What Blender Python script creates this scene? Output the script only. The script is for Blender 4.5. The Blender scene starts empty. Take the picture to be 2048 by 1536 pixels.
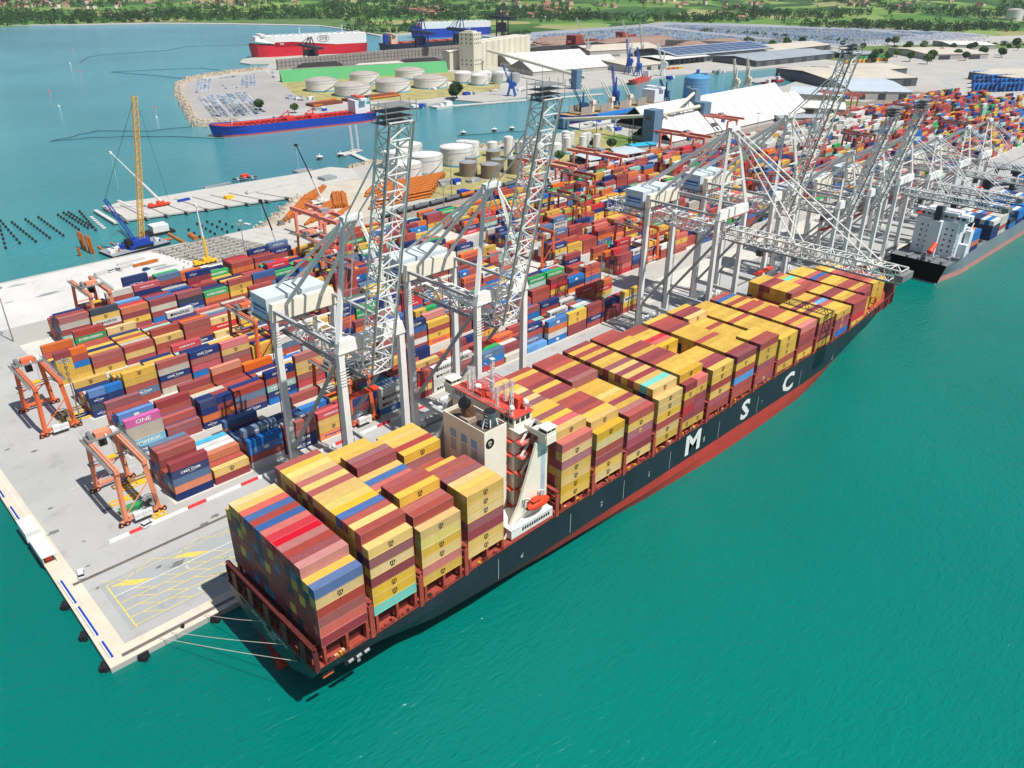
import bpy, math, random
from mathutils import Vector, Matrix, geometry
from mathutils.bvhtree import BVHTree
rad = math.radians
RN = random.Random(11)
SC = bpy.context.scene
COL = SC.collection

# ---------------------------------------------------------------- camera, sky, sun, exposure
F_PX = 1606.78                      # focal length in pixels of the 2048 px wide photograph
PITCH, ROLL, YAW = 0.487419, 0.00418845, 0.80241879
CAM = Vector((-75.89, -121.53, 154.57))
FW = Vector((math.cos(PITCH)*math.cos(YAW), math.cos(PITCH)*math.sin(YAW), -math.sin(PITCH)))
RT0 = Vector((math.sin(YAW), -math.cos(YAW), 0)); UP0 = RT0.cross(FW)
RT = RT0*math.cos(ROLL) + UP0*math.sin(ROLL); UP = UP0*math.cos(ROLL) - RT0*math.sin(ROLL)
cd = bpy.data.cameras.new('camera'); cam = bpy.data.objects.new('camera', cd); COL.objects.link(cam)
cam.matrix_world = Matrix(((RT.x, UP.x, -FW.x, CAM.x), (RT.y, UP.y, -FW.y, CAM.y), (RT.z, UP.z, -FW.z, CAM.z), (0, 0, 0, 1)))
cd.sensor_width = 36; cd.lens = F_PX/2048*36; cd.clip_start = 1; cd.clip_end = 40000
SC.camera = cam
SC.render.resolution_x, SC.render.resolution_y = 1024, 768
def at(px, py, Z=1.6):
    d = FW + RT*((px-1024)/F_PX) - UP*((py-768)/F_PX)
    return CAM + d*((Z-CAM.z)/d.z)
def proj(p):
    d = Vector(p)-CAM; z = d.dot(FW)
    return 1024+F_PX*d.dot(RT)/z, 768-F_PX*d.dot(UP)/z, z

SUN_AZ, SUN_EL = -80.0, 60.0
W = bpy.data.worlds.new('World'); SC.world = W; W.use_nodes = True
nt = W.node_tree; bg = nt.nodes['Background']
sk = nt.nodes.new('ShaderNodeTexSky'); sk.sky_type = 'NISHITA'; sk.sun_disc = False
sk.sun_elevation = rad(SUN_EL); sk.sun_rotation = rad(90-SUN_AZ); sk.altitude = 100; sk.dust_density = 1.2
nt.links.new(sk.outputs[0], bg.inputs[0]); bg.inputs[1].default_value = 0.07
sl = bpy.data.lights.new('sun', 'SUN'); sl.energy = 4.7; sl.angle = rad(0.5); sl.color = (1, 0.965, 0.91)
so = bpy.data.objects.new('sun', sl); COL.objects.link(so)
sd = Vector((math.cos(rad(SUN_AZ))*math.cos(rad(SUN_EL)), math.sin(rad(SUN_AZ))*math.cos(rad(SUN_EL)), math.sin(rad(SUN_EL))))
so.rotation_euler = sd.to_track_quat('Z', 'Y').to_euler(); so.location = (0, -200, 400)
SC.view_settings.view_transform = 'Standard'; SC.view_settings.look = 'None'; SC.view_settings.gamma = 1
SC.view_settings.exposure = 0.3
SC.cycles.max_bounces = 6; SC.cycles.volume_bounces = 0; SC.cycles.diffuse_bounces = 3
SC.cycles.glossy_bounces = 2; SC.cycles.transmission_bounces = 2; SC.cycles.transparent_max_bounces = 4

# ---------------------------------------------------------------- helpers
def H(s, k=1.0):
    v = [int(s[i:i+2], 16)/255 for i in (0, 2, 4)]
    return tuple((c/12.92 if c <= .04045 else ((c+.055)/1.055)**2.4)*k for c in v)
MATS = {}
def mat(name, rgb, rough=.6, metal=0.0, var=.18, scale=.25, dirt=0.0, bump=0.0, bscale=3.0, rand=0.0, spec=.4, dcol=(.12, .1, .08), streak=False, attr=False, corr=False):
    if name in MATS: return MATS[name]
    m = bpy.data.materials.new(name); m.use_nodes = True; t = m.node_tree; N = t.nodes; L = t.links
    b = N['Principled BSDF']; b.inputs['Roughness'].default_value = rough; b.inputs['Metallic'].default_value = metal
    b.inputs['Specular IOR Level'].default_value = spec
    tc = N.new('ShaderNodeTexCoord'); src = tc.outputs['Object']
    n1 = N.new('ShaderNodeTexNoise'); n1.inputs['Scale'].default_value = scale; n1.inputs['Detail'].default_value = 6
    n1.inputs['Roughness'].default_value = .65
    if streak:
        mp = N.new('ShaderNodeMapping'); mp.inputs['Scale'].default_value = (1, 1, .18); L.new(src, mp.inputs[0]); L.new(mp.outputs[0], n1.inputs[0])
    else: L.new(src, n1.inputs[0])
    mr = N.new('ShaderNodeMapRange'); mr.inputs[1].default_value = .3; mr.inputs[2].default_value = .7
    mr.inputs[3].default_value = 1-var; mr.inputs[4].default_value = 1+var; L.new(n1.outputs[0], mr.inputs[0])
    hs = N.new('ShaderNodeHueSaturation')
    if attr:
        a = N.new('ShaderNodeAttribute'); a.attribute_name = 'Col'; L.new(a.outputs[0], hs.inputs['Color'])
    else: hs.inputs['Color'].default_value = (*rgb, 1)
    if rand:
        oi = N.new('ShaderNodeObjectInfo'); r1 = N.new('ShaderNodeMapRange'); L.new(oi.outputs['Random'], r1.inputs[0])
        r1.inputs[3].default_value = 1-rand; r1.inputs[4].default_value = 1+rand
        mu = N.new('ShaderNodeMath'); mu.operation = 'MULTIPLY'; L.new(mr.outputs[0], mu.inputs[0]); L.new(r1.outputs[0], mu.inputs[1])
        L.new(mu.outputs[0], hs.inputs['Value'])
        wn = N.new('ShaderNodeTexWhiteNoise'); wn.noise_dimensions = '1D'; L.new(oi.outputs['Random'], wn.inputs['W'])
        r2 = N.new('ShaderNodeMapRange'); L.new(wn.outputs[0], r2.inputs[0]); r2.inputs[3].default_value = .72; r2.inputs[4].default_value = 1.08
        L.new(r2.outputs[0], hs.inputs['Saturation'])
    else: L.new(mr.outputs[0], hs.inputs['Value'])
    out = hs.outputs[0]
    if dirt:
        n2 = N.new('ShaderNodeTexNoise'); n2.inputs['Scale'].default_value = scale*4.3; n2.inputs['Detail'].default_value = 8
        n2.inputs['Roughness'].default_value = .7; L.new(src, n2.inputs[0])
        m2 = N.new('ShaderNodeMapRange'); m2.inputs[1].default_value = .55; m2.inputs[2].default_value = .72; m2.inputs[4].default_value = dirt
        L.new(n2.outputs[0], m2.inputs[0])
        mx = N.new('ShaderNodeMix'); mx.data_type = 'RGBA'; L.new(m2.outputs[0], mx.inputs[0]); L.new(out, mx.inputs[6]); mx.inputs[7].default_value = (*dcol, 1)
        out = mx.outputs[2]
    L.new(out, b.inputs['Base Color'])
    if bump or corr:
        bp = N.new('ShaderNodeBump'); bp.inputs['Strength'].default_value = 1; bp.inputs['Distance'].default_value = bump or .03
        if corr:
            wv = N.new('ShaderNodeTexWave'); wv.inputs['Scale'].default_value = 1.05; L.new(src, wv.inputs[0]); L.new(wv.outputs['Fac'], bp.inputs['Height'])
        else:
            n3 = N.new('ShaderNodeTexNoise'); n3.inputs['Scale'].default_value = bscale; n3.inputs['Detail'].default_value = 5
            L.new(src, n3.inputs[0]); L.new(n3.outputs[0], bp.inputs['Height'])
        L.new(bp.outputs[0], b.inputs['Normal'])
    MATS[name] = m
    return m

class MB:
    def __init__(s): s.v = []; s.f = []; s.mi = []; s.c = []
    def poly(s, pts, mi=0, c=None):
        i = len(s.v); s.v += [tuple(p) for p in pts]; s.f.append(tuple(range(i, i+len(pts)))); s.mi.append(mi); s.c.append(c)
    def mesh(s, vs, fs, mi=0, c=None):
        i = len(s.v); s.v += [tuple(p) for p in vs]
        for f in fs: s.f.append(tuple(i+k for k in f)); s.mi.append(mi); s.c.append(c)
        return s
    def hexa(s, p, mi=0, c=None):   # 8 points: bottom loop 0-3, top loop 4-7
        return s.mesh(p, [(3, 2, 1, 0), (4, 5, 6, 7), (0, 1, 5, 4), (1, 2, 6, 5), (2, 3, 7, 6), (3, 0, 4, 7)], mi, c)
    def box(s, x0, y0, z0, x1, y1, z1, mi=0, c=None):
        return s.hexa([(x0, y0, z0), (x1, y0, z0), (x1, y1, z0), (x0, y1, z0), (x0, y0, z1), (x1, y0, z1), (x1, y1, z1), (x0, y1, z1)], mi, c)
    def obox(s, cx, cy, z0, lx, ly, h, a=0, mi=0, c=None, k=1.0):
        ca, sa = math.cos(a), math.sin(a); P = []
        for z, q in ((z0, 1), (z0+h, k)):
            for dx, dy in ((-1, -1), (1, -1), (1, 1), (-1, 1)):
                X, Y = dx*lx/2*q, dy*ly/2*q; P.append((cx+X*ca-Y*sa, cy+X*sa+Y*ca, z))
        return s.hexa(P, mi, c)
    def beam(s, p, q, w, h=None, mi=0, w2=None, h2=None):
        p, q = Vector(p), Vector(q); h = h or w; w2 = w2 or w; h2 = h2 or h; d = (q-p)
        if d.length < 1e-6: return s
        d.normalize(); r = d.cross(Vector((0, 0, 1)))
        if r.length < .05: r = Vector((1, 0, 0))
        r.normalize(); u = r.cross(d); P = []
        for o, a, b in ((p, w/2, h/2), (q, w2/2, h2/2)):
            P += [o-r*a-u*b, o+r*a-u*b, o+r*a+u*b, o-r*a+u*b]
        return s.hexa(P, mi)
    def cyl(s, p, q, r0, r1=None, n=16, mi=0, caps=True, c=None):
        p, q = Vector(p), Vector(q); r1 = r0 if r1 is None else r1; d = (q-p).normalized(); a = d.orthogonal().normalized(); b = d.cross(a)
        vs = [o+a*(r*math.cos(2*math.pi*k/n))+b*(r*math.sin(2*math.pi*k/n)) for o, r in ((p, r0), (q, r1)) for k in range(n)]
        fs = [(k, (k+1) % n, n+(k+1) % n, n+k) for k in range(n)]
        if caps: fs += [tuple(range(n-1, -1, -1)), tuple(range(n, 2*n))]
        return s.mesh(vs, fs, mi, c)
    def lathe(s, prof, c=(0, 0), n=32, mi=0, a0=0.0, a1=2*math.pi):
        full = abs(a1-a0-2*math.pi) < 1e-6; m = n if full else n+1
        vs = [(c[0]+r*math.cos(a0+(a1-a0)*k/n), c[1]+r*math.sin(a0+(a1-a0)*k/n), z) for r, z in prof for k in range(m)]
        fs = []
        for j in range(len(prof)-1):
            for k in range(n): fs.append((j*m+k, j*m+(k+1) % m, (j+1)*m+(k+1) % m, (j+1)*m+k))
        return s.mesh(vs, fs, mi)
    def prism(s, pts, z0, z1, mi=0, c=None):
        n = len(pts); i = len(s.v)
        s.v += [(x, y, z0) for x, y in pts]+[(x, y, z1) for x, y in pts]
        for k in range(n): s.f.append((i+k, i+(k+1) % n, i+n+(k+1) % n, i+n+k)); s.mi.append(mi); s.c.append(c)
        for t in geometry.tessellate_polygon([[Vector((x, y, 0)) for x, y in pts]]):
            a, b, d = [Vector((*pts[k], 0)) for k in t]
            if (b-a).cross(d-a).z < 0: t = t[::-1]
            s.f.append(tuple(i+n+k for k in t)); s.mi.append(mi); s.c.append(c)
            s.f.append(tuple(i+k for k in t[::-1])); s.mi.append(mi); s.c.append(c)
        return s
    def truss(s, p, q, w, h, n, t=.25, ch=.45, up=(0, 0, 1), mi=0):
        p, q = Vector(p), Vector(q); d = (q-p).normalized(); r = d.cross(Vector(up)).normalized(); u = r.cross(d)
        C = [(-w/2, -h/2), (w/2, -h/2), (w/2, h/2), (-w/2, h/2)]
        P = [[p+(q-p)*(k/n)+r*a+u*b for a, b in C] for k in range(n+1)]
        for j in range(4): s.beam(P[0][j], P[n][j], ch, ch, mi)
        for k in range(n+1):
            for j in range(4): s.beam(P[k][j], P[k][(j+1) % 4], t, t, mi)
        for k in range(n):
            for j in range(4):
                a, b = (j, (j+1) % 4) if k % 2 else ((j+1) % 4, j)
                s.beam(P[k][a], P[k+1][b], t, t, mi)
        return s
    def build(s, name, mats, parent=None, loc=None, smooth=False, me_name=None):
        me = bpy.data.meshes.new(name); me.from_pydata(s.v, [], s.f)
        mats = mats if isinstance(mats, (list, tuple)) else [mats]
        for m in mats: me.materials.append(m)
        if len(mats) > 1: me.polygons.foreach_set('material_index', s.mi)
        if smooth: me.polygons.foreach_set('use_smooth', [True]*len(s.f))
        if any(c is not None for c in s.c):
            ca = me.color_attributes.new('Col', 'FLOAT_COLOR', 'CORNER'); arr = []
            for f, c in zip(s.f, s.c): arr += list((*(c or (.5, .5, .5)), 1))*len(f)
            ca.data.foreach_set('color', arr)
        me.update()
        o = bpy.data.objects.new(name, me); COL.objects.link(o)
        if parent: o.parent = parent
        if loc is not None: o.location = loc
        return o
def tag(o, label=None, cat=None, group=None, kind=None):
    if label: o['label'] = label
    if cat: o['category'] = cat
    if group: o['group'] = group
    if kind: o['kind'] = kind
    return o
def thing(name, label, cat, loc=(0, 0, 0), rz=0.0, group=None):
    o = bpy.data.objects.new(name, None); COL.objects.link(o); o.location = loc; o.rotation_euler = (0, 0, rz)
    return tag(o, label, cat, group)
def dup(o, parent=None):
    c = o.copy(); COL.objects.link(c); c.parent = parent
    for ch in list(o.children): dup(ch, c)
    return c
def one(name, mb, m, label, cat, group=None, loc=None, smooth=False):
    return tag(mb.build(name, m, None, loc, smooth), label, cat, group)
def struct(name, mb, m, kind='structure', smooth=False):
    return tag(mb.build(name, m, smooth=smooth), kind=kind)
TXT = {}
def text_mesh(s, size=1.0, bold=0.0, ext=0.0, sx=1.0):
    """vertices/faces of a centred word in the XZ plane facing -Y, as wide and high as the built-in font makes it"""
    k = (s, size, bold, sx)
    if k not in TXT:
        cu = bpy.data.curves.new('word', 'FONT'); cu.body = s; cu.size = size; cu.offset = bold; cu.align_x = 'CENTER'; cu.align_y = 'CENTER'
        cu.resolution_u = 2; cu.space_line = .78
        ob = bpy.data.objects.new('word', cu); COL.objects.link(ob)
        bpy.context.view_layer.update()
        me = bpy.data.meshes.new_from_object(ob.evaluated_get(bpy.context.evaluated_depsgraph_get()))
        TXT[k] = ([(v.co.x*sx, 0.0, v.co.y) for v in me.vertices], [tuple(p.vertices) for p in me.polygons])
        bpy.data.objects.remove(ob); bpy.data.curves.remove(cu); bpy.data.meshes.remove(me)
    return TXT[k]
def put_text(mb, s, loc, size, rz=0.0, bold=0.0, mi=0, sx=1.0, flat=False):
    vs, fs = text_mesh(s, size, bold, 0, sx); ca, sa = math.cos(rz), math.sin(rz); V = []
    for x, y, z in vs:
        if flat: x, y, z = x, z, 0.0
        V.append((loc[0]+x*ca-y*sa, loc[1]+x*sa+y*ca, loc[2]+z))
    mb.mesh(V, fs, mi)
    return mb

# paints
white = mat('white_paint', H('d8d9d6'), .5, var=.1, scale=.5, dirt=.25, dcol=H('8a7d6c'))
cream = mat('cream_paint', H('e2dbc9'), .5, var=.06, scale=.3, dirt=.12, dcol=H('9a8a70'))
crane_w = mat('crane_white', H('e0e0dc'), .5, var=.07, scale=.2, dirt=.22, dcol=H('a59c90'))
crane_g = mat('crane_grey_galvanised', H('8b8c8a'), .5, .3, var=.2)
grey = mat('grey_paint', H('8d9296'), .5, var=.12)
dark = mat('dark_rubber', H('1c1d1f'), .7, var=.2)
blackm = mat('black_paint', H('16181b'), .5, var=.3)
redp = mat('red_deck_paint', H('a8342a'), .6, var=.2, scale=.4, dirt=.35, dcol=H('5d2a22'))
maroon = mat('maroon_steel', H('5a2320'), .6, var=.25, scale=.4, dirt=.3)
orange = mat('orange_crane_paint', H('dc6a3c'), .55, var=.1, scale=.4, dirt=.3, dcol=H('9d7a68'))
rtgred = mat('faded_red_crane_paint', H('b34a3c'), .6, var=.15, dirt=.3, dcol=H('8b6a60'))
safety = mat('orange_safety_paint', H('e2401c'), .45, var=.08)
glass = mat('dark_glass', H('1f2b33'), .12, var=.1, spec=.8)
blue_p = mat('blue_crane_paint', H('1c56a8'), .45, var=.15)
blue_l = mat('light_blue_panel', H('5f9fd0'), .45, var=.08)
yellow_p = mat('yellow_paint', H('e3b021'), .5, var=.12, dirt=.2)
green_p = mat('green_paint', H('2f8f5a'), .5, var=.12)
concrete = mat('pale_concrete', H('b9b8b3'), .85, var=.14, scale=.04, dirt=.4, dcol=H('8f8d86'))
rust = mat('orange_rust_steel', H('ae611f'), .75, var=.3, scale=.5, dirt=.4, dcol=H('6b3315'))
# ---------------------------------------------------------------- water, land, terrain
def water_material():
    m = bpy.data.materials.new('harbour_water'); m.use_nodes = True; t = m.node_tree; N = t.nodes; L = t.links
    b = N['Principled BSDF']; b.inputs['Roughness'].default_value = .07; b.inputs['IOR'].default_value = 1.333
    tc = N.new('ShaderNodeTexCoord')
    n = N.new('ShaderNodeTexNoise'); n.inputs['Scale'].default_value = .0035; n.inputs['Detail'].default_value = 3; L.new(tc.outputs['Object'], n.inputs[0])
    sep = N.new('ShaderNodeSeparateXYZ'); L.new(tc.outputs['Object'], sep.inputs[0])
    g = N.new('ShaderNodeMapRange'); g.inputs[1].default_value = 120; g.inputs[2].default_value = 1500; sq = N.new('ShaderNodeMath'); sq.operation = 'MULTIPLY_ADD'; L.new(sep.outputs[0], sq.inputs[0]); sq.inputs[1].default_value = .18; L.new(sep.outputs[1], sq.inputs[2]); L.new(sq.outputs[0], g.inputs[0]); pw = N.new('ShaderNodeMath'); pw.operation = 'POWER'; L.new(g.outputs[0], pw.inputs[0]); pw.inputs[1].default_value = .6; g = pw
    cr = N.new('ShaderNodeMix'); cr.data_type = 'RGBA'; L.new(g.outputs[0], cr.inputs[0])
    cr.inputs[6].default_value = (*H('006a60'), 1); cr.inputs[7].default_value = (*H('5a9aac'), 1)  # far water paler and bluer: sky reflection and shallows put into the base colour
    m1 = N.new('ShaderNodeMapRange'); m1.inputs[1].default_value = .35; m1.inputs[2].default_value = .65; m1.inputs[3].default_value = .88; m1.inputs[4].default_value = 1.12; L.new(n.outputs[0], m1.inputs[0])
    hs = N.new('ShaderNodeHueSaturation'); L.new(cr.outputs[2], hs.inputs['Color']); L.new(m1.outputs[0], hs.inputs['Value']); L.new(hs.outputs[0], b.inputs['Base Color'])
    last = None
    for sc, dist, stretch in ((.3, .42, (1, 2.4, 1)), (1.1, .14, (1, 1.8, 1)), (.06, .6, (1, 1.4, 1))):
        mp = N.new('ShaderNodeMapping'); mp.inputs['Rotation'].default_value = (0, 0, rad(28)); mp.inputs['Scale'].default_value = stretch; L.new(tc.outputs['Object'], mp.inputs[0])
        w = N.new('ShaderNodeTexNoise'); w.inputs['Scale'].default_value = sc; w.inputs['Detail'].default_value = 4; w.inputs['Distortion'].default_value = .6; L.new(mp.outputs[0], w.inputs[0])
        bp = N.new('ShaderNodeBump'); bp.inputs['Distance'].default_value = dist; L.new(w.outputs[0], bp.inputs['Height'])
        if last: L.new(last.outputs[0], bp.inputs['Normal'])
        last = bp
    L.new(last.outputs[0], b.inputs['Normal'])
    return m
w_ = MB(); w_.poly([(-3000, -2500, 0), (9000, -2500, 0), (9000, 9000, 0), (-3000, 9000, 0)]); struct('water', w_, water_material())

def P2(*pts, Z=1.6): return [tuple(at(x, y, Z)[:2]) for x, y in pts]
QY = 46.7
shore = ([(-48.6, QY), (7000, QY), (9000, 9000), (-2500, 9000), (-2500, 3600)]
  + P2((0, 51), (150, 50), (300, 47), (450, 48), (560, 50), (640, 52), (700, 60), (760, 72), (800, 70), (860, 64), (940, 70), (1000, 73))
  + P2((1000, 79), (900, 92), (770, 103), (740, 105), (503, 115), (485, 118), (479, 125), (500, 128), (540, 128), (528, 138), (470, 145), (420, 152), (378, 160), (357, 171), (360, 190), (372, 212), (385, 236), (395, 249), (411, 249), (470, 245), (560, 240), (690, 223), (751, 216), (823, 209), (845, 212), (905, 199), (968, 204), (1120, 186), (1243, 168), (1348, 150), (1491, 140), (1560, 134), (1630, 137), (1640, 144), (1570, 171), (1495, 186), (1400, 205), (1330, 222), (1322, 228), (1260, 240), (1205, 250), (1130, 264), (1060, 276), (985, 290), (900, 306), (860, 312), (790, 320), (740, 326), (700, 335))
  + P2((640, 352), (610, 378), (603, 392), (572, 412), (556, 430), (546, 442), (520, 455))
  + [(150, 352), (112, 352), (106, 355), (-40, 355), (-46, 300)])
# the land: one sheet with a vertical rim down into the water
l_ = MB(); l_.prism(shore, -6, 1.6)
land_m = mat('dusty_yard_ground', H('a8a69f'), .9, var=.12, scale=.02, dirt=.35, dcol=H('85837d'))
struct('ground', l_, land_m)

def sheet(name, pts, m, dz=.02, kind='structure'):
    b = MB(); T = geometry.tessellate_polygon([[Vector((x, y, 0)) for x, y in pts]]); vs = [(x, y, 1.6+dz) for x, y in pts]; fs = []
    for t in T:
        a, c, d = [Vector((*pts[k], 0)) for k in t]
        fs.append(t if (c-a).cross(d-a).z > 0 else t[::-1])
    b.mesh(vs, fs)
    return struct(name, b, m, kind)
def rect(x0, y0, x1, y1): return [(x0, y0), (x1, y0), (x1, y1), (x0, y1)]
asph = mat('worn_asphalt', H('a5a5a3'), .9, var=.1, scale=.03, dirt=.45, dcol=H('747472'), bump=.01)
asph_d = mat('dark_apron_asphalt', H('989c9c'), .9, var=.08, scale=.05, dirt=.5, dcol=H('6a6e6e'))
newc = mat('new_white_concrete', H('c4c3bf'), .85, var=.1, scale=.03, dirt=.6, dcol=H('9a9a96'))
sand = mat('trodden_sand', H('b8b0a0'), .95, var=.15, scale=.05, dirt=.4, dcol=H('8b8270'))
slab = mat('yard_slab', H('c2beb4'), .9, var=.1, scale=.06, dirt=.5, dcol=H('8c8a84'))
ballast = mat('rail_ballast', H('a79f94'), .95, var=.15, scale=.3, dirt=.5, dcol=H('7d766c'))
grassm = mat('grass_green', H('5f7a35'), .95, var=.35, scale=.04, dirt=.6, dcol=H('8c8550'))
sheet('road', rect(-46, 49, 1000, 99), asph, .02)
sheet('road', rect(-46, 99, -9, 290), asph, .024)
sheet('road', rect(195, 155.5, 330, 173), asph, .03)
sheet('pavement', rect(-46.5, 286, 60, 352.5)+[], newc, .03)
sheet('pavement', [(60, 290), (125, 290), (130, 300), (150, 351), (60, 352.5)], newc, .034)
sheet('ground_sandy', [(130, 291), (250, 333), (300, 340), (300, 400), (255, 420), (225, 418), (170, 352), (152, 349)], sand, .03)
for i, (y0, y1) in enumerate(((100.5, 119.5), (136.5, 154.5), (172.5, 191.5), (208.5, 227), (244.5, 263))):
    sheet('pavement', rect(-9, y0, 1050, y1), slab, .04+.004*i)
# quay apron with its yellow markings
sheet('pavement', [(-40, 56), (-2, 56), (320, 56), (320, 79), (-40, 79)], asph_d, .045)
cope = mat('pale_cope_concrete', H('c9c0ad'), .85, var=.1, scale=.1, dirt=.4, dcol=H('a1978a'))
sheet('kerb', [(-48.6, QY), (1000, QY), (1000, 52.5), (-43, 52.5), (-43, 353), (-46, 353), (-46, 300)], cope, .03)
ym = mat('yellow_road_marking', H('d9c04a'), .8, var=.25, scale=1.5); wm = mat('white_road_marking', H('d2d2cc'), .8, var=.2, scale=1.5)
mk = MB()
def line(mb, p, q, w=.22, z=1.66, mi=0):
    p, q = Vector((*p, z)), Vector((*q, z)); d = (q-p).normalized(); n = Vector((-d.y, d.x, 0))*w/2
    mb.poly([p-n, q-n, q+n, p+n], mi)
for y in (57.0, 60.6, 64.2, 67.8, 71.4): line(mk, (-38.5, y), (300, y))
line(mk, (-38.5, 56), (-38.5, 77.5), .3); line(mk, (-38.5, 77.5), (300, 77.5), .15)
for y in (57.0, 60.6, 64.2, 67.8):
    for k in range(14):
        x = -35+k*7.5+(y % 3); line(mk, (x, y+3.4), (x+4.2, y+.2), .2)
for k in range(12):
    x = -39+k*14; line(mk, (x, 80), (x+5, 76), .16); line(mk, (x+5, 76), (x+14, 80), .16)
for x in (-37.5, -20.5, -3.5, 13.5):
    for k in range(6): line(mk, (x+k*.75, 76.2-k*.1), (x+5.5+k*.75, 72.2-k*.1), .3)
struct('road_marking_yellow', mk, ym)
mk = MB(); line(mk, (-38.5, 71.4), (300, 71.4), .25, 1.665); line(mk, (-44.5, 100), (-44.5, 290), .25); line(mk, (-30, 132), (-9, 132), .2)
put_text(mk, '2', (-19, 69.5, 1.67), 2.4, rad(180), flat=True); put_text(mk, '1', (-20.5, 58.8, 1.67), 2.6, rad(180), flat=True)
struct('road_marking_white', mk, wm)
# crane rails in the quay, and their joints
rl = MB()
for y in (49.0, 84.0): rl.box(-45, y-.6, 1.6, 1000, y-.12, 1.66); rl.box(-45, y+.12, 1.6, 1000, y+.6, 1.66)
struct('road_crane_rail_slot', rl, mat('rail_slot', H('6d675f'), .8))
rl = MB()
for y in (49.0, 84.0): rl.box(-45, y-.06, 1.6, 1000, y+.06, 1.72)
tag(rl.build('crane_rail', mat('rail_steel', H('7b7672'), .35, .7)), 'long steel crane rails let into the quay beside the black-hulled ship', 'rail')
# patches and joints on the aprons
for i in range(34):
    x, y = RN.uniform(-42, 60), RN.uniform(57, 97) if i < 20 else RN.uniform(99, 280)
    if i >= 20: x = RN.uniform(-44, -12)
    n = 9; a = RN.uniform(.6, 2.6); pts = [(x+a*(1.5 if k % 2 else 1)*math.cos(k*6.283/n)*RN.uniform(.5, 1), y+a*.6*math.sin(k*6.283/n)*RN.uniform(.5, 1)) for k in range(n)]
    sheet('ground_oil_patch', pts, mat('oil_patch', H('6b6c69'), .9, var=.2, scale=.6), .052+.001*i)
for i in range(16):
    x, y = RN.uniform(-40, 120), RN.uniform(292, 348); n = 9; a = RN.uniform(1, 4)
    sheet('ground_wet_patch', [(x+a*2.2*math.cos(k*6.283/n)*RN.uniform(.5, 1), y+a*.6*math.sin(k*6.283/n)*RN.uniform(.5, 1)) for k in range(n)], mat('wet_concrete', H('8f9190'), .6, var=.15), .06+.001*i)
# west quay furniture strip: blue-and-white barrier, kiosk
# railway
sheet('ground_ballast', [(185, 286), (430, 288.5), (1100, 284), (1100, 314), (430, 331), (215, 324)], ballast, .05)
rb = MB(); sl_ = MB()
for k in range(11):
    A_, B_, C_ = Vector((200+k*4, 288+k*3.3, 1.68)), Vector((430, 290.5+k*3.7, 1.68)), Vector((1080, 286+k*2.6, 1.68))
    for a, b in ((A_, B_), (B_, C_)):
        d = (b-a).normalized(); n = Vector((-d.y, d.x, 0))*.72
        for s in (-1, 1): rb.beam(a+n*s, b+n*s, .16, .14)
        for j in range(int((b-a).length/2.2)):
            c = a+d*(j*2.2); sl_.beam(c-n*1.8, c+n*1.8, .5, .1)
tag(sl_.build('railway_sleepers', mat('sleeper', H('867d70'), .9)), kind='stuff')
tag(rb.build('railway_track', mat('rail_brown', H('7c6a5c'), .5, .4)), 'eleven parallel railway tracks running behind the container yard', 'railway')
sheet('grass', [(-2500, 3700), (9000, 8900)][:0]+P2((0, 49), (150, 48), (300, 45), (450, 46), (560, 48), (640, 50), (700, 58), (760, 69), (800, 67), (860, 61), (940, 67), (1000, 70), (1000, 40), (700, 25), (300, 16), (0, 22)), mat('shore_scrub', H('4f6a38'), .95, var=.4, scale=.02, dirt=.4, dcol=H('7d8450')), .027)
# grass around tanks, shores
sheet('grass', P2((790, 335), (870, 318), (1010, 293), (1130, 330), (1010, 372), (850, 400), (805, 380), (760, 372)), mat('dry_grass', H('9a9260'), .95, var=.3, scale=.06, dirt=.5, dcol=H('6f7440')), .034)
sheet('grass', P2((1150, 262), (1205, 256), (1290, 290), (1180, 320), (1110, 330), (1130, 300)), mat('dry_grass', H('9a9260')), .038)
sheet('grass', P2((1205, 275), (1240, 268), (1310, 290), (1250, 303)), grassm, .045)
sheet('grass', P2((560, 165), (880, 140), (1000, 165), (1000, 180), (840, 200), (640, 203), (590, 190)), mat('dry_grass', H('9a9260')), .034)
sheet('grass', P2((1640, 200), (1760, 205), (1720, 214), (1640, 212)), grassm, .04)
sheet('road', P2((372, 165), (530, 142), (560, 165), (640, 205), (560, 230), (400, 241), (378, 205), (366, 178)), mat('car_pier_asphalt', H('9c9996'), .9, var=.1, scale=.02), .03)
sheet('road', P2((560, 150), (740, 112), (960, 95), (960, 100), (930, 135), (570, 160)), mat('coal_ground', H('6b6560'), .95, var=.3, scale=.02, dirt=.5, dcol=H('3a3836')), .035)
sheet('road', P2((1060, 88), (1560, 78), (1700, 100), (1240, 100), (1240, 122), (1060, 118)), mat('coal_ground', H('6b6560')), .035)
sheet('road', P2((960, 72), (1350, 44), (1900, 62), (1980, 72), (1700, 92), (1100, 86)), mat('car_park_asphalt', H('8d9299'), .9, var=.1, scale=.01), .034)
sheet('ground_far_works', P2((1780, 58), (1880, 30), (2048, 40), (2048, 62), (1900, 62)), mat('brown_works_ground', H('8b7f76'), .95, var=.2, scale=.01), .038)
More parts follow.
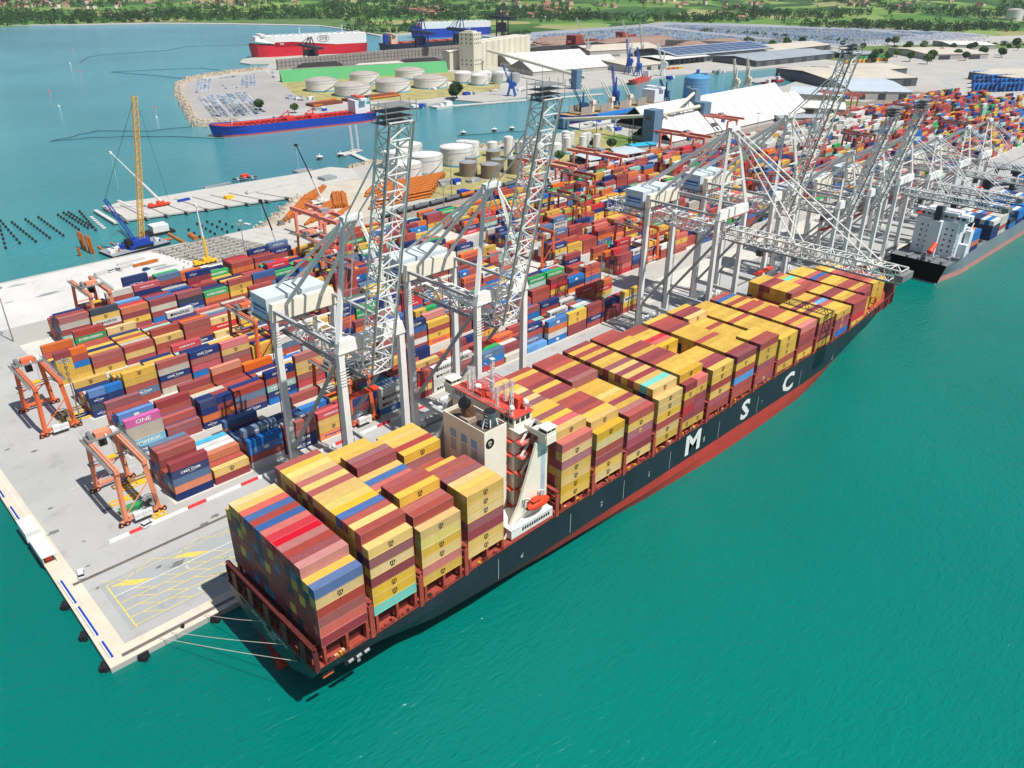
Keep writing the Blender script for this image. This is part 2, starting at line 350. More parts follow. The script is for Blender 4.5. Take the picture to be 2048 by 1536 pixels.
# rocky edge of the car pier and sandy shore
def rocks(name, line_pts, n, r, m, spread, lab, seed):
    q = random.Random(seed); b = MB()
    for _ in range(n):
        k = q.randrange(len(line_pts)-1); t = q.random(); a, c = Vector(line_pts[k]), Vector(line_pts[k+1]); p = a.lerp(c, t)
        x, y = p.x+q.uniform(-spread, spread), p.y+q.uniform(-spread, spread); s = q.uniform(.5, 1)*r
        b.obox(x, y, q.uniform(-.6, .4), s*q.uniform(.7, 1.3), s, s*q.uniform(.9, 1.7), q.uniform(0, 3), k=q.uniform(.4, .8))
    return struct(name, b, m, 'stuff')
rockm = mat('pale_rock', H('b3a795'), .95, var=.3, scale=.2)
rocks('gravel_rock_armour', P2((528, 138), (470, 145), (420, 152), (378, 160), (357, 171), (360, 190), (372, 212), (385, 236), (395, 249), (411, 249), (470, 245)), 1500, 4.2, rockm, 4, '', 3)
rocks('gravel_shore_rocks', P2((700, 335), (740, 326), (790, 320), (900, 306), (985, 290), (1060, 276)), 500, 2.6, rockm, 3, '', 4)
rocks('gravel_shore_stones', P2((560, 240), (690, 223), (751, 216), (823, 209)), 500, 2.4, rockm, 3, '', 5)
rocks('gravel_construction_shore', P2((603, 392), (572, 412), (556, 430), (546, 442), (520, 455)), 260, 2.0, rockm, 3, '', 6)
# ---------------------------------------------------------------- containers
CC = dict(R='a04a42', D='8c4044', Y='cda648', N='1c3066', S='56708f', b='1f6cb4', O='d96a28', G='2f9a55', W='c9c9c4', T='8fbdb0', t='b9b2a4', K='c02f3a', P='c93f96', M='4bb0d2', s='c0645a', k='33404f', L='5b97cf', d='9c4f5a', y='ccb96e', q='62bfae', B='3c5f93', F='c46a3a')
CN = dict(R='brown-red', D='dark red', Y='mustard yellow', N='navy blue', S='slate blue', b='bright blue', O='orange', G='green', W='white', T='pale green', t='beige', K='bright red', P='magenta', M='sky blue', s='faded salmon red', k='dark grey', L='light blue', d='wine red', y='pale yellow', q='turquoise', B='dusty blue', F='rusty orange')
LOGO = dict(Y=('MSC', 'k'), N=('CMA CGM', 'w'), S=('CMA CGM', 'w'), O=('Hapag-Lloyd', 'p'), P=('ONE', 'w'), M=('MAERSK', 'w'), W=('MAERSK', 'k'), G=('EVERGREEN', 'w'), T=('CHINA SHIPPING', 'w'), K=('HAMBURG SUD', 'w'), b=('O', 'w'), q=('', ''))
TH = 2.757; CW = 2.44
ROWP = 2.5
BX = [-16.19, -2.16, 12.19, 26.58, 60.52, 74.9, 89.07, 103.38, 117.25, 132.25, 146.82, 161.42, 175.8, 190.4, 205.0, 219.6, 234.32, 248.7, 263.0]
BASE = 20.2
# tops listed from the water side row 1 to row 16; heights the same way; face = outer row top to bottom
BAYS = [
 ('BYsDRRKKsBRBsYYY', [6, 6]+[7]*13+[6], 'BYRRsD'),
 ('YRYRBYyYYRYRYyYR', [7]+[8]*15, 'YDYDYYq'),
 ('YRRYRRYsBYDDYYYY', [6, 7, 7, 8, 8, 8, 7, 7, 7, 7, 8, 8, 8, 7, 7, 7], 'YyYYsY'),
 ('YYYDRRsYRRYRYYYY', [7, 7, 7, 7, 7, 7, 5, 6, 5, 5, 7, 7, 7, 7, 7, 6], 'YYYDDYY'),
 ('sYKYDYYDYDYYRYKR', [7]+[8]*15, 'sYdYYYY'),
 ('YYYRDRRYDDYDRRYR', [6]+[7]*15, 'YyRDYY'),
 ('RRYDYyYYYRDDYRRR', [6]*9+[7]*7, 'RYddDY'),
 ('YYqYDYDYDYYDYRYD', [6]+[7]*15, 'YYYRYY'),
 ('DYYYYRDDYRDYYRRR', [6]+[7]*15, 'DYRKDY'),
 ('YDDYYYYYYYsKYYRR', [6]*6+[4]*3+[6]*7, 'YYRYdR'),
 ('DDYYYYRYYYYDRRRY', [6]*16, 'DYRLRR'),
 ('RRYYYYYYYRYYYDDY', [6]*4+[5]*8+[6]*4, 'RYYdRd'),
 ('YYYYYYYYRYYYYYYY', [5]*16, 'YYYRY'),
 ('sYRYYRRRYRRYRYBR', [5]*16, 'sRDRY'),
 ('YYDYDYYYRYYYRYDY', [5]*7+[3]*9, 'YRDDY'),
 ('YYYsLDYYRYYYDDYY', [4]*8+[5]*8, 'Yddb'),
 ('RRYYDDYYRRRsYqYR', [4]*16, 'RRKY'),
 ('-YRYRRYYYRBsYYY-', [0]+[4]*14+[0], None),
 ('--YsRDRRdsyYY---', [0]*2+[4]*11+[0]*3, None)]
ORD = ['', 'first', 'second', 'third', 'fourth', 'fifth', 'sixth', 'seventh', 'eighth', 'ninth', 'tenth', 'eleventh', 'twelfth', 'thirteenth', 'fourteenth', 'fifteenth', 'sixteenth', 'seventeenth', 'eighteenth', 'nineteenth', 'twentieth']
CONT = []   # (x, y, z, length, colour, logo, label, group)
GS = 'containers stacked on the deck of the black-hulled ship'; GY = 'containers stacked in the quayside yard'; G2 = 'containers on the grey-hulled ship'
q = random.Random(5)
for bi, (tops, hts, face) in enumerate(BAYS):
    for r in range(16):
        n = hts[r] if r < len(hts) else hts[-1]
        if tops[r] == '-' or not n: continue
        nxt = hts[r-1] if r else 0
        x0 = BX[bi]; y0 = r*ROWP
        for t in range(n):
            c = tops[r] if t == n-1 else q.choice('YYYYRRDdYYSYRN' if bi else 'RkDDSRYDDk')  # lower boxes of the first bay darker: stern-face shade put into their colours
            if r == 0 and face and n-1-t < len(face): c = face[n-1-t]
            if face is None and r in (1, 2) and t < n-1: c = 'Y'
            bay = '%s bay from the stern' % ORD[bi+1]
            tier = 'top tier' if t == n-1 else '%s tier up' % ORD[t+1]
            if bi == 8 and r == 0:
                for h, (dx, cs) in enumerate(((0, 'DYRKDY'), (6.13, 'sYDdDY'))):
                    cc = cs[n-1-t]; CONT.append((x0+dx, y0, BASE+t*TH, 6.06, cc, cc == 'Y', 'short %s container, %s, %s half, outermost row, %s' % (CN[cc], tier, ('aft', 'forward')[h], bay), GS))
                continue
            if bi == 17 and r == 1:
                cc = 'DYYY'[n-1-t]; CONT.append((x0+.5, y0, BASE+t*TH, 6.06, cc, cc == 'Y', 'short %s container, %s, outermost row, %s' % (CN[cc], tier, bay), GS)); continue
            row = 'outermost row' if r == 0 else '%s row from the water' % ORD[r+1]
            vis = r == 0 or t >= nxt
            CONT.append((x0, y0, BASE+t*TH, 12.19, c, c == 'Y' and vis or (c == 'd' and vis and q.random() < .3), '%s container, %s, %s, %s' % (CN[c], tier, row, bay), GS))
# the yard
YBX = lambda k: -7.8+13.06*k
YB = [(101.4, 'A'), (137.3, 'B'), (173.6, 'C'), (209.6, 'D'), (245.8, 'E'), (268.5, 'F')]
YN = dict(A='yard block nearest the quay', B='second block from the quay', C='third block from the quay', D='fourth block from the quay', E='fifth block from the quay', F='block by the railway')
EX = {  # explicit stacks, top to bottom, row 0 is nearest the water
 'A': {0: ['DNSFN', 'bTN', 'RSR', 'RDRNR', 'RRbRD', 'SRNSt'], 1: ['YD', 'RR', 'FRt', 'WFR', 'WtR', 'MRR'], 2: ['bbRW', 'SNRDR', 'WtR', 'SRN', 'SRD', 'NRR'], 3: ['RRNN', 'SNR', 'WYR', 'SYD', 'NRR', 'BR'],
       4: ['KYYO', 'bRN', 'DRR', 'RS', 'bSR', 'tRY'], 5: ['NDSN', 'DNR', 'RR', 'YR', 'RD', 'YY'], 6: ['WWWb', 'SWWb', 'GSR', 'GTR', 'BRD', 'RRD'], 7: ['RKYD', 'ROO', 'OOR', 'RRD', 'RDR', 'RY'],
       8: ['WWWW', 'GWb', 'DWR', 'RR', 'YRD', 'RR'], 9: ['t', 'DD', 'WDt', 'RDW', 'YR', 'DR'], 10: ['SbK', 'GSb', 'tS', 'RW', 'DR', 'RY'], 11: ['t', 'Dt', 'WD', 'OOR', 'OO', 'RD'],
       12: ['L', 'NRSR', 'WR', 'RD', 'RDR', 'RR'], 13: ['bFWb', 'FRW', 'WtR', 'DR', 'DR', 'RD'], 14: ['YYDD', 'RRD', 'bRN', 'bR', 'WRR', 'RD'], 15: ['DRNR', 'RRD', 'qRR', 'WRW', 'RRR', 'RD'], 16: ['DR', 'NDR', 'DN', 'YR', 'RD', ''], 17: ['YWYR', 'DtY', 'NR', 'KR', '', '']},
 'B': {0: ['PttMS', 'GtRN', 'bSRDR', 'RNRSR', 'bRDR', 'RRR'], 1: ['DD', 'RbO', 'DRbOR', 'RDRR', 'YNR', 'WR'], 2: ['NNFN', 'NNRN', 'tWNR', 'NRR', 'YRR', 'RDt'], 3: ['RSRN', 'NRRb', 'NDR', 'RRR', 'RYD', 'DRR'], 4: ['NRTNb', 'FRWN', 'WNRS', 'bRR', 'RRR', 'NRR'],
       5: ['RYYRKt', 'RRDY', 'RRR', 'bDR', 'YRN', 'WSR'], 6: ['SR', 'RbR', 'KR', 'RD', 'YR', ''], 7: ['Y', 'RD', 'YR', 'R', '', 'Y'], 8: ['RRSR', 'YRD', 'RO', 'YKR', 'RYD', 'D']},
 'C': {0: ['bNkN', 'NWR', 'tRk', 'YD', 'RY', 'NW'], 1: ['YYRSR', 'YYRD', 'YRRY', 'NRR', 'YYD', 'YRN'], 2: ['RtNRt', 'NRRD', 'LRD', 'RRY', 'WtM', 'YYR'], 3: ['NRKbF', 'bRRD', 'SRRR', 'NNSW', 'RRD', 'TNR'], 4: ['KYDRY', 'RRDR', 'NWNR', 'RRY', 'RRR', 'YYR'], 5: ['YYR', 'NSD', 'RKN', 'YRD', 'NtR', 'YRt'], 6: ['WSR', 'RKN', 'DNR', 'NYR', 'RYW', 'ROt'], 7: ['YYDR', 'bRR', 'RRR', 'WRD', 'FRR', 'RR']},
 'D': {0: ['DYYYY', 'YDR', 'NWR', 'RD', 'RR', 'YY'], 1: ['RRY', 'YRD', 'NRY', 'YNR', 'RRN', 'RDR'], 2: ['RYD', 'tWT', 'YRR', 'RYD', 'YRR', 'NRD'], 3: ['YRR', 'RRRD', 'YNR', 'RRD', 'TNR', 'RRR'], 4: ['RRRN', 'OKYR', 'DNR', 'NRR', 'DRR', 'NSD'], 5: ['Y', 'YKR', 'PYD', 'SNR', 'tRD', 'NW']},
 'E': {1: ['RtDTM', 'RDbRR', 'NRSNS', 'NSRD'], 2: ['kYWDD', 'YRWD', 'FRYD', 'KRR'], 3: ['FDYD', 'KRDR', 'SKRR', 'LKRR', 'BRR', 'SRR'], 4: ['DtDb', 'BRRD', 'DNRR', 'BRD', 'RR', 'RR'], 5: ['DkNS', 'YRR', 'RD', 'RYR', 'NRR', 'BRR'], 6: ['GFR', 'kYR', 'NRD', 'RR', 'DNR', 'RR'], 7: ['RYYR', 'SRR', 'KRD', 'YRR', 'NRD', 'RR'], 8: ['BDSW', 'tND', 'GtN', 'RGD', 'RRR', 'RR']}}
pal = 'RRRRRRDDDYYYNNNbSOGWTtKRssFBW'
for yb, bn in YB:
    nr = 7 if bn != 'F' else 4
    for k in range(0, 81):
        x = YBX(k)
        if bn == 'A' and (17 < k < 37): continue
        if bn == 'B' and (18 < k < 20 or 31 < k < 36): continue
        if bn in 'CDE' and k in (17, 18, 34, 35, 52, 53): continue
        if bn == 'E' and k < 1: continue
        if bn == 'F' and (k < 4 or k > 44): continue
        if k > 40 and bn == 'A' and k % 5 == 0: continue
        dens = .93 if k < 16 else .86
        white_zone = bn in 'DE' and 44 < k < 62
        for r in range(nr):
            s = EX.get(bn, {}).get(k, [None]*9); s = s[r] if r < len(s) else None
            if s is None:
                if q.random() > dens: continue
                n = q.choice((2, 3, 3, 4, 4, 5)) if k < 60 else q.choice((3, 4, 5)); col = q.choice(pal)
                s = ''.join(col if q.random() < .25 else q.choice('WWWWt' if white_zone else pal) for _ in range(n))
            twenty = (s and q.random() < .16 and k > 5) or (bn, k, r) in (('C', 0, 0), ('C', 0, 1), ('D', 0, 0), ('B', 2, 0), ('B', 2, 1), ('C', 5, 0))
            y = yb+r*2.88; n = len(s)
            for i, c in enumerate(s):
                t = n-1-i; z = 1.68+t*TH
                if c == 'P' and (bn, k, r) != ('B', 0, 0): c = 'd'
                tier = 'topmost' if t == n-1 else ('lowest' if t == 0 else '%s up' % ORD[t+1])
                ln = 6.06 if twenty else 12.19; dx = 0 if not twenty else (6.1 if k == 0 and False else 0)
                lab = '%s%s container, %s, %s row, %s stack, %s' % ('short ' if twenty else '', CN[c], tier, ORD[r+1], ORD[k+1] if k < 20 else 'far', YN[bn])
                logo = c in LOGO and q.random() < (.9 if c in 'YPMOG' else .6)
                CONT.append((x, y, z, ln, c, logo, lab, GY))
                if twenty and c != 'P':
                    CONT.append((x+6.13, y, z, ln, c if q.random() < .5 else q.choice(pal), False, lab.replace('short', 'second short'), GY))
# which of them show largest in the picture: cast a grid of rays from the camera against their boxes
vs, fs, own = [], [], []
for i, (x, y, z, ln, c, lg, lb, g) in enumerate(CONT):
    b = len(vs)
    for zz in (z, z+2.68):
        vs += [(x, y, zz), (x+ln, y, zz), (x+ln, y+CW, zz), (x, y+CW, zz)]
    for f in ((0, 1, 5, 4), (3, 0, 4, 7), (4, 5, 6, 7)): fs.append(tuple(b+j for j in f)); own.append(i)
bv = BVHTree.FromPolygons([Vector(v) for v in vs], fs)
cnt = {}
for py in range(300, 1340, 3):
    for px in range(2, 2048, 3):
        if py < 470 and px < 700: continue
        d = FW + RT*((px-1024)/F_PX) - UP*((py-768)/F_PX)
        h = bv.ray_cast(CAM, d.normalized(), 1500)
        if h[2] is not None: cnt[own[h[2]]] = cnt.get(own[h[2]], 0)+1
best = set(sorted(cnt, key=lambda i: -cnt[i])[:300])
print('containers', len(CONT), 'seen', len(cnt), 'ship in best', sum(CONT[i][7] == GS for i in best), 'smallest kept', min(cnt[i] for i in best))

def corr_side(mb, x0, x1, y, z0, z1, sgn, pitch=.29, dep=.045):
    n = max(4, round((x1-x0)/pitch)); w = (x1-x0)/n; xs = []
    for k in range(n):
        a = x0+k*w; xs += [(a, 0), (a+w*.28, 0), (a+w*.5, dep), (a+w*.78, dep)]
    xs.append((x1, 0))
    for (a, da), (b, db) in zip(xs[:-1], xs[1:]):
        p = [(a, y+sgn*da, z0), (b, y+sgn*db, z0), (b, y+sgn*db, z1), (a, y+sgn*da, z1)]
        mb.poly(p if sgn > 0 else p[::-1])
BODY = {}
def container_meshes(ln):
    if ln in BODY: return BODY[ln]
    b = MB(); h = 2.68
    corr_side(b, .12, ln-.12, .03, .14, h-.1, 1); corr_side(b, .12, ln-.12, CW-.03, .14, h-.1, -1)
    n = int(ln/.6)   # lightly ribbed roof
    for k in range(n):
        a, c = .12+(ln-.24)*k/n, .12+(ln-.24)*(k+1)/n; m_ = (a+c)/2
        b.poly([(a, .1, h-.03), (m_, .1, h-.055), (m_, CW-.1, h-.055), (a, CW-.1, h-.03)]); b.poly([(m_, .1, h-.055), (c, .1, h-.03), (c, CW-.1, h-.03), (m_, CW-.1, h-.055)])
    b.poly([(ln-.05, .1, .1), (ln-.05, CW-.1, .1), (ln-.05, CW-.1, h-.1), (ln-.05, .1, h-.1)])
    f = MB()
    for y in (0, CW-.12):
        f.box(.17, y, 0, ln-.17, y+.12, .15); f.box(.17, y, h-.11, ln-.17, y+.12, h)
        for x in (0, ln-.17): f.box(x, y, 0, x+.17, y+.12, h+.005)
    for x in (0, ln-.12): f.box(x, .12, 0, x+.12, CW-.12, .15); f.box(x, .12, h-.12, x+.12, CW-.12, h)
    D = []
    for k in (0, 1):
        d = MB(); y0 = .13+k*1.09; y1 = y0+1.08
        d.box(.03, y0, .16, .09, y1, h-.13)
        for yy in (y0+.3, y0+.78): d.cyl((0.0, yy, .2), (0.0, yy, h-.17), .028, n=5, caps=False)
        D.append(d)
    BODY[ln] = (b, f, D)
    return BODY[ln]
LM = dict(k=mat('black_lettering', H('1b1a18'), .6, var=0), w=mat('white_lettering', H('dcdcd8'), .6, var=0), p=mat('purple_lettering', H('3b2f86'), .6, var=0))
def logo_geo(c, ln):
    name, ink = LOGO.get(c, ('MSC', 'w'))
    if c in 'dDR': name, ink = 'MSC', 'y'
    m = MB()
    if name == 'MSC':
        put_text(m, 'm', (ln/2, -.012, 1.75), 1.9, 0, .035, sx=1.05); put_text(m, 'sc', (ln/2, -.012, .92), 1.05, 0, .03, sx=1.15)
    elif name == 'O':
        m.mesh([(ln/2+1.0*math.cos(a*.3927), -.012, 1.35+.62*math.sin(a*.3927)) for a in range(16)], [tuple(range(16))])
    elif name:
        s = {'CMA CGM': 1.15, 'Hapag-Lloyd': 1.15, 'ONE': 2.1, 'MAERSK': 1.75, 'EVERGREEN': 1.5, 'CHINA SHIPPING': 1.1, 'HAMBURG SUD': .8}[name]
        if ln < 8: s *= .55
        put_text(m, name, (ln/2+(.6 if name in ('Hapag-Lloyd', 'MAERSK') else 0), -.012, 1.35), s, 0, .03, sx=1.2)
        if name == 'CMA CGM':
            for sg in (1, -1):
                for k in range(6):
                    a0, a1 = (-.9+k*.3)*.5, (-.9+(k+1)*.3)*.5
                    m.beam((ln/2-sg*.3+math.sin(a0)*2.6*ln/12, -.006, 1.35+sg*(.15+.62*math.cos(a0*1.6))), (ln/2-sg*.3+math.sin(a1)*2.6*ln/12, -.006, 1.35+sg*(.15+.62*math.cos(a1*1.6))), .008, .07)
        if name == 'MAERSK':
            m.poly([(ln/2-4.6, -.012, .75), (ln/2-3.4, -.012, .75), (ln/2-3.4, -.012, 1.95), (ln/2-4.6, -.012, 1.95)])
        if name == 'Hapag-Lloyd':
            for k in (0, .55): m.poly([(ln/2-4.2+k, -.012, 1.0), (ln/2-3.85+k, -.012, 1.0), (ln/2-3.5+k, -.012, 1.75), (ln/2-3.85+k, -.012, 1.75)])
    return m, ink
LM['y'] = mat('yellow_lettering', H('d8b25c'), .6, var=0)
CM = {c: mat('container_'+CN[c].replace(' ', '_').replace('-', '_'), H(CC[c]), .62, var=.1, scale=.45, dirt=.3, dcol=H(CC[c], .5), rand=.13, streak=True) for c in CC}
PROTO = {}
def shared(key, name, mb_f, m):
    if key not in PROTO:
        o = mb_f().build(name, m); me = o.data; bpy.data.objects.remove(o); PROTO[key] = me
    return PROTO[key]
def link_part(name, me, parent):
    o = bpy.data.objects.new(name, me); COL.objects.link(o); o.parent = parent; return o
seen_lab = set()
for i in sorted(best):
    x, y, z, ln, c, lg, lb, g = CONT[i]
    if lb in seen_lab: print('DUP', lb)
    seen_lab.add(lb)
    r = thing('shipping_container', lb, 'shipping container', (x, y, z), 0, g)
    B, Fm, D = container_meshes(ln); m = CM[c]
    link_part('body', shared(('b', ln, c), 'body', lambda: B, m), r)
    link_part('frame', shared(('f', ln, c), 'frame', lambda: Fm, m), r)
    for k in (0, 1): link_part('door', shared(('d', ln, c, k), 'door', lambda k=k: D[k], m), r)
    if lg:
        def lf():
            return logo_geo(c, ln)[0]
        G_ = logo_geo(c, ln)
        if G_[0].f: link_part('logo', shared(('l', ln, c), 'logo', lf, LM[G_[1]]), r)
# the rest as one mass
S = MB(); LK = 'kwpy'; nst = 0
sm = mat('container_steel_mixed', (.5, .5, .5), .62, var=.14, scale=.4, dirt=.25, dcol=(.11, .07, .05), attr=True, corr=True, streak=True)
def stuff_box(S, x, y, z, ln, c, lg, near=True):
    k = q.uniform(.82, 1.14); col = tuple(min(1, a*k) for a in H(CC[c])); h = 2.68
    S.hexa([(x, y, z), (x+ln, y, z), (x+ln, y+CW, z), (x, y+CW, z), (x, y, z+h), (x+ln, y, z+h), (x+ln, y+CW, z+h), (x, y+CW, z+h)], 0, col)
    if lg and near:
        G_, ink = logo_geo(c, ln)
        S.mesh([(a+x, b+y, d+z) for a, b, d in G_.v], G_.f, 1+LK.index(ink), (.1, .1, .1))
for i, (x, y, z, ln, c, lg, lb, g) in enumerate(CONT):
    if i in best: continue
    stuff_box(S, x, y, z, ln, c, lg, i in cnt and x < 420 and cnt[i] > 2)
# ---------------------------------------------------------------- the black-hulled container ship
CY = 20.0
deckred = mat('deck_red_brown', H('9c4436'), .65, var=.25, scale=.4, dirt=.45, dcol=H('55302a'))
ZL = [-1, 0, 4, 7.6, 12, 15]
ST = [(-19, 15.2, [.2, .3, .5, 9, 18.5, 20.3], 20.5), (-10, 15.2, [.5, .6, 2, 13, 19.5, 20.4], 20.5), (0, 15.2, [1, 1.5, 7, 16, 20, 20.5], 20.5), (15, 15.6, [5, 7.5, 15, 19.3, 20.5, 20.5], 20.5),
      (30, 16.8, [10, 11.5, 17, 20.2, 20.5, 20.5], 20.5), (60, 17.5, [14, 15.2, 19, 20.5, 20.5, 20.5], 20.5), (103, 17.6, [18, 18.8, 20.3, 20.5, 20.5, 20.5], 20.5), (139, 18.2, [20.2, 20.4, 20.5, 20.5, 20.5, 20.5], 20.5),
      (170, 19.2, [19.7, 20.1, 20.4, 20.5, 20.5, 20.5], 20.5), (200, 19.4, [18.3, 19.2, 20.1, 20.4, 20.5, 20.5], 20.5), (220, 19.6, [15.5, 16.8, 18.4, 19.5, 20.4, 20.5], 20.5), (240, 20.6, [12, 13.2, 15.2, 17.2, 19.3, 20.2], 20.5),
      (255, 23.0, [9, 10, 12, 14, 17, 19], 20.5), (266, 24.6, [6.6, 7.4, 9.2, 11.2, 14.2, 17], 20.6), (276, 25.2, [4.2, 4.8, 6.2, 8, 11, 14], 19.6), (286, 25.5, [1.8, 2.2, 3.2, 4.6, 7.2, 10], 15.8), (294, 25.6, [.4, .5, 1, 1.8, 3.6, 5.6], 10.2), (299.5, 25.7, [.02, .02, .05, .1, .5, 1.2], 3.6)]
def hull_pts(st):
    x, zd, hb, hd = st
    return [(h, z) for h, z in zip(hb, ZL)]+[(hd, zd)]
def fine(stations, n=4):
    out = []
    for a, b in zip(stations[:-1], stations[1:]):
        for k in range(n):
            t = k/n; out.append((a[0]+(b[0]-a[0])*t, a[1]+(b[1]-a[1])*t, [p+(q_-p)*t for p, q_ in zip(a[2], b[2])], a[3]+(b[3]-a[3])*t))
    return out+[stations[-1]]
hull_black = mat('hull_black_paint', H('222a33'), .42, var=.25, scale=.12, dirt=.4, dcol=H('3a434b'), streak=True)
hull_red = mat('hull_antifouling_red', H('b03a2f'), .6, var=.14, scale=.1, dirt=.35, dcol=H('c0645a'), streak=True)
ship = thing('container_ship', 'large black-hulled container ship with red boot-top and deck full of stacked containers', 'container ship', (0, 0, 0))
SF = fine(ST)
hb_ = MB()
for a, b in zip(SF[:-1], SF[1:]):
    pa, pb = hull_pts(a), hull_pts(b)
    for j in range(6):
        for s in (-1, 1):
            q4 = [(a[0], CY+s*pa[j][0], pa[j][1]), (b[0], CY+s*pb[j][0], pb[j][1]), (b[0], CY+s*pb[j+1][0], pb[j+1][1]), (a[0], CY+s*pa[j+1][0], pa[j+1][1])]
            hb_.poly(q4 if s < 0 else q4[::-1], 1 if j < 3 else 0)
a = hull_pts(SF[0]); hb_.poly([(-19, CY+h, z) for h, z in a[3:]]+[(-19, CY-h, z) for h, z in a[3:][::-1]], 0)
hull = hb_.build('hull', [hull_black, hull_red], ship)
# decks
dk = MB()
for a, b in zip(SF[:-1], SF[1:]):
    for (u, v) in ((a, b),):
        z0, z1 = (min(u[1]-.15, 20.3), min(v[1]-.15, 20.3)); h0, h1 = u[3]-.25, v[3]-.25
        dk.poly([(u[0], CY-h0, z0), (v[0], CY-h1, z1), (v[0], CY+h1, z1), (u[0], CY+h0, z0)])
dk.build('deck', deckred, ship)
for s_side in (-1, 1):
  bw = MB()   # inner face and rim of the bow bulwark, side rail elsewhere
  for a, b in zip(SF[:-1], SF[1:]):
      for s in (s_side,):
          if a[0] >= 240:
              q4 = [(a[0]-.3, CY+s*(a[3]-.3), min(a[1]-.15, 20.2)), (b[0]-.3, CY+s*(b[3]-.3), min(b[1]-.15, 20.2)), (b[0]-.3, CY+s*(b[3]-.3), b[1]), (a[0]-.3, CY+s*(a[3]-.3), a[1])]
              bw.poly(q4); r = [(a[0], CY+s*a[3], a[1]+.01), (b[0], CY+s*b[3], b[1]+.01), (b[0]-.3, CY+s*(b[3]-.35), b[1]+.01), (a[0]-.3, CY+s*(a[3]-.35), a[1]+.01)]; bw.poly(r)
              if int(a[0]) % 4 < 3: bw.beam((a[0], CY+s*(a[3]-.4), 20.2), (a[0], CY+s*(a[3]-.4), a[1]-.3), .25, 1.0)
  bw.build('bulwark', mat('bulwark_maroon', H('6e2622'), .6, var=.25, scale=.3, dirt=.3), ship)
# side passage: coaming, pillars, rails
cm = MB(); cm.box(-15, 2.3, 14, 256, 37.7, 19.6)
cm.build('hatch_coaming', maroon, ship)
dt = MB()
def zdeck(x):
    for a, b in zip(ST[:-1], ST[1:]):
        if a[0] <= x <= b[0]: return a[1]+(b[1]-a[1])*(x-a[0])/(b[0]-a[0])
    return 17
qq = random.Random(8)
for k, x in enumerate(BX[:18]):
    for s, y in ((-1, .5), (1, 39.4)):
        zd = zdeck(x)-.15
        for xx in (x+.2, x+6, x+11.4):
            if k >= 17: continue
            pl = MB(); pl.box(xx, y-.6, zd, xx+.7, y+.6, BASE-.05); pl.build('deck_pillar', deckred, ship)
        dt.box(x-.2, y-.5*s-.7, zd, x+12.4, y-.5*s-.62, zd+.9) if False else None
        for j in range(9):
            xx = x+qq.uniform(.5, 11.5); w_ = qq.uniform(.3, .9); dt.box(xx, y-.6, zd, xx+w_, y-.6+w_, zd+qq.uniform(.3, 1.3), qq.choice((0, 0, 0, 1, 2, 3)))
tag(dt.build('deck_fittings', [deckred, mat('buff', H('c9a98a'), .6), dark, yellow_p], ship), kind='stuff')
hr = MB()
for x in range(-16, 250, 2):
    z = zdeck(x)-.1; hr.beam((x, -.35, z), (x, -.35, z+1.05), .07)
    z2 = zdeck(x+2)-.1
    for e in (.55, 1.05): hr.beam((x, -.35, z+e), (x+2, -.35, z2+e), .06)
hr.build('side_rail', deckred, ship)
# lashing bridges in the gaps between the bays
for k in range(len(BX)):
    x = BX[k]-1.15
    if k == 0: x = -18.2
    if k == 4: x = 58.7
    w0, w1 = (-.3, 40.3) if k < 17 else (2.2, 37.8)
    lb = MB(); zd = zdeck(max(x, -18))-.3; zt = BASE+(5.4 if 0 < k else 1.2)
    for j in range(17):
        y = w0+(w1-w0)*j/16; lb.box(x-.2, y-.22, zd, x+.25, y+.22, zt)
    for zz in (BASE+.2, zt-2.75, zt-.15): lb.box(x-.55, w0, zz, x+.55, w1, zz+.14)
    for y in (w0, w1):
        lb.box(x-.6, y-.35, zd, x+.6, y+.1, zt-1.2); lb.beam((x-.5, y-.3, zt-1.2), (x+.5, y-.3, zt), .15)
        lb.beam((x-.6, y, zt+1), (x+.6, y, zt+1), .08)
    if k == 0:
        for j in range(5): lb.box(x-.7, 3+j*8, 15, x+.3, 5.4+j*8, 20.5)
    lb.build('lashing_bridge', maroon if k == 0 else deckred, ship)
# letters on the side, marks, name
lt = MB()
for s, x in (('M', 124.7), ('S', 156.6), ('C', 186.6)):
    vs, f_ = text_mesh(s, 12.6, .42, 0, .95); lt.mesh([(x+v[0], -.53, 12.6+v[2]*.82) for v in vs], f_)
lt.build('hull_letters', white, ship)
lt = MB()
for x in (-8, 45, 78, 101, 131, 168, 222):
    for k in range(4): lt.box(x+qq.uniform(-.4, .4), -.54, 10.5+k*.5, x+qq.uniform(.3, .8), -.52, 10.8+k*.5)
for x in (36.3, 64.5, 88.5, 112, 140, 165, 196): lt.box(x, -.535, 8.2, x+.16, -.52, 15)
lt.build('draught_marks', mat('worn_white', H('aab0b2'), .6), ship)
lt = MB()
for z, s, t in ((13.6, 'MSC MARIANNA VIII', 1.35), (12.2, 'PANAMA', 1.05), (11.0, '9400289', .8)):
    vs, f_ = text_mesh(s, t, .02); lt.mesh([(-19.03-max(0, (13-z))*0, 20-v[0]*1.4, z+v[2]) for v in vs], f_)
lt.build('stern_name', white, ship)
op = MB()
for x0, x1, z0, z1 in ((-17.5, -14.3, 12.0, 13.3), (-11.5, -4.5, 11.6, 13.2)):
    MB().box(x0, -.56, z0, x1, -.5, z1).build('mooring_opening', dark, ship)
pass
op = MB()
for k in range(3): op.cyl((-10.6+k*2.2, -.6, 12.3), (-9.3+k*2.2, -.6, 12.5), .42, n=8)
op.box(-17.2, -.6, 12.1, -14.6, -.57, 12.5, 1)
op.build('mooring_roller', [grey, orange], ship)
for y in (7, 20, 33): MB().box(-19.06, y-1.2, 13.2, -19.0, y+1.2, 14.4).build('stern_opening', dark, ship)
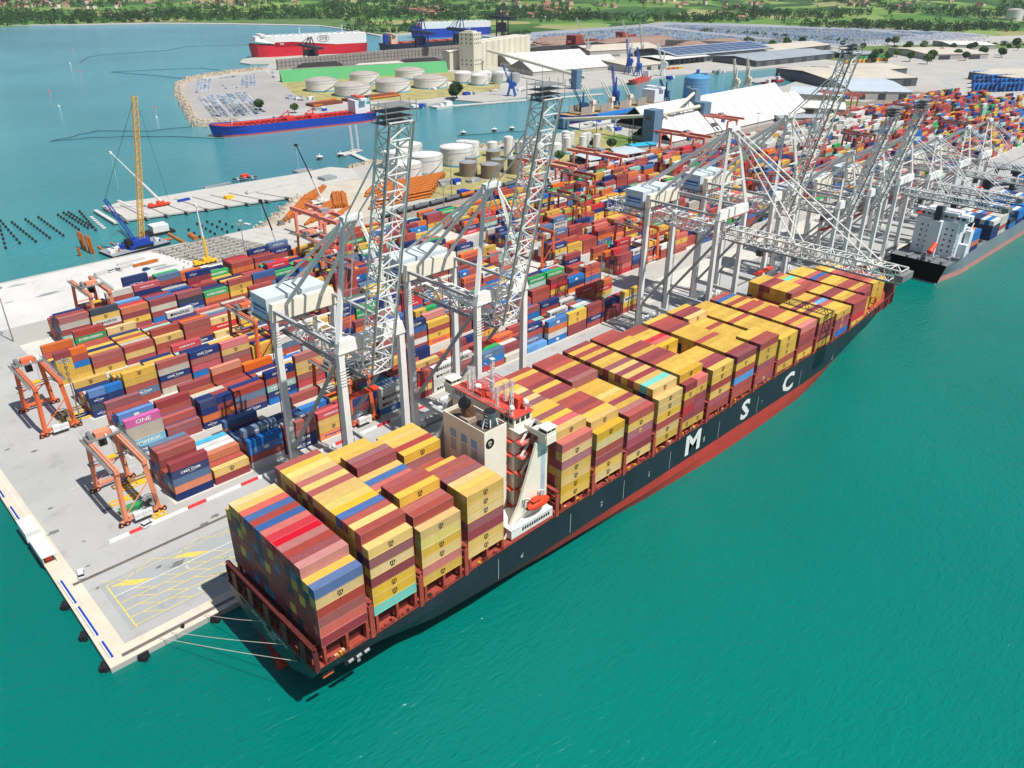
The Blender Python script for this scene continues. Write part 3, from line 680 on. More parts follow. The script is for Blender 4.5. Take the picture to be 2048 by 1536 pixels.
MB().box(-18.4, 19.5, -.5, -15, 20.5, 5.2).build('rudder', hull_red, ship)
# accommodation island
isl = MB(); isl.box(50.2, 8, 17, 57, 33, 44.6); isl.build('accommodation_block', cream, ship)
cas = MB(); cas.box(41, 9.5, 17, 48.8, 26, 46.0); cas.box(41, 9.5, 46, 41.25, 26, 47.2); cas.box(48.55, 9.5, 46, 48.8, 26, 47.2); cas.box(41.25, 9.5, 46, 48.55, 9.75, 47.2); cas.box(41.25, 25.75, 46, 48.55, 26, 47.2)
co = cas.build('engine_casing', cream, ship)
cf = MB(); cf.box(41.25, 9.75, 46.01, 48.55, 25.75, 46.1); cf.box(42, 17, 46.1, 45, 21, 47.3, 1); cf.box(41.3, 9.8, 47.2, 48.5, 9.95, 47.5, 0)
cf.build('casing_roof', [mat('sooty_roof', H('5b4f46'), .9, var=.4, scale=.6), mat('buff_box', H('9c8f80'), .7)], co)
v_ = MB()
for j, (y, dz) in enumerate(((13.6, 0), (17.6, 0), (22.0, 0))):
    for k in range(6): v_.box(40.95, y-1.2, 40.9+k*.42, 40.99, y+1.2, 41.18+k*.42, 0)
    for k in range(9): v_.box(40.95, y-1.2, 36.8+k*.42, 40.99, y+1.2, 36.98+k*.42, 1)
v_.build('louvre', [blue_l, grey], co)
lg_ = MB(); lg_.mesh([(42.9+1.5*math.cos(a*.2618), 9.46, 43.3+1.5*math.sin(a*.2618)) for a in range(24)], [tuple(range(24))])
put_text(lg_, 'm', (42.9, 9.44, 43.75), 1.6, 0, .03, 1); put_text(lg_, 'sc', (42.9, 9.44, 42.9), .95, 0, .02, 1)
lg_.build('funnel_emblem', [blackm, cream], co)
fn = MB(); fn.cyl((45.8, 12.5, 46.1), (45.8, 12.5, 50.6), 1.75, 1.75, 20, 0); fn.cyl((45.8, 12.5, 50.6), (45.8, 12.5, 50.9), 1.5, 1.5, 20, 1)
for k in range(6): fn.beam((45.8+1.7*math.cos(k), 12.5+1.7*math.sin(k), 49), (45.8+2.6*math.cos(k), 12.5+2.6*math.sin(k), 46.1), .3, .3, 2)
for z in (47, 48, 49, 50): fn.beam((44.0, 11.6, z), (44.0, 12.6, z), .08, .08, 2)
fn.build('funnel', [mat('funnel_steel', H('59656a'), .4, .3, var=.3, scale=.5, dirt=.6, dcol=H('8a7252')), dark, white], ship)
fn = MB(); fn.cyl((44.5, 19.5, 46), (44.0, 19.5, 50.5), 1.9, 1.6, 16, 0); fn.cyl((44.0, 19.5, 50.5), (42.6, 19.8, 51.6), 1.6, 1.6, 16, 1); fn.cyl((46.5, 22, 46), (46.5, 22, 49.5), .8, .8, 12, 0)
fn.build('exhaust_stack', [mat('burnt_pipe', H('6a4a35'), .8, var=.5, scale=.7), blackm], ship)
br = MB(); br.box(50.0, 6, 44.6, 57.4, 35, 44.9); br.box(50.6, 8.5, 44.9, 57.1, 32.5, 48.2); br.box(50.2, 8, 48.2, 57.4, 33, 48.4, 1)
br.build('bridge', [cream, mat('red_roof', H('c24436'), .6, var=.15)], ship)
wn = MB()
for k in range(14): wn.box(57.1, 9+k*1.7, 46.2, 57.14, 10.4+k*1.7, 47.6); wn.box(50.56, 9+k*1.7, 46.2, 50.6, 10.4+k*1.7, 47.6) if k in (0, 1, 2, 11, 12, 13) else None
for k in range(3): wn.box(51.2+k*1.9, 8.45, 46.2, 52.6+k*1.9, 8.5, 47.6)
wn.build('bridge_windows', glass, ship)
for s in (-1, 1):
    wg = MB(); Yc = lambda y: CY+s*y
    def yb_(a, b, x0, x1, z0, z1, mi=0):
        wg.box(x0, min(Yc(a), Yc(b)), z0, x1, max(Yc(a), Yc(b)), z1, mi)
    yb_(12.5, 20.3, 53.4, 56.8, 44.2, 44.9); yb_(12.5, 20.5, 53.2, 53.32, 44.9, 46); yb_(12.5, 17.2, 56.9, 57.0, 44.9, 46.2); yb_(17.4, 20.6, 53.6, 57.2, 42.6, 45.0); yb_(17.2, 20.8, 53.4, 57.4, 47.0, 47.2); yb_(17.5, 20.5, 53.7, 57.1, 45.0, 45.9)
    for yy in (17.6, 20.4):
        for xx in (53.8, 55.4, 57.0): yb_(yy-.06, yy+.06, xx-.06, xx+.06, 45.9, 47)
    yb_(17.65, 20.35, 53.9, 56.9, 45.92, 46.95, 1)
    # tapering fin that carries the wing
    F = [(56.9, 17.3), (56.9, 42.4), (52.6, 42.4), (49.5, 34), (46.2, 25.5), (42.6, 20), (40.6, 17.3)]
    n = len(F); vs = [(x, Yc(17.2), z) for x, z in F]+[(x, Yc(17.9), z) for x, z in F]
    wg.mesh(vs, [tuple(range(n)), tuple(range(2*n-1, n-1, -1))]+[(k, n+k, n+(k+1) % n, (k+1) % n) for k in range(n)])
    wg.box(54.4, Yc(17.9)-.03 if s < 0 else Yc(17.9)-.03, 24, 56.1, Yc(17.9)+.03, 39.5, 2)
    yb_(12, 17.2, 52.2, 56.8, 38.0, 38.4, 3); yb_(12.2, 17.2, 56.2, 56.7, 17.3, 44.2)
    wg.build('bridge_wing', [cream, glass, blue_l if False else mat('pale_blue_grey', H('a8b6bb'), .6), mat('red_roof', H('c24436'))], ship)
# stairs, galleries, masts
ga = MB()
for z in (20.5, 26, 31.5, 37, 41.4):
    ga.box(50.2, 2.6 if z < 28 else 5.0, z, 57.0, 8, z+.15, 0); ga.box(48.9, 8, z, 50.2, 33, z+.15, 0)
    for k in range(8): ga.beam((50.3+k*.95, 2.7 if z < 28 else 5.1, z+.15), (50.3+k*.95, 2.7 if z < 28 else 5.1, z+1.15), .07, .07, 1)
    for e in (.6, 1.15): ga.beam((50.3, 2.7 if z < 28 else 5.1, z+e), (57, 2.7 if z < 28 else 5.1, z+e), .07, .07, 1)
    ga.beam((51, 6.4, z), (56, 6.4, z+5.4), .8, .12, 1); ga.box(50.2, 7.9, z+2.6, 57, 8.02, z+2.9, 1)
ga.build('stair_gallery', [mat('red_gallery', H('cf4a38'), .6, var=.15), white], ship)
ms = MB()
for x, y, h in ((53.5, 20, 12), (52, 26, 8), (55, 14, 7.5), (54, 30, 6), (52, 11, 6.5), (56, 23, 5), (55.5, 17, 5.5), (51.5, 16, 6), (53, 29, 5)):
    ms.truss((x, y, 48.4), (x, y, 48.4+h), .7, .7, int(h/1.1), .07, .11, (0, 1, 0))
for z in (51, 53.5, 56, 58): ms.beam((53.5, 16.8, z), (53.5, 23.2, z), .16)
ms.beam((52.4, 18.5, 54.5), (52.4, 21.5, 54.5), .35); ms.box(52.9, 19.4, 60.4, 54.1, 20.6, 60.6)
for k in range(30):
    y = 8.2+k*.85
    for x in (50.3, 57.3): ms.beam((x, y, 48.4), (x, y, 49.5), .06)
for x in (50.3, 57.3):
    for e in (49, 49.5): ms.beam((x, 8.1, e), (x, 32.9, e), .06)
ms.build('mast', white, ship)
rr = MB(); rr.box(54.4, 11, 48.4, 56.4, 14.5, 51.4); rr.box(51.2, 22, 48.4, 53.2, 25, 50); rr.cyl((54.5, 27, 48.4), (54.5, 27, 49.6), 1.0, n=10, mi=1); 
rr.build('roof_locker', [mat('red_gallery', H('cf4a38')), white], ship)
for dx, dy in ((56, 9.6), (51, 9.8)): MB().lathe([(0.01, 51.4), (.6, 51.2), (.8, 50.6), (.5, 50), (.2, 49.7), (.2, 48.4)], (dx, dy), 12).build('radar_dome', white, ship)
# lifeboat in its davits, side accommodation deck
sd_ = MB(); sd_.box(42, .4, 17.6, 57.8, 9, 20.4); sd_.box(42.5, .2, 20.4, 57.5, 3.2, 20.6)
for k in range(12): sd_.box(46+k*.9, .34, 18.6, 46.6+k*.9, .38, 19.6, 1)
sd_.build('side_house', [white, dark], ship)
dv = MB()
for x in (49.0, 54.8): dv.beam((x, 3.2, 20.5), (x-1.2, 1.4, 27.5), .5); dv.beam((x-1.2, 1.4, 27.5), (x-.6, 0.0, 27.9), .4); dv.beam((x-2.6, 3.2, 20.5), (x-1.2, 1.4, 27.5), .25)
dv.beam((44, 1.5, 20.5), (47.4, .5, 24.5), .28); dv.beam((45.4, 2.4, 20.5), (47.4, .5, 24.5), .2)
dv.build('davit', white, ship)
for s_, nm in ((.2, 0), (38.4, 1)):
    L_ = MB(); n = 14; prof = []
    for k in range(n+1):
        t = k/n; r = 1.55*math.sin(math.pi*min(.999, max(.02, t)))**.42; prof.append((48+t*8.2, r))
    vs = []; m_ = 12
    for x, r in prof:
        for j in range(m_):
            a_ = 2*math.pi*j/m_; vs.append((x, s_+.3+r*.95*math.cos(a_), 24.6+r*1.05*math.sin(a_)*(1 if math.sin(a_) > 0 else .8)))
    fs = [(i*m_+j, (i+1)*m_+j, (i+1)*m_+(j+1) % m_, i*m_+(j+1) % m_) for i in range(n) for j in range(m_)]
    L_.mesh(vs, fs); L_.box(49.4, s_-.6, 25.9, 52.2, s_+1.2, 26.6)
    for k in range(5): L_.box(49.5+k*.5, s_-.65, 26.1, 49.85+k*.5, s_-.6, 26.4, 1)
    L_.cyl((50, s_+.3, 26.5), (50, s_+.3, 27.6), .1, n=6)
    lb_ = L_.build('lifeboat', [safety, glass], None)
    tag(lb_, 'orange enclosed lifeboat hanging on the %s of the black-hulled ship' % ('water side' if nm == 0 else 'quay side'), 'lifeboat')
# foredeck gear
fo = MB()
for x, y in ((278, 14), (278, 26), (285, 20), (282, 17), (282, 23)):
    fo.cyl((x, y-1.2, 21.2), (x, y+1.2, 21.2), .8, n=10); fo.box(x-1.2, y-1.6, 20.3, x+1.2, y+1.6, 20.7)
fo.build('windlass', maroon, ship)
fo = MB(); fo.truss((272, 20, 20.3), (272, 20, 34), 1.6, 1.6, 9, .16, .26, (0, 1, 0)); fo.box(270.8, 18.8, 29, 273.2, 21.2, 29.2)
for y in (5, 8, 11): fo.truss((268, y, 20.3), (268, y, 24.6), 1.2, 1.2, 3, .12, .2, (0, 1, 0), 1)
fo.build('foremast', [white, yellow_p], ship)
# mooring lines from the stern to the quay corner
for (ax, ay, az), (bx, by) in ((( -19, 30, 13.6), (-12, 47.4)), ((-19, 24, 13.2), (-24, 47.6)), ((-19, 14, 13.0), (-33, 47.8)), ((-19, 7.5, 12.6), (-36, 48.0))):
    r_ = MB(); P0 = Vector((ax, ay, az)); P1 = Vector((bx, by, 2.1)); prev = P0
    for k in range(1, 13):
        t = k/12; c = P0.lerp(P1, t); c.z -= .35*math.sin(math.pi*t); r_.cyl(prev, c, .07, n=5, caps=False); prev = c
    tag(r_.build('mooring_line', mat('rope', H('c9c2b4'), .9)), 'pale rope from the ship\'s stern to the quay, %s' % ('nearest the hull' if ay == 30 else 'second from the hull' if ay == 24 else 'third from the hull' if ay == 14 else 'reaching the outermost bollard'), 'mooring line', 'stern mooring lines')
# ---------------------------------------------------------------- ship-to-shore gantry cranes
dk_st = crane_g; signm = mat('sign_blue_white', H('3f6fb0'), .5)
def sts(x, label, up, sc=1.0, gy=49.0, deep=35.0, trolley=True):
    """a crane whose water-side rail is at y=gy; local origin between its water-side legs"""
    r = thing('quay_crane', label, 'quay crane', (x, gy, 1.6), 0, 'quay cranes along the container berth')
    Z = lambda v: v*sc
    HX = 10.0*(.85 if sc < 1 else 1); D = deep; HP = Z(60); TP = Z(62.5); BZ = Z(53)
    for i, sx in enumerate((-1, 1)):
        for y, ynm in ((0, 'w'), (D, 'l')):
            l = MB(); l.beam((sx*HX, y, 4.0), (sx*HX, y+(0 if y else .0), HP), 2.1, 1.9, 0, 1.7, 1.7); l.build('leg', crane_w, r)
            b = MB()
            for k in (-3.6, -1.2, 1.2, 3.6): b.box(sx*HX+k-.8, y-.5, .35, sx*HX+k+.8, y+.5, 1.6); b.cyl((sx*HX+k-.35, y-.4, .42), (sx*HX+k-.35, y+.4, .42), .4, n=10, mi=1)
            b.box(sx*HX-4.2, y-.55, 1.6, sx*HX+4.2, y+.55, 2.5); b.box(sx*HX-1.2, y-.8, 2.5, sx*HX+1.2, y+.8, 4)
            b.build('bogie', [crane_w, dark], r)
        br = MB(); br.cyl((sx*HX, D-.4, Z(13)), (sx*HX, .8, HP-2), .62*(sc**.5), n=10)
        br.box(sx*HX-.5, .9, Z(13), sx*HX+.5, D-.9, Z(14.6)); br.beam((sx*HX, .9, TP-1), (sx*HX, D-.9, TP-1), .9); br.build('side_brace', mat('crane_brace_grey', H('a9aaa8'), .55, var=.1, dirt=.25), r)
    for y in (0, D):
        s = MB(); s.box(-HX, y-.6, 4.0, HX, y+.6, 5.6); s.build('sill_beam', crane_w, r)
        p = MB(); p.hexa([(-HX-1.1, y-1.2, TP-(4.2 if y else 2.6)), (HX+1.1, y-1.2, TP-(4.2 if y else 2.6)), (HX+1.1, y+1.2, TP-(4.2 if y else 2.6)), (-HX-1.1, y+1.2, TP-(4.2 if y else 2.6)), (-HX-.3, y-1, TP+1), (HX+.3, y-1, TP+1), (HX+.3, y+1, TP+1), (-HX-.3, y+1, TP+1)])
        for k in range(6): p.beam((-HX-1.5, y-1.4, TP-7-k*.9), (-HX+1.5, y-1.4, TP-7-k*.9), .1)
        p.build('portal_beam', cream if y else crane_w, r)
    g = MB(); g.truss((0, 0, BZ), (0, D+Z(28), BZ), 6.2*sc, Z(4.6), 15, .26, .5)
    g.box(-3.6*sc, -2, BZ-Z(2.5), -3.0*sc, D+Z(28), BZ-Z(2.2), 1); g.box(3.0*sc, -2, BZ-Z(2.5), 3.6*sc, D+Z(28), BZ-Z(2.2), 1)
    for k in range(9): y = 2+k*(D+Z(24))/9; g.beam((-HX*.9 if k in (0, 5) else -4*sc, y, BZ+Z(2.4)), (HX*.9 if k in (0, 5) else 4*sc, y, BZ+Z(2.4)), .45)
    g.build('main_girder', [crane_w, dk_st], r)
    # walkways and rails beside the girder
    wk = MB()
    for s_ in (-1, 1):
        wk.box(s_*4.6*sc-.5, -1, BZ-Z(2.1), s_*4.6*sc+.5, D+Z(28), BZ-Z(2.0))
        for k in range(34): y = k*(D+Z(26))/34; wk.beam((s_*5.1*sc, y, BZ-Z(2)), (s_*5.1*sc, y, BZ-Z(2)+1.1), .06)
        wk.beam((s_*5.1*sc, 0, BZ-Z(2)+1.1), (s_*5.1*sc, D+Z(26), BZ-Z(2)+1.1), .07)
    wk.build('walkway', dk_st, r)
    ap = Vector((0, 4*sc, Z(94)))
    a = MB()
    for sx in (-1, 1):
        a.beam((sx*HX, 0, TP), (sx*2.4, ap.y, ap.z), 1.25*sc, 1.25*sc, 0, .9*sc, .9*sc)
        a.cyl((sx*2.0, ap.y, ap.z), (sx*(HX-4), D-1, TP), .62*sc, n=8); a.cyl((sx*1.6, ap.y, ap.z), (sx*3, D+Z(22), BZ+Z(2.4)), .45*sc, n=8)
    a.box(-3, ap.y-1, ap.z-.8, 3, ap.y+1, ap.z+.6)
    for k in range(5): a.cyl((-1.6+k*.8, ap.y, ap.z+.6), (-1.6+k*.8, ap.y, ap.z+1.8), .12, n=5)
    for zz in (.35, .7): a.beam((-HX+zz*(HX-2.4), ap.y*zz, TP+(ap.z-TP)*zz), (HX-zz*(HX-2.4), ap.y*zz, TP+(ap.z-TP)*zz), .5)
    a.build('apex_frame', crane_w, r)
    BL = Z(70); bm = MB()
    if up:
        an = rad(77); tip = Vector((0, -2-BL*math.cos(an), BZ+BL*math.sin(an))); p0 = Vector((0, -2, BZ)); upv = (0, math.sin(an), math.cos(an))
    else: tip = Vector((0, -2-BL, BZ)); p0 = Vector((0, -2, BZ)); upv = (0, 0, 1)
    bm.truss(p0, tip, 6.2*sc, Z(4.6), 17, .26, .5, upv); d = (tip-p0).normalized(); nrm = d.cross(Vector((1, 0, 0)))
    if nrm.z < 0: nrm = -nrm
    for s_ in (-1, 1):
        off = Vector((s_*3.3*sc, 0, 0))-nrm*Z(2.5); bm.beam(p0+off, tip+off, .5, .4, 1)
    bm.obox(tip.x, tip.y, tip.z-1.2, 9*sc, 3, 2.4, 0, 1) if not up else None
    if up:
        for k in range(4): bm.box(-4.2, tip.y-2.5, tip.z-1+k*1.3, 4.2, tip.y+3.2, tip.z-.9+k*1.3, 1)
        for sx in (-4.2, 4.2):
            for yy in (-2.5, 0, 3.2): bm.beam((sx, tip.y+yy, tip.z-1), (sx, tip.y+yy, tip.z+4), .12, .12, 1)
    bm.build('boom', [crane_w, dk_st], r)
    fs_ = MB()
    for sx in (-1, 1):
        A = ap+Vector((sx*1.8, 0, 0))
        for t in (.42, .86):
            B = p0+(tip-p0)*t+Vector((sx*3*sc, 0, 0))+nrm*Z(2.2)
            if up:
                M = (A+B)/2+Vector((0, -3.5*sc*(1 if t > .6 else 1.6), 4 if t > .6 else -6)); fs_.cyl(A, M, .24*sc, n=6); fs_.cyl(M, B, .24*sc, n=6)
            else: fs_.cyl(A, B, .26*sc, n=6); fs_.cyl(A+Vector((0, 0, -1)), B+Vector((0, 0, .2)), .08, n=4)
        for k in range(4): fs_.cyl(ap+Vector((sx*(.4+.3*k), 0, 0)), (sx*(1+.6*k), D*.35+k, BZ+Z(2.4)), .05, n=4)
    fs_.build('forestay', crane_w, r)
    m = MB(); m.box(-10.2*sc, D+3*sc, TP-Z(5.5), .2, D+12.5*sc, TP+Z(1.6)); m.box(.8, D+3*sc, TP-Z(5.5), 10.2*sc, D+12.5*sc, TP+Z(1.6)); m.box(-10.6*sc, D+2, TP-Z(6.1), 10.6*sc, D+13*sc, TP-Z(5.6), 1)
    mh = m.build('machinery_house', [mat('house_pale_blue', H('c3cfd4'), .5, var=.06), dk_st], r)
    m = MB(); m.box(-10.2*sc-.04, D+3.4*sc, TP-Z(5.2), -10.2*sc, D+12*sc, TP-Z(.8), 0)
    for k, (a0, a1) in enumerate(((-3.6, -3.3), (-2.2, -1.7))): m.box(-10.2*sc-.07, D+4*sc, TP+Z(a0), -10.2*sc-.04, D+11.4*sc, TP+Z(a1)+.25, 1)
    vs, f_ = text_mesh('SAMSUNG', 1.5*sc, .02); m.mesh([(-10.2*sc-.08, D+7.6*sc-v[0], TP-Z(2.0)+v[2]) for v in vs], f_, 2)
    m.build('sign', [mat('sign_pale', H('a8c4e0'), .5), signm, mat('sign_ink', H('2b3f7c'), .5)], mh)
    t = MB(); ty = 8 if up else -18*sc
    t.box(-3, ty-2.5, BZ-Z(3.4), 3, ty+2.5, BZ-Z(2.4)); t.box(-2.6, ty+1, BZ-Z(3.4)-2.6, -.4, ty+3.2, BZ-Z(3.4), 1)
    for sx in (-2, 2):
        for yy in (-2, 2): t.cyl((sx, ty+yy, BZ-Z(3.4)), (sx, ty+yy, BZ-Z(12)), .05, n=4)
    t.box(-6.1, ty-1.2, BZ-Z(12.4), 6.1, ty+1.2, BZ-Z(12), 2)
    t.build('trolley', [dk_st, glass, safety], r)
    e = MB(); e.truss((HX+1.9, D, 3), (HX+1.9, D, HP), 1.3, 1.3, 22, .08, .14, (0, 1, 0)); e.build('lift_shaft', dk_st, r)
    c = MB()
    for sx in (-HX, HX):
        for k in range(3): c.cyl((sx-1.2, D+.9+k*.2, 3), (sx-1.2, D+.9+k*.2, HP), .07, n=4)
    c.build('cable_run', mat('cable_red', H('a84a3e'), .6), r)
    return r
sts(35, 'tall white quay crane with raised lattice boom nearest the stern of the black-hulled ship', True)
sts(84, 'tall white quay crane with raised lattice boom standing beside the funnel of the black-hulled ship', True)
sts(214, 'tall white quay crane with its boom lowered over the bow of the black-hulled ship', False)
sts(257, 'tall white quay crane with raised boom, just beyond the lowered boom over the bow', True)
sts(322, 'smaller white quay crane with raised boom behind the grey ship\'s stern', True, .74, deep=30)
sts(356, 'smaller white quay crane with raised boom beside the grey ship\'s white bridge', True, .74, deep=30)
sts(392, 'smaller white quay crane with lowered boom directly over the grey ship\'s forward holds', False, .74, deep=30)
sts(436, 'small white quay crane with lowered boom, second one beyond the grey ship\'s bridge', False, .66, deep=28)
sts(482, 'small white quay crane with lowered boom, third one beyond the grey ship\'s bridge', False, .66, deep=28)
sts(520, 'small white quay crane with lowered boom at the far edge of the photo', False, .66, deep=28)

# ---------------------------------------------------------------- rubber-tyred yard cranes
def rtg(x, y, label, paint, rz=0.0, span=24.5, h=19.5, wide=5.0, ty=.7, reel=True):
    r = thing('yard_gantry_crane', label, 'yard gantry crane', (x, y, 1.66), rz, 'orange yard gantry cranes')
    S_ = span/2
    for sx in (-1, 1):
        for sy in (-1, 1):
            l = MB(); l.beam((sx*wide, sy*S_, 1.9), (sx*(wide-.9), sy*(S_-.5), h-.6), 1.0, 1.3); l.build('leg', paint, r)
            w = MB()
            for k in (-1.5, 0.2): w.cyl((sx*wide+k*sx*-1-.0, sy*S_-.45, .78), (sx*wide+k*sx*-1, sy*S_+.45, .78), .78, n=16, mi=0); w.cyl((sx*wide+k*sx*-1, sy*S_-.5, .78), (sx*wide+k*sx*-1, sy*S_+.5, .78), .36, n=10, mi=1)
            w.box(sx*wide-1.6, sy*S_-.35, 1.3, sx*wide+1.6, sy*S_+.35, 1.9, 1); w.build('wheel_set', [dark, paint], r)
        gd = MB(); gd.box(sx*(wide-.9)-.7, -S_-.6, h-1.2, sx*(wide-.9)+.7, S_+.6, h+.4); gd.box(sx*(wide-.9)-.12, -S_, h+.4, sx*(wide-.9)+.12, S_, h+.62, 1)
        gd.build('girder', [paint, dk_st], r)
        wk = MB(); wk.box(sx*(wide+.5)-.5, -S_-.6, h-.1, sx*(wide+.5)+.5, S_+.6, h+.02)
        for k in range(19): yy = -S_+k*span/18; wk.beam((sx*(wide+1), yy, h), (sx*(wide+1), yy, h+1.1), .07)
        for e in (.55, 1.1): wk.beam((sx*(wide+1), -S_, h+e), (sx*(wide+1), S_, h+e), .07)
        wk.build('walkway', dk_st, r)
    for sy in (-1, 1):
        s = MB(); s.box(-wide+1, sy*S_-.4, 1.95, wide-1, sy*S_+.4, 2.9); s.build('sill_beam', paint, r)
    b = MB(); b.beam((-wide, -S_, 3), (wide-1, -S_+.3, h*.62), .28); b.beam((-wide+.6, S_, 9), (wide-.6, S_, 9), .4); b.beam((-wide, S_, 3), (wide-.8, S_-.2, h*.5), .25)
    b.build('brace', paint, r)
    t = MB(); y0 = ty*S_
    t.box(-wide, y0-2.4, h+.7, wide, y0+2.4, h+1.1); t.box(-2.2, y0-1.6, h+1.1, 2.4, y0+1.2, h+2.6, 1); t.cyl((-3.4, y0-1.5, h+2), (-3.4, y0+1.7, h+2), .8, n=10); t.box(2.8, y0-1, h+1.1, 4.2, y0+1, h+2.2, 2)
    for k in range(8): t.box(-4.4+k*1.2, y0-2.3+(k*7 % 4), h+1.1, -3.9+k*1.2, y0-1.8+(k*7 % 4), h+1.6+.2*(k % 3), (0, 2, 1)[k % 3])
    for k in range(9):
        for yy in (y0-2.4, y0+2.4): t.beam((-wide+k*wide/4, yy, h+1.1), (-wide+k*wide/4, yy, h+2.2), .06)
    t.box(-1.2, y0+.6, h-3.4, 1.2, y0+2.6, h-.9, 3)
    for sx in (-2.4, 2.4):
        for q_ in (-1, 1): t.cyl((sx, y0-.6+q_*.8, h+.7), (sx*.9, y0-.6+q_*.6, h-7.4), .05, n=4)
    t.build('trolley', [dk_st, paint, white, glass], r)
    sp = MB(); sp.box(-6.1, y0-1.7, h-7.8, 6.1, y0-1.4, h-7.5); sp.box(-6.1, y0+.2, h-7.8, 6.1, y0+.5, h-7.5); sp.box(-2.4, y0-1.5, h-7.6, 2.4, y0+.3, h-7.1, 1); sp.box(-6.2, y0-1.7, h-8, -5.8, y0+.5, h-7.5); sp.box(5.8, y0-1.7, h-8, 6.2, y0+.5, h-7.5)
    sp.build('spreader', [dk_st, yellow_p], r)
    if reel:
        e = MB(); e.box(-2.8, -S_-1.9, 1.6, 2.6, -S_-.5, 3.9); e.box(-2.6, -S_-1.95, 2.9, 2.4, -S_-1.9, 3.0, 1); e.box(-.2, -S_-1.96, 1.7, -.1, -S_-1.9, 3.8, 1); e.build('electric_house', [white, grey], r)
        c = MB(); cx, cz = 2.2, 6.2
        for k in range(24):
            a_ = k*math.pi/12; c.beam((cx+.35*math.cos(a_), -S_-1.5, cz+.35*math.sin(a_)), (cx+2.6*math.cos(a_), -S_-1.5, cz+2.6*math.sin(a_)), .16, .1)
            a2 = (k+1)*math.pi/12
            for rr_ in (1.0, 1.8, 2.6): c.beam((cx+rr_*math.cos(a_), -S_-1.5, cz+rr_*math.sin(a_)), (cx+rr_*math.cos(a2), -S_-1.5, cz+rr_*math.sin(a2)), .1, .1)
        c.cyl((cx, -S_-1.3, cz), (cx, -S_-1.9, cz), .4, n=10); c.beam((cx, -S_-1.3, cz), (cx, -S_, 3), .3)
        c.build('cable_reel', dark, r)
    return r
rtg(-19, 112.6, 'faded orange yard gantry crane with cable reel, nearest the quay corner', mat('orange_faded', H('dd8a68'), .6, var=.1, dirt=.25, dcol=H('c9a090')), ty=.8)
rtg(-20, 184.2, 'bright orange yard gantry crane with cable reel behind the one at the quay corner', orange, ty=.8)
rtg(25.5, 262, 'salmon yard gantry crane on the far side of the stacks beside the white pier', mat('orange_faded', H('dd8a68')), ty=-.1, reel=False)
for i, (x, y, lab, pm) in enumerate(((64, 184, 'orange yard gantry crane seen between the legs of the first quay crane', orange), (62.5, 113, 'orange yard gantry crane directly behind the first quay crane', orange), (128, 220, 'orange yard gantry crane behind the second quay crane', rtgred), (236, 185, 'orange yard gantry crane left of the lowered boom crane', orange), (285, 150, 'orange yard gantry crane behind the lowered boom crane\'s legs', orange), (305, 222, 'orange-red yard gantry crane in the stacks behind the fourth quay crane', rtgred), (352, 255, 'faded red yard gantry crane near the brown storage tanks', rtgred), (455, 150, 'orange-red yard gantry crane behind the small quay cranes', rtgred), (505, 222, 'orange-red yard gantry crane among the white containers', rtgred), (640, 186, 'distant orange-red yard gantry crane in the right-hand stacks', rtgred), (760, 150, 'distant orange-red yard gantry crane above brown-red stacks', rtgred), (820, 222, 'far orange-red yard gantry crane beyond the white containers', rtgred), (140, 255, 'salmon yard gantry crane by the stacks nearest the construction pier', mat('orange_faded', H('dd8a68'))))):
    rtg(x, y, lab, pm, ty=q.uniform(-.7, .7), reel=i in (0, 1, 3))
def rmg(x, y, label, w=18, span=34, h=15, rz=rad(3)):
    r = thing('rail_gantry_crane', label, 'rail gantry crane', (x, y, 1.66), rz, 'rail gantry cranes over the railway')
    for sy in (-1, 1):
        for sx in (-1, 1):
            l = MB(); l.beam((sx*w/2, sy*span/2, .6), (sx*w/2, sy*span/2, h), 1.5, 1.5); l.build('leg', rtg_p, r)
        s = MB(); s.box(-w/2-1, sy*span/2-.7, 1, w/2+1, sy*span/2+.7, 2.4); s.box(-w/2, sy*span/2-.6, h-1.4, w/2, sy*span/2+.6, h+.2); s.build('sill_beam', rtg_p, r)
    for sx in (-1, 1):
        g = MB(); g.box(sx*w*.32-.9, -span/2-9, h+.2, sx*w*.32+.9, span/2+9, h+2.2); g.build('girder', rtg_p, r)
    t = MB(); t.box(-w*.36, -6, h+2.2, w*.36, -1, h+3); t.box(-3, -5.5, h+3, 3, -2, h+5, 1); t.box(-2, -8.5, h-3.5, 1.5, -5.5, h, 2); t.build('trolley', [rtg_p, grey, signm], r)
rtg_p = mat('rail_crane_salmon', H('d37a68'), .6, var=.12, dirt=.3, dcol=H('a87f78'))
rmg(174, 305, 'salmon rail gantry crane at the railway end beside the orange pipes', 17, 30, 14)
rmg(372, 305, 'salmon rail gantry crane over the tracks near the brown tanks')
rmg(425, 300, 'salmon rail gantry crane over the tracks, second one along')
rmg(540, 300, 'salmon rail gantry crane over the tracks in front of the big white sheds')
rmg(640, 330, 'salmon rail gantry crane at the end of the big white sheds')
rmg(880, 320, 'far salmon rail gantry crane by the grey warehouse')
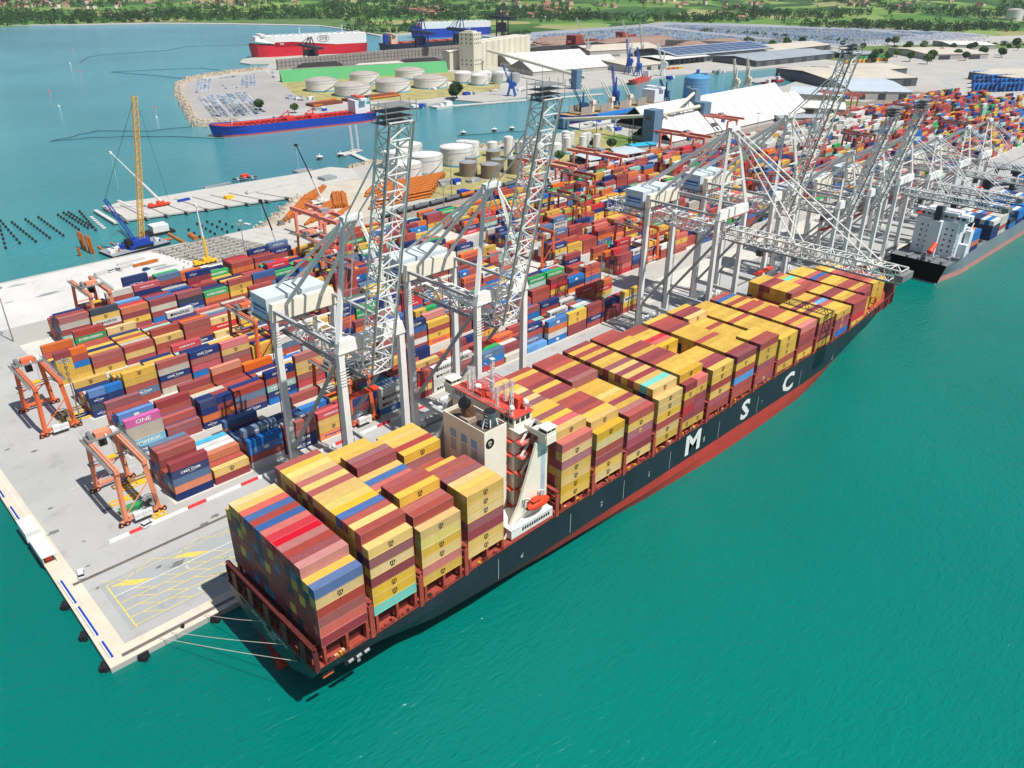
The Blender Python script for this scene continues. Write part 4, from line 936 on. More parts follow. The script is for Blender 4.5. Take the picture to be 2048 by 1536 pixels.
# ---------------------------------------------------------------- tanks
tank_w = mat('tank_white', H('d3d2cc'), .5, var=.08, scale=.12, dirt=.2, dcol=H('9c9280'), streak=True)
tank_top = mat('tank_roof_grey', H('a49c94'), .6, var=.18, scale=.12, dirt=.3, dcol=H('7c736a'))
tank_b = mat('tank_blue_band', H('5aa0c4'), .5); tank_br = mat('tank_brown', H('7d6f5c'), .55, var=.12, scale=.2, dirt=.3)
steel_p = mat('pale_steel', H('b0b2b0'), .4, .4, var=.1)
def tank(x, y, R, h, label, kind='w', dome=.10, group='white storage tanks'):
    r = thing('storage_tank', label, 'storage tank', (x, y, 1.6), 0, group)
    b = MB(); b.lathe([(R, 0), (R, h)], (0, 0), 40)
    if kind == 'w': b.lathe([(R+.06, .2), (R+.06, 1.8)], (0, 0), 40, 1)
    b.build('shell', [tank_w if kind == 'w' else tank_br if kind == 'b' else steel_p, tank_b], r)
    t = MB(); t.lathe([(R+.05, h), (R*.6, h+R*dome*.75), (R*.2, h+R*dome), (.02, h+R*dome*1.02)], (0, 0), 40)
    t.build('roof', tank_top if kind == 'w' and R > 15 else (tank_w if kind == 'w' else steel_p), r)
    g = MB()
    for zz in ((h+1.0, h+.5, h*.8) if R > 9 else (h+.9,)): g.lathe([(R+.25, zz-.06), (R+.25, zz+.06), (R+.12, zz+.06), (R+.12, zz-.06)], (0, 0), 40)
    n = 12; pr = None     # winding stair
    for k in range(n+1):
        a_ = -2.2+1.5*k/n; p_ = (1.03*R*math.cos(a_), 1.03*R*math.sin(a_), h*k/n)
        if pr: g.beam(pr, p_, .8 if R > 9 else .4, .2)
        pr = p_
    g.build('stair_and_rail', grey, r)
TS = [(328.7, 398, 13.5, 13.8, 'white storage tank with blue foot, second from the right crane boom'), (322, 428, 12, 13, 'white storage tank with blue foot half hidden behind the raised boom'), (358, 460, 12.5, 9, 'white storage tank at the rear, next to the water'), (301, 388, 12.5, 13, 'white storage tank with blue foot, leftmost of the low group'),
      (365, 402, 14, 14.5, 'broad white storage tank with a walkway ring beside the brown tanks'), (402, 436, 7, 9, 'small white storage tank behind the broad one'), (392, 414, 6.5, 13, 'small white storage tank between the broad one and the brown ones')]
for t in TS: tank(*t, dome=.09, group='white tanks beside the basin')
for i, (x, y, R, h) in enumerate(((346, 366, 7.2, 10.5), (354, 349, 7.4, 10.5), (373, 361, 5.2, 9.5), (362, 381, 4.8, 9.5), (384, 378, 6, 12), (377, 346, 5.2, 12))):
    tank(x, y, R, h, ['brown storage tank with pale roof, leftmost of its cluster', 'brown storage tank with pale roof, nearest the railway', 'small brown storage tank behind the nearest two', 'small brown storage tank at the back left of its cluster', 'tall brown storage tank at the back of its cluster', 'brown storage tank at the right end of its cluster'][i], 'b', .16, 'brown storage tanks')
qt = random.Random(3); sp_ = []
for x, y, R, h in ((412, 389, 4, 18), (407, 404, 4.4, 12), (421, 380, 3.6, 14), (433, 372, 3.8, 12), (446, 366, 5.8, 11), (462, 366, 3.6, 14), (470, 374, 3.6, 14), (480, 364, 3.4, 13), (489, 371, 3.4, 13), (497, 362, 3.4, 13), (456, 384, 3.6, 15), (467, 389, 3.8, 13), (478, 383, 3.6, 15), (446, 391, 4, 12), (438, 384, 4, 13), (487, 385, 3.6, 12), (500, 376, 3.6, 12), (430, 394, 4.2, 11), (459, 400, 4.4, 10), (473, 402, 4.2, 10)):
    tank(x, y, R, h, 'slim white chemical tank in the crowded cluster behind the container yard', 'w', .2, 'slim white chemical tanks')
for i, (x, y, R, h) in enumerate(((512.2, 845, 20.5, 13), (519.7, 784.9, 22.9, 12), (576.7, 777.7, 22.6, 12.5), (592.7, 864.9, 20.4, 12), (634, 772, 22.5, 12.5), (672, 866, 21, 11))):
    tank(x, y, R, h, ['broad white tank with a rusty dome, leftmost of the far group', 'broad white tank with a grey dome, nearest the tanker\'s bridge', 'broad white tank with a grey dome, middle of the far front row', 'broad white tank with a brown dome, behind the leftmost two', 'broad white tank with a grey dome, right end of the far front row', 'broad white tank with a grey dome, right end of the far back row'][i], 'w', .17, 'broad white tanks on the far pier')
for i, (x, y, R, h) in enumerate(((697.8, 778.8, 12.4, 12.5), (699, 746, 12.2, 12.5), (727.5, 768, 11.7, 11.5), (742, 748, 11.7, 11.5), (722, 735, 7, 13), (748, 728, 7, 12))):
    tank(x, y, R, h, ['white tank in front of the silo tower, leftmost', 'white tank in front of the silo tower, nearest the quay', 'white tank close under the silo tower', 'white tank below the cylindrical silos', 'grey steel tank beside the blue harbour crane, left one', 'grey steel tank beside the blue harbour crane, right one'][i], 'w' if i < 4 else 's', .22, 'tanks below the silo')
for i, (x, y, R, h) in enumerate(((2620, 673, 21, 32), (2660, 640, 21, 34), (2575, 610, 21, 28))):
    tank(x, y, R, h, ['far white storage tank at the top right edge, leftmost', 'far white storage tank at the top right edge, topmost', 'far white storage tank at the top right edge, lowest'][i], 'w', .2, 'far tanks at the top right')
# blue silo on the jetty
r = thing('blue_silo', 'huge blue cylindrical silo on the jetty in front of the basin', 'silo', (775, 448, 1.6))
b = MB(); b.lathe([(15, 4), (15, 30.5), (13, 32), (3, 34.5), (.02, 34.7)], (0, 0), 48); b.build('shell', mat('silo_blue', H('4f8cb4'), .5, var=.08, scale=.2), r)
b = MB(); b.box(-1.5, -1.5, 34, 1.5, 1.5, 39); b.box(-15.3, -2, 20, -15.02, 3, 22, 1); b.build('roof_housing', [mat('silo_blue_dark', H('3b78a8'), .5), white], r)
b = MB()
for k in range(20): a_ = k*.314; b.box(14*math.cos(a_)-.5, 14*math.sin(a_)-.5, 0, 14*math.cos(a_)+.5, 14*math.sin(a_)+.5, 4)
b.lathe([(15.2, 26), (15.2, 26.3)], (0, 0), 40); b.lathe([(15.2, 22), (15.2, 22.3)], (0, 0), 40); b.build('foot_columns', concrete, r)
# grain silo: tower and row of cylinders
r = thing('grain_silo', 'pale grain silo with a tall windowed tower and a row of cylinders', 'silo', (0, 0, 0))
a_, c_ = at(948, 143), at(1064, 120); d_ = (c_-a_); L_ = d_.length; ang = math.atan2(d_.y, d_.x)
r.location = a_; r.rotation_euler = (0, 0, ang)
sil = mat('silo_cream', H('cdc7b4'), .7, var=.08, scale=.1, dirt=.2, streak=True)
b = MB(); b.box(0, 0, 0, 22, 26, 54); b.box(4, 4, 54, 16, 20, 56); tw = b.build('tower', sil, r)
b = MB()
for z in range(8, 53, 6):
    if z in (20, 26, 32): continue
    for x in (3, 8, 13, 18): b.box(x, -.1, z, x+1.8, 0.02, z+2.4)
    for y in (4, 12, 20): b.box(-.1, y, z, .02, y+2, z+2.4)
b.build('window', glass, tw)
nn = 9; w_ = (L_-24)/nn
for k in range(nn):
    b = MB(); b.lathe([(w_*.49, 0), (w_*.49, 39), (.05, 40)], (24+w_*(k+.5), w_*.5), 20); b.lathe([(w_*.49, 0), (w_*.49, 39), (.05, 40)], (24+w_*(k+.5), w_*1.5), 20); b.build('silo_cylinder', sil, r)
# ---------------------------------------------------------------- sheds, warehouses
def shed(A, B, depth, eave, ridge, roofm, wallm, label, cat='warehouse', name='warehouse', doors=0, ribs=0, group=None, solar=False, open_=False, world=False, canopy=0):
    a, c = (Vector((*A, 1.6)), Vector((*B, 1.6))) if world else (at(*A), at(*B))
    d = c-a; L = d.length; r = thing(name, label, cat, a, math.atan2(d.y, d.x), group)
    w = MB()
    if open_:
        for k in range(int(L/12)+1):
            for y in (0, depth): w.box(k*12-.4, y-.4, 0, k*12+.4, y+.4, eave)
        w.box(0, depth-.4, 0, L, depth, eave)
    else:
        w.box(0, 0, 0, L, depth, eave)
        for x in (0, L): w.mesh([(x, 0, eave), (x, depth, eave), (x, depth/2, ridge)], [(0, 1, 2), (2, 1, 0)])
    w.build('wall', wallm, r)
    R_ = MB(); o = .8
    for y0, y1, z0, z1 in ((-o, depth/2, eave-.1, ridge), (depth+o, depth/2, eave-.1, ridge)):
        R_.poly([(-o, y0, z0), (L+o, y0, z0), (L+o, y1, z1), (-o, y1, z1)]); R_.poly([(-o, y0, z0-.3), (-o, y1, z1-.3), (L+o, y1, z1-.3), (L+o, y0, z0-.3)]); R_.poly([(-o, y0, z0-.3), (L+o, y0, z0-.3), (L+o, y0, z0), (-o, y0, z0)])
    if ribs:
        for k in range(ribs+1): x = L*k/ribs; R_.beam((x, -o, eave+.05), (x, depth/2, ridge+.15), .5, .3, 1)
    if solar:
        for k in range(10):
            for j in range(4):
                f0, f1 = .12+j*.21, .28+j*.21; x0, x1 = L*(.03+k*.096), L*(.03+k*.096+.085)
                R_.poly([(x0, depth/2*f0, eave+(ridge-eave)*f0+.25), (x1, depth/2*f0, eave+(ridge-eave)*f0+.25), (x1, depth/2*f1, eave+(ridge-eave)*f1+.25), (x0, depth/2*f1, eave+(ridge-eave)*f1+.25)], 1)
    R_.build('roof', [roofm, mat('solar_panel', H('2f4a78'), .3, var=.05) if solar else grey], r)
    for k in range(doors):
        x = L*(k+.35)/doors; D_ = MB(); D_.box(x, -.12, 0, x+L/doors*.38, -.02, eave*.75); D_.build('door', mat('dark_opening', H('3a3e44'), .7), r)
    return r
rw = mat('white_membrane_roof', H('d2d0ca'), .6, var=.05, scale=.05, dirt=.2, dcol=H('aaa79e')); rg = mat('grey_sheet_roof', H('98a0a6'), .5, var=.1, scale=.05, dirt=.3); rbg = mat('beige_roof', H('bdb5a6'), .7, var=.1, scale=.03, dirt=.3)
rbl = mat('pale_blue_roof', H('b4c0c8'), .5, var=.07, scale=.05); rtl = mat('tile_roof', H('b06a50'), .8, var=.2, scale=.3); wl = mat('warehouse_wall', H('a9a79f'), .8, var=.12, scale=.1, dirt=.3); wd = mat('dark_wall', H('55595e'), .8, var=.15)
shed((562, 326), (826, 326), 46, 3, 21, rw, wl, 'long white A-roofed bulk shed beside the railway, front one', ribs=14, world=True, name='bulk_shed', cat='shed')
shed((600, 378), (870, 378), 46, 3, 21, rw, wl, 'long white A-roofed bulk shed behind the front one, by the blue silo', ribs=14, world=True, name='bulk_shed', cat='shed')
shed((1545, 224), (1688, 232), 55, 7, 9, rw, wl, 'low white-roofed hall at the right end of the bulk sheds', doors=3)
shed((1578, 200), (1690, 206), 70, 8, 11, rbl, wl, 'white-roofed hall with rounded corners beside the grey warehouse')
shed((1700, 199), (1822, 201), 150, 10, 13, rbl, wl, 'grey warehouse with pale blue roof and two dark doors', doors=3)
shed((1660, 178), (1832, 172), 140, 11, 15, rbg, wd, 'wide beige-roofed warehouse behind the grey one', doors=4)
shed((1688, 158), (1812, 150), 70, 10, 13, rbg, wd, 'beige-roofed warehouse, rear one of the pair')
shed((1512, 134), (1668, 117), 90, 9, 13, rg, wd, 'grey-roofed open warehouse on the far quay', doors=6)
shed((1538, 113), (1660, 99), 80, 9, 13, rbg, wd, 'brown-grey roofed warehouse behind the far quay', doors=6)
shed((1352, 128), (1545, 110), 110, 12, 20, rg, wd, 'huge warehouse whose grey roof carries blue solar panels', solar=True, doors=8)
shed((1328, 133), (1418, 124), 60, 10, 12, rw, wd, 'pale open canopy beside the solar-roofed warehouse', name='canopy', cat='canopy', open_=True)
shed((1262, 146), (1330, 138), 120, 9, 13, rbg, wl, 'grey-brown warehouse between the white sheds and the basin', doors=3)
shed((1066, 152), (1246, 138), 70, 6, 19, rw, wl, 'white A-roofed bulk shed in front of the silo, nearer one', ribs=12, name='bulk_shed', cat='shed')
shed((1022, 137), (1180, 125), 60, 6, 19, rw, wl, 'white A-roofed bulk shed in front of the silo, rear one', ribs=12, name='bulk_shed', cat='shed')
shed((1180, 112), (1320, 104), 80, 8, 14, rbg, wl, 'distant brown-grey warehouse behind the white sheds')
shed((1690, 118), (1760, 116), 60, 7, 9, rg, wd, 'small grey warehouse near the curved road')
shed((1855, 120), (1975, 118), 120, 9, 12, rbg, wl, 'beige-roofed warehouse near the top right', doors=2)
shed((1900, 98), (1990, 99), 90, 8, 10, rw, wl, 'white-roofed factory beyond the beige-roofed warehouse')
shed((1935, 158), (2060, 176), 120, 10, 12, rbg, wd, 'dark-walled warehouse at the right edge behind blue containers')
shed((1560, 246), (1660, 244), 20, 5, 6, rg, wl, 'low grey depot roof beside the railway')
shed((1180, 335), (1290, 316), 26, 6, 7, rbl, wl, 'flat pale canopy in front of the slim white tanks', name='canopy', cat='canopy', open_=True)
shed((1265, 302), (1312, 297), 12, 4, 5, mat('turquoise_roof', H('35a0c0'), .5), wl, 'small building with a bright turquoise roof', name='small_building', cat='building')
shed((900, 140), (946, 137), 24, 26, 27, sil, sil, 'pale concrete building left of the silo tower', name='concrete_building', cat='building')
shed((1116, 588), (1166, 573), 17, 4.2, 4.6, rg, white, 'low white workshop with a flat grey roof in the yard', name='workshop', cat='workshop', doors=3)
shed((676, 156), (740, 150), 14, 5, 6, rw, wl, 'small cream building in front of the green wall', name='small_building', cat='building')
# blue-grey conveyor towers and tubes
def tower(px, py, w, h, label):
    p_ = at(px, py); r = thing('transfer_tower', label, 'conveyor tower', p_); b = MB(); b.box(-w/2, -w/2, 0, w/2, w/2, h); b.build('tower_wall', mat('tower_blue_grey', H('5d7a92'), .6, var=.1, scale=.3, dirt=.2), r)
    b = MB(); b.box(-w/2-.05, -w/4, h*.7, -w/2, w/4, h*.85); b.box(-w/4, -w/2-.05, h*.3, w/4, -w/2, h*.38); b.build('window', glass, r)
    return p_, h
tA = tower(1302, 285, 13, 30, 'tall blue-grey conveyor tower at the corner of the bulk sheds'); tB = tower(1400, 262, 12, 28, 'blue-grey conveyor tower beside the front bulk shed'); tC = tower(1126, 254, 9, 9, 'low blue-grey conveyor house by the slim white tanks'); tD = tower(1384, 236, 10, 30, 'blue-grey conveyor tower between the two bulk sheds')
def gallery(p, q_, label, w=3.4, m=None):
    b = MB(); p, q_ = Vector(p), Vector(q_); b.cyl(p, q_, w/2, n=10)
    for k in range(1, 5):
        c = p.lerp(q_, k/5); b.beam((c.x, c.y, 1.6), c, .6, .6, 1)
    one('conveyor_gallery', b, [m or mat('gallery_cream', H('cfcbbd'), .6, var=.06), grey], label, 'conveyor', 'enclosed conveyors')
gallery((tC[0].x, tC[0].y, 9), (tA[0].x, tA[0].y, 26), 'long cream conveyor tube rising to the tall blue-grey tower')
gallery((tA[0].x, tA[0].y, 26), (tB[0].x, tB[0].y, 26), 'cream conveyor tube between two blue-grey towers')
gallery((tA[0].x+20, tA[0].y, 21), (tD[0].x, tD[0].y, 28), 'cream conveyor tube crossing over the bulk shed roof')
s0 = at(975, 140); s1 = at(1170, 178); gallery((s0.x, s0.y, 30), (s1.x, s1.y, 16), 'long cream conveyor tube from the grain silo to the quay', 4.5)
bb = MB(); p0, p1 = Vector((655, 452, 9)), Vector((768, 452, 12)); bb.box(600, 449, 6, 768, 454, 9.5); bb.box(790, 449, 8, 845, 454, 11)
for k in range(15): bb.box(604+k*11, 450, 1.6, 605+k*11, 453, 6, 1)
one('belt_conveyor', bb, [mat('belt_blue', H('2173bd'), .45), grey], 'long bright blue conveyor running along the jetty to the blue silo', 'conveyor')
jt = MB(); jt.box(560, 440, .6, 850, 459, 1.9)
for k in range(30): jt.box(562+k*10, 440.5, -3, 563.5+k*10, 458, .6)
one('jetty', jt, concrete, 'long concrete jetty carrying the blue conveyor', 'jetty')
# green wall, coal walls and heaps
a, c = at(565, 165), at(897, 144); r = thing('green_windbreak', 'long green windbreak wall behind the broad white tanks', 'wall', a, math.atan2(c.y-a.y, c.x-a.x)); L = (c-a).length
b = MB(); b.mesh([(0, 0, 0), (L, 0, 0), (L, 9, 15), (0, 9, 15), (0, 10, 15), (L, 10, 15), (L, 12, 0), (0, 12, 0)], [(0, 1, 2, 3), (3, 2, 5, 4), (4, 5, 6, 7), (0, 3, 4, 7), (1, 6, 5, 2)]); b.build('wall', mat('windbreak_green', H('4f9a62'), .8, var=.06, scale=.05), r)
def blockwall(A, B, h, label):
    a, c = at(*A), at(*B); r = thing('concrete_block_wall', label, 'wall', a, math.atan2(c.y-a.y, c.x-a.x), 'coal terminal walls'); L = (c-a).length; b = MB(); b.box(0, 0, 0, L, 3, h)
    for k in range(int(L/7)): b.box(k*7, -.5, 0, k*7+.8, 0, h-1, 1)
    for z in (h*.33, h*.66): b.box(0, -.3, z, L, 0, z+.4, 1)
    b.build('wall', [mat('block_wall', H('8f8982'), .9, var=.2, scale=.2), mat('wall_rib', H('6a655f'), .9)], r)
blockwall((556, 140), (768, 120), 15, 'ribbed grey wall in front of the red and white car carrier'); blockwall((768, 120), (946, 106), 15, 'ribbed grey wall in front of the black bulk carrier'); blockwall((590, 150), (905, 133), 9, 'lower grey wall behind the green windbreak')
blockwall((1330, 92), (1470, 97), 12, 'dark red-brown wall beside the distant car park')
def heap(A, l, w, h, m, label, rz=0, cat='heap'):
    p_ = at(*A); b = MB(); n = 22; mm = 9; qh = random.Random(int(A[0])); vs = []
    for j in range(mm+1):
        for k in range(n):
            t = j/mm; a_ = k*6.2832/n; rr_ = (1-t)*(1+.12*qh.uniform(-1, 1)); X, Y = l*.5*rr_*math.cos(a_), w*.5*rr_*math.sin(a_); X += (l*.28 if math.cos(a_) > 0 else -l*.28)*t
            vs.append((X, Y, h*(1-(1-t)**1.5)*(1+.06*qh.uniform(-1, 1))))
    fs = [(j*n+k, j*n+(k+1) % n, (j+1)*n+(k+1) % n, (j+1)*n+k) for j in range(mm) for k in range(n)]+[tuple(range(mm*n, mm*n+n))]
    b.mesh(vs, fs); o = one('ore_heap', b, m, label, cat, 'bulk heaps', loc=p_); o.rotation_euler = (0, 0, rz)
coal = mat('coal', H('2b2a2c'), .95, var=.35, scale=.1); pale_h = mat('pale_ore', H('b5b1a8'), .95, var=.2, scale=.08); brown_h = mat('brown_ore', H('8b7368'), .95, var=.15, scale=.05)
for A, l, w, h, m, lab in (((640, 140), 90, 40, 11, coal, 'black coal heap behind the ribbed wall, left one'), ((760, 138), 110, 36, 10, pale_h, 'pale covered heap behind the green windbreak, middle'), ((840, 128), 90, 34, 9, coal, 'black coal heap behind the ribbed wall, right one'), ((690, 146), 80, 26, 8, pale_h, 'pale covered heap behind the green windbreak, left'), ((1140, 104), 260, 60, 12, coal, 'long black coal heap behind the silos'), ((1270, 88), 240, 90, 14, brown_h, 'broad brown ore heap beyond the coal'), ((1420, 92), 200, 70, 12, brown_h, 'brown ore heap beside the distant car park'), ((1105, 88), 110, 50, 14, brown_h, 'brown ore heap behind the silo cylinders')):
    heap(A, l, w, h, m, lab, rad(-10))
for A, w, h, lab in (((1150, 100), 24, 26, 'rust-red loading tower among the ore heaps, left'), ((1243, 85), 18, 20, 'rust-red loading tower among the ore heaps, right')):
    p_ = at(*A); b = MB(); b.box(-w/2, -w/2, 0, w/2, w/2, h); b.box(-w, -2, h*.5, w*2.5, 2, h*.5+4); one('loading_tower', b, mat('ore_tower_red', H('8a3f30'), .8, var=.2), lab, 'tower', 'loading towers', loc=p_)

# ---------------------------------------------------------------- other ships
def simple_ship(name, label, cat, P_bow, P_stern, beam, h, cols, z_band=None, sheer=2.0, blunt=.16, deckc=None):
    """P_bow, P_stern: near-side waterline points; the hull lies on the far side of that line"""
    a, c = Vector((*P_bow[:2], 0)), Vector((*P_stern[:2], 0)); d = (a-c); L = d.length
    r = thing(name, label, cat, c, math.atan2(d.y, d.x))    # +x runs to the bow
    side = 1 if Vector((-d.y, d.x)).dot(Vector((c.x-CAM.x, c.y-CAM.y))) > 0 else -1; cy = side*beam/2
    n = 24; hb = MB(); rows = []
    for k in range(n+1):
        t = k/n; x = t*L; f = 1.0
        if t > 1-blunt: f = math.sqrt(max(.0, 1-((t-(1-blunt))/blunt)**2))
        zt = h+sheer*max(0, (t-.8)/.2)**1.5; fw_ = min(1, f+.1*(t > .8)); f0 = f*(1 if t > .12 else .75+.25*t/.12)
        if t > 1-blunt: f0 *= .86
        zz = [-1, (z_band if z_band else h*.25), h*.6, zt]; ww = [f0, f0*.98+.02*fw_, (f0+fw_)/2, fw_]
        rows.append([(x+(j*1.1 if t > .9 else 0), w_*beam/2, z) for j, (z, w_) in enumerate(zip(zz, ww))])
    for p_, q_ in zip(rows[:-1], rows[1:]):
        for j in range(3):
            for s in (-1, 1):
                f4 = [(p_[j][0], cy+s*p_[j][1], p_[j][2]), (q_[j][0], cy+s*q_[j][1], q_[j][2]), (q_[j+1][0], cy+s*q_[j+1][1], q_[j+1][2]), (p_[j+1][0], cy+s*p_[j+1][1], p_[j+1][2])]
                hb.poly(f4 if s < 0 else f4[::-1], 0 if j == 0 else (2 if j == 2 and len(cols) > 2 else 1))
    e = rows[0]; hb.poly([(x, cy+w_, z) for x, w_, z in e]+[(x, cy-w_, z) for x, w_, z in e[::-1]], 1)
    hb.build('hull', cols, r)
    dkk = MB()
    for p_, q_ in zip(rows[:-1], rows[1:]):
        z0, z1 = p_[3][2]-.9, q_[3][2]-.9; dkk.poly([(p_[3][0], cy-p_[3][1], z0), (q_[3][0], cy-q_[3][1], z1), (q_[3][0], cy+q_[3][1], z1), (p_[3][0], cy+p_[3][1], z0)])
    dkk.build('deck', deckc or redp, r)
    return r, L, cy, side
hb_blue = mat('ship_blue', H('1c3fa0'), .45, var=.1, scale=.1); hb_red = mat('ship_boot_red', H('b0524a'), .6, var=.1); hb_grey = mat('ship_grey', H('76828a'), .5, var=.12, scale=.1, dirt=.2, streak=True); hb_dark = mat('ship_dark_navy', H('1d2632'), .5, var=.15); hb_byd = mat('ship_signal_red', H('c01c2c'), .4, var=.06)
# grey feeder ship
r, L, cy, sd2 = simple_ship('container_ship', 'grey-hulled container ship with white bridge and dark stern, moored beyond the bow', 'container ship', (590, 10.5), (372, 10.5), 30, 11, [mat('ship_pink_boot', H('b98078'), .6, var=.15), hb_grey], z_band=3.0, deckc=mat('grey_deck', H('6b6f72'), .8, var=.2), sheer=3, blunt=.12)
b = MB(); b.mesh([(-.05, cy-12.5, .6), (-.05, cy+12.5, .6), (-.05, cy+15, 11), (-.05, cy-15, 11)], [(0, 1, 2, 3), (3, 2, 1, 0)]); b.build('transom', hb_dark, r)
wp = mat('superstructure_white', H('d5dade'), .5, var=.06, dirt=.12, dcol=H('9aa0a4'))
b = MB(); b.box(16, cy-11, 10, 30, cy+11, 30); b.box(18, cy-14.5, 30, 26, cy+14.5, 33); b.box(17, cy-9, 33, 28, cy+9, 34.2); b.box(27, cy-14.6, 10, 32, cy-12, 24); b.box(24, cy-15, 10, 27, cy-11, 17); b.build('accommodation_block', wp, r)
b = MB()
for z in (12.5, 15.5, 18.5, 21.5, 24.5):
    b.box(30, cy-13, z, 33, cy+13, z+.25)
    for k in range(6): b.box(15.9, cy-9+k*3.2, z+.8, 15.98, cy-8+k*3.2, z+1.8, 1)
    b.beam((30.5, cy-13.2, z), (33, cy-13.2, z+3), .5, .15)
for k in range(9): b.box(17.9, cy-13+k*3, 31.2, 17.98, cy-11+k*3, 32.4, 1)
b.box(19, cy-1.5, 34.2, 22, cy+1.5, 37, 0); b.build('gallery', [wp, glass], r)
b = MB(); b.box(12.5, cy-3, 10, 16, cy+3, 30); b.box(13, cy-1.6, 30, 15.6, cy+1.6, 37.5, 1); b.build('funnel', [wp, hb_dark], r)
b = MB(); b.truss((23, cy, 34), (23, cy, 44), 1.2, 1.2, 7, .12, .2, (0, 1, 0)); b.build('mast', wp, r)
for x in (64, 118, 172):
    b = MB(); b.cyl((x, cy+9, 10), (x, cy+9, 30), 1.7, n=12); b.box(x-2.5, cy+6.5, 28, x+2.5, cy+11.5, 33); b.beam((x+2, cy+9, 29), (x+34, cy+6, 25), 1.6, 1.6); b.build('deck_crane', hb_dark, r)
one('lifeboat', MB().cyl((0, 0, 0), (7, 0, 0), 1.5, 1.3, 12), safety, 'orange free-fall lifeboat on the grey ship\'s stern', 'lifeboat', loc=(376, 22, 15)).rotation_euler = (0, rad(-28), 0)
b = MB(); qs = random.Random(2)
for k in range(22): b.box(1+qs.uniform(0, 12), cy-13+qs.uniform(0, 25), 10.1, 1+qs.uniform(12.5, 14), cy-12+qs.uniform(0, 2)+25*qs.random()*0, 10.1+qs.uniform(.4, 1.2)) if False else b.box(2+k % 6*2.2, cy-12+k//6*6, 10.1, 3.2+k % 6*2.2, cy-10.5+k//6*6, 11+qs.uniform(0, 1.4))
b.build('mooring_gear', grey, r)
for x, rows_, pl_ in ((34, 5, 'FSFBb'), (52, 3, ''), (66, 9, 'bWbWNkbW'), (79, 9, 'WWtWRbWR'), (98, 4, 'bbWk'), (112, 9, 'NbWbN'), (128, 9, 'bLWb'), (150, 9, 'NkbW')):
    if not pl_: continue
    for j in range(10 if x > 60 else 4):
        n = 4 if x in (66, 79) else (3 if x > 100 else (4 if x < 40 else 2))
        for t in range(n):
            c = 'WRWRk'[t % 5] if x == 79 and t < n-1 else ('NNkkN'[t] if t < n-1 and x == 66 else pl_[(j+t*3) % len(pl_)])
            if x == 34: c = 'NFbbF'[(t+j) % 5]
            stuff_box(S, 372+x, 11.3+j*2.55, 10.6+t*TH, 12.19, c, False, False)
# blue third ship at the right edge
r, L, cy, _ = simple_ship('container_ship', 'dark blue ship at the right edge beyond the grey one', 'container ship', (760, 18), (600, 18), 28, 15, [hb_red, hb_blue], z_band=3, deckc=mat('bright_blue_deck', H('2a7fc4'), .6))
b = MB(); b.box(10, cy-10, 14, 22, cy+10, 30); b.build('accommodation_block', wp, r)
# red-decked chemical tanker
r, L, cy, sd2 = simple_ship('tanker', 'blue-hulled tanker with bright red deck and white bridge, across the water', 'tanker', (271, 644), (438, 619), 27, 9.5, [hb_red, hb_blue], z_band=1.6, sheer=2.5)
b = MB(); b.box(9, cy-9, 9, 22, cy+9, 22); b.box(10, cy-13, 22, 17, cy+13, 24.2); b.build('accommodation_block', wp, r)
b = MB(); b.box(9.6, cy-9, 24.2, 18, cy+9, 25.6); b.build('bridge_roof', mat('red_roof', H('c24436')), r)
b = MB(); b.box(2, cy-4, 9, 7, cy+4, 24); b.box(1.9, cy-4.1, 17, 7.1, cy+4.1, 24, 1); vs, f_ = text_mesh('M', 5, .1); b.mesh([(4.5+v[0]*.9*sd2*-1, cy-sd2*4.15, 20.5+v[2]) for v in vs], f_, 2); b.build('funnel', [wp, mat('funnel_teal', H('1f9c94'), .5), white], r)
b = MB(); rd = mat('tanker_red', H('c4302c'), .6, var=.15)
for y in (-2, -.8, .8, 2): b.cyl((26, cy+y, 10.8), (150, cy+y, 10.8), .35, n=6)
for k in range(22): x = 28+k*5.6; b.box(x, cy-12, 8.7, x+.5, cy+12, 9.6); b.cyl((x+2, cy-5+(k % 3)*5, 8.7), (x+2, cy-5+(k % 3)*5, 10.4), .9, n=8)
for x in (62, 88): b.box(x, cy-8, 8.7, x+9, cy+8, 11.6); b.cyl((x+4, cy, 11), (x+4, cy, 18), .6, n=8); b.beam((x+4, cy, 17), (x+14, cy+3, 13), .7)
b.build('deck_piping', rd, r)
b = MB(); b.truss((150, cy, 9.5), (150, cy, 20), .8, .8, 6, .12, .2, (0, 1, 0)); b.truss((15, cy, 25.6), (15, cy, 33), .9, .9, 5, .12, .2, (0, 1, 0)); b.build('mast', wp, r)
# red and white car carrier
r, L, cy, sd2 = simple_ship('car_carrier', 'towering red and white car carrier behind the ribbed coal wall', 'car carrier', (634, 1249), (839, 1210), 36, 19, [hb_byd, hb_byd, hb_byd], z_band=3, sheer=5, blunt=.1)
b = MB(); b.box(1.5, cy-18.05, 17, 172, cy+18.05, 34); b.mesh([(172, cy-18.05, 22), (172, cy+18.05, 22), (204, cy-13, 27), (204, cy+13, 27), (172, cy-18.05, 34), (172, cy+18.05, 34), (202, cy-11, 34), (202, cy+11, 34)], [(0, 2, 6, 4), (1, 5, 7, 3), (2, 3, 7, 6), (4, 6, 7, 5)])
for k in range(14): b.box(8+k*12, cy-12, 34, 12+k*12, cy+12, 35.2)
b.box(186, cy-15, 34, 194, cy+15, 37.5); b.build('upper_hull', mat('carrier_white', H('d6d6d4'), .5, var=.05), r)
b = MB(); b.mesh([(60, cy-18.2*sd2, 17), (172, cy-18.2*sd2, 17), (172, cy-18.2*sd2, 24.5), (140, cy-18.2*sd2, 24.5)], [(0, 1, 2, 3), (3, 2, 1, 0)]); b.build('red_stripe', hb_byd, r)
b = MB(); yy = cy-18.35*sd2
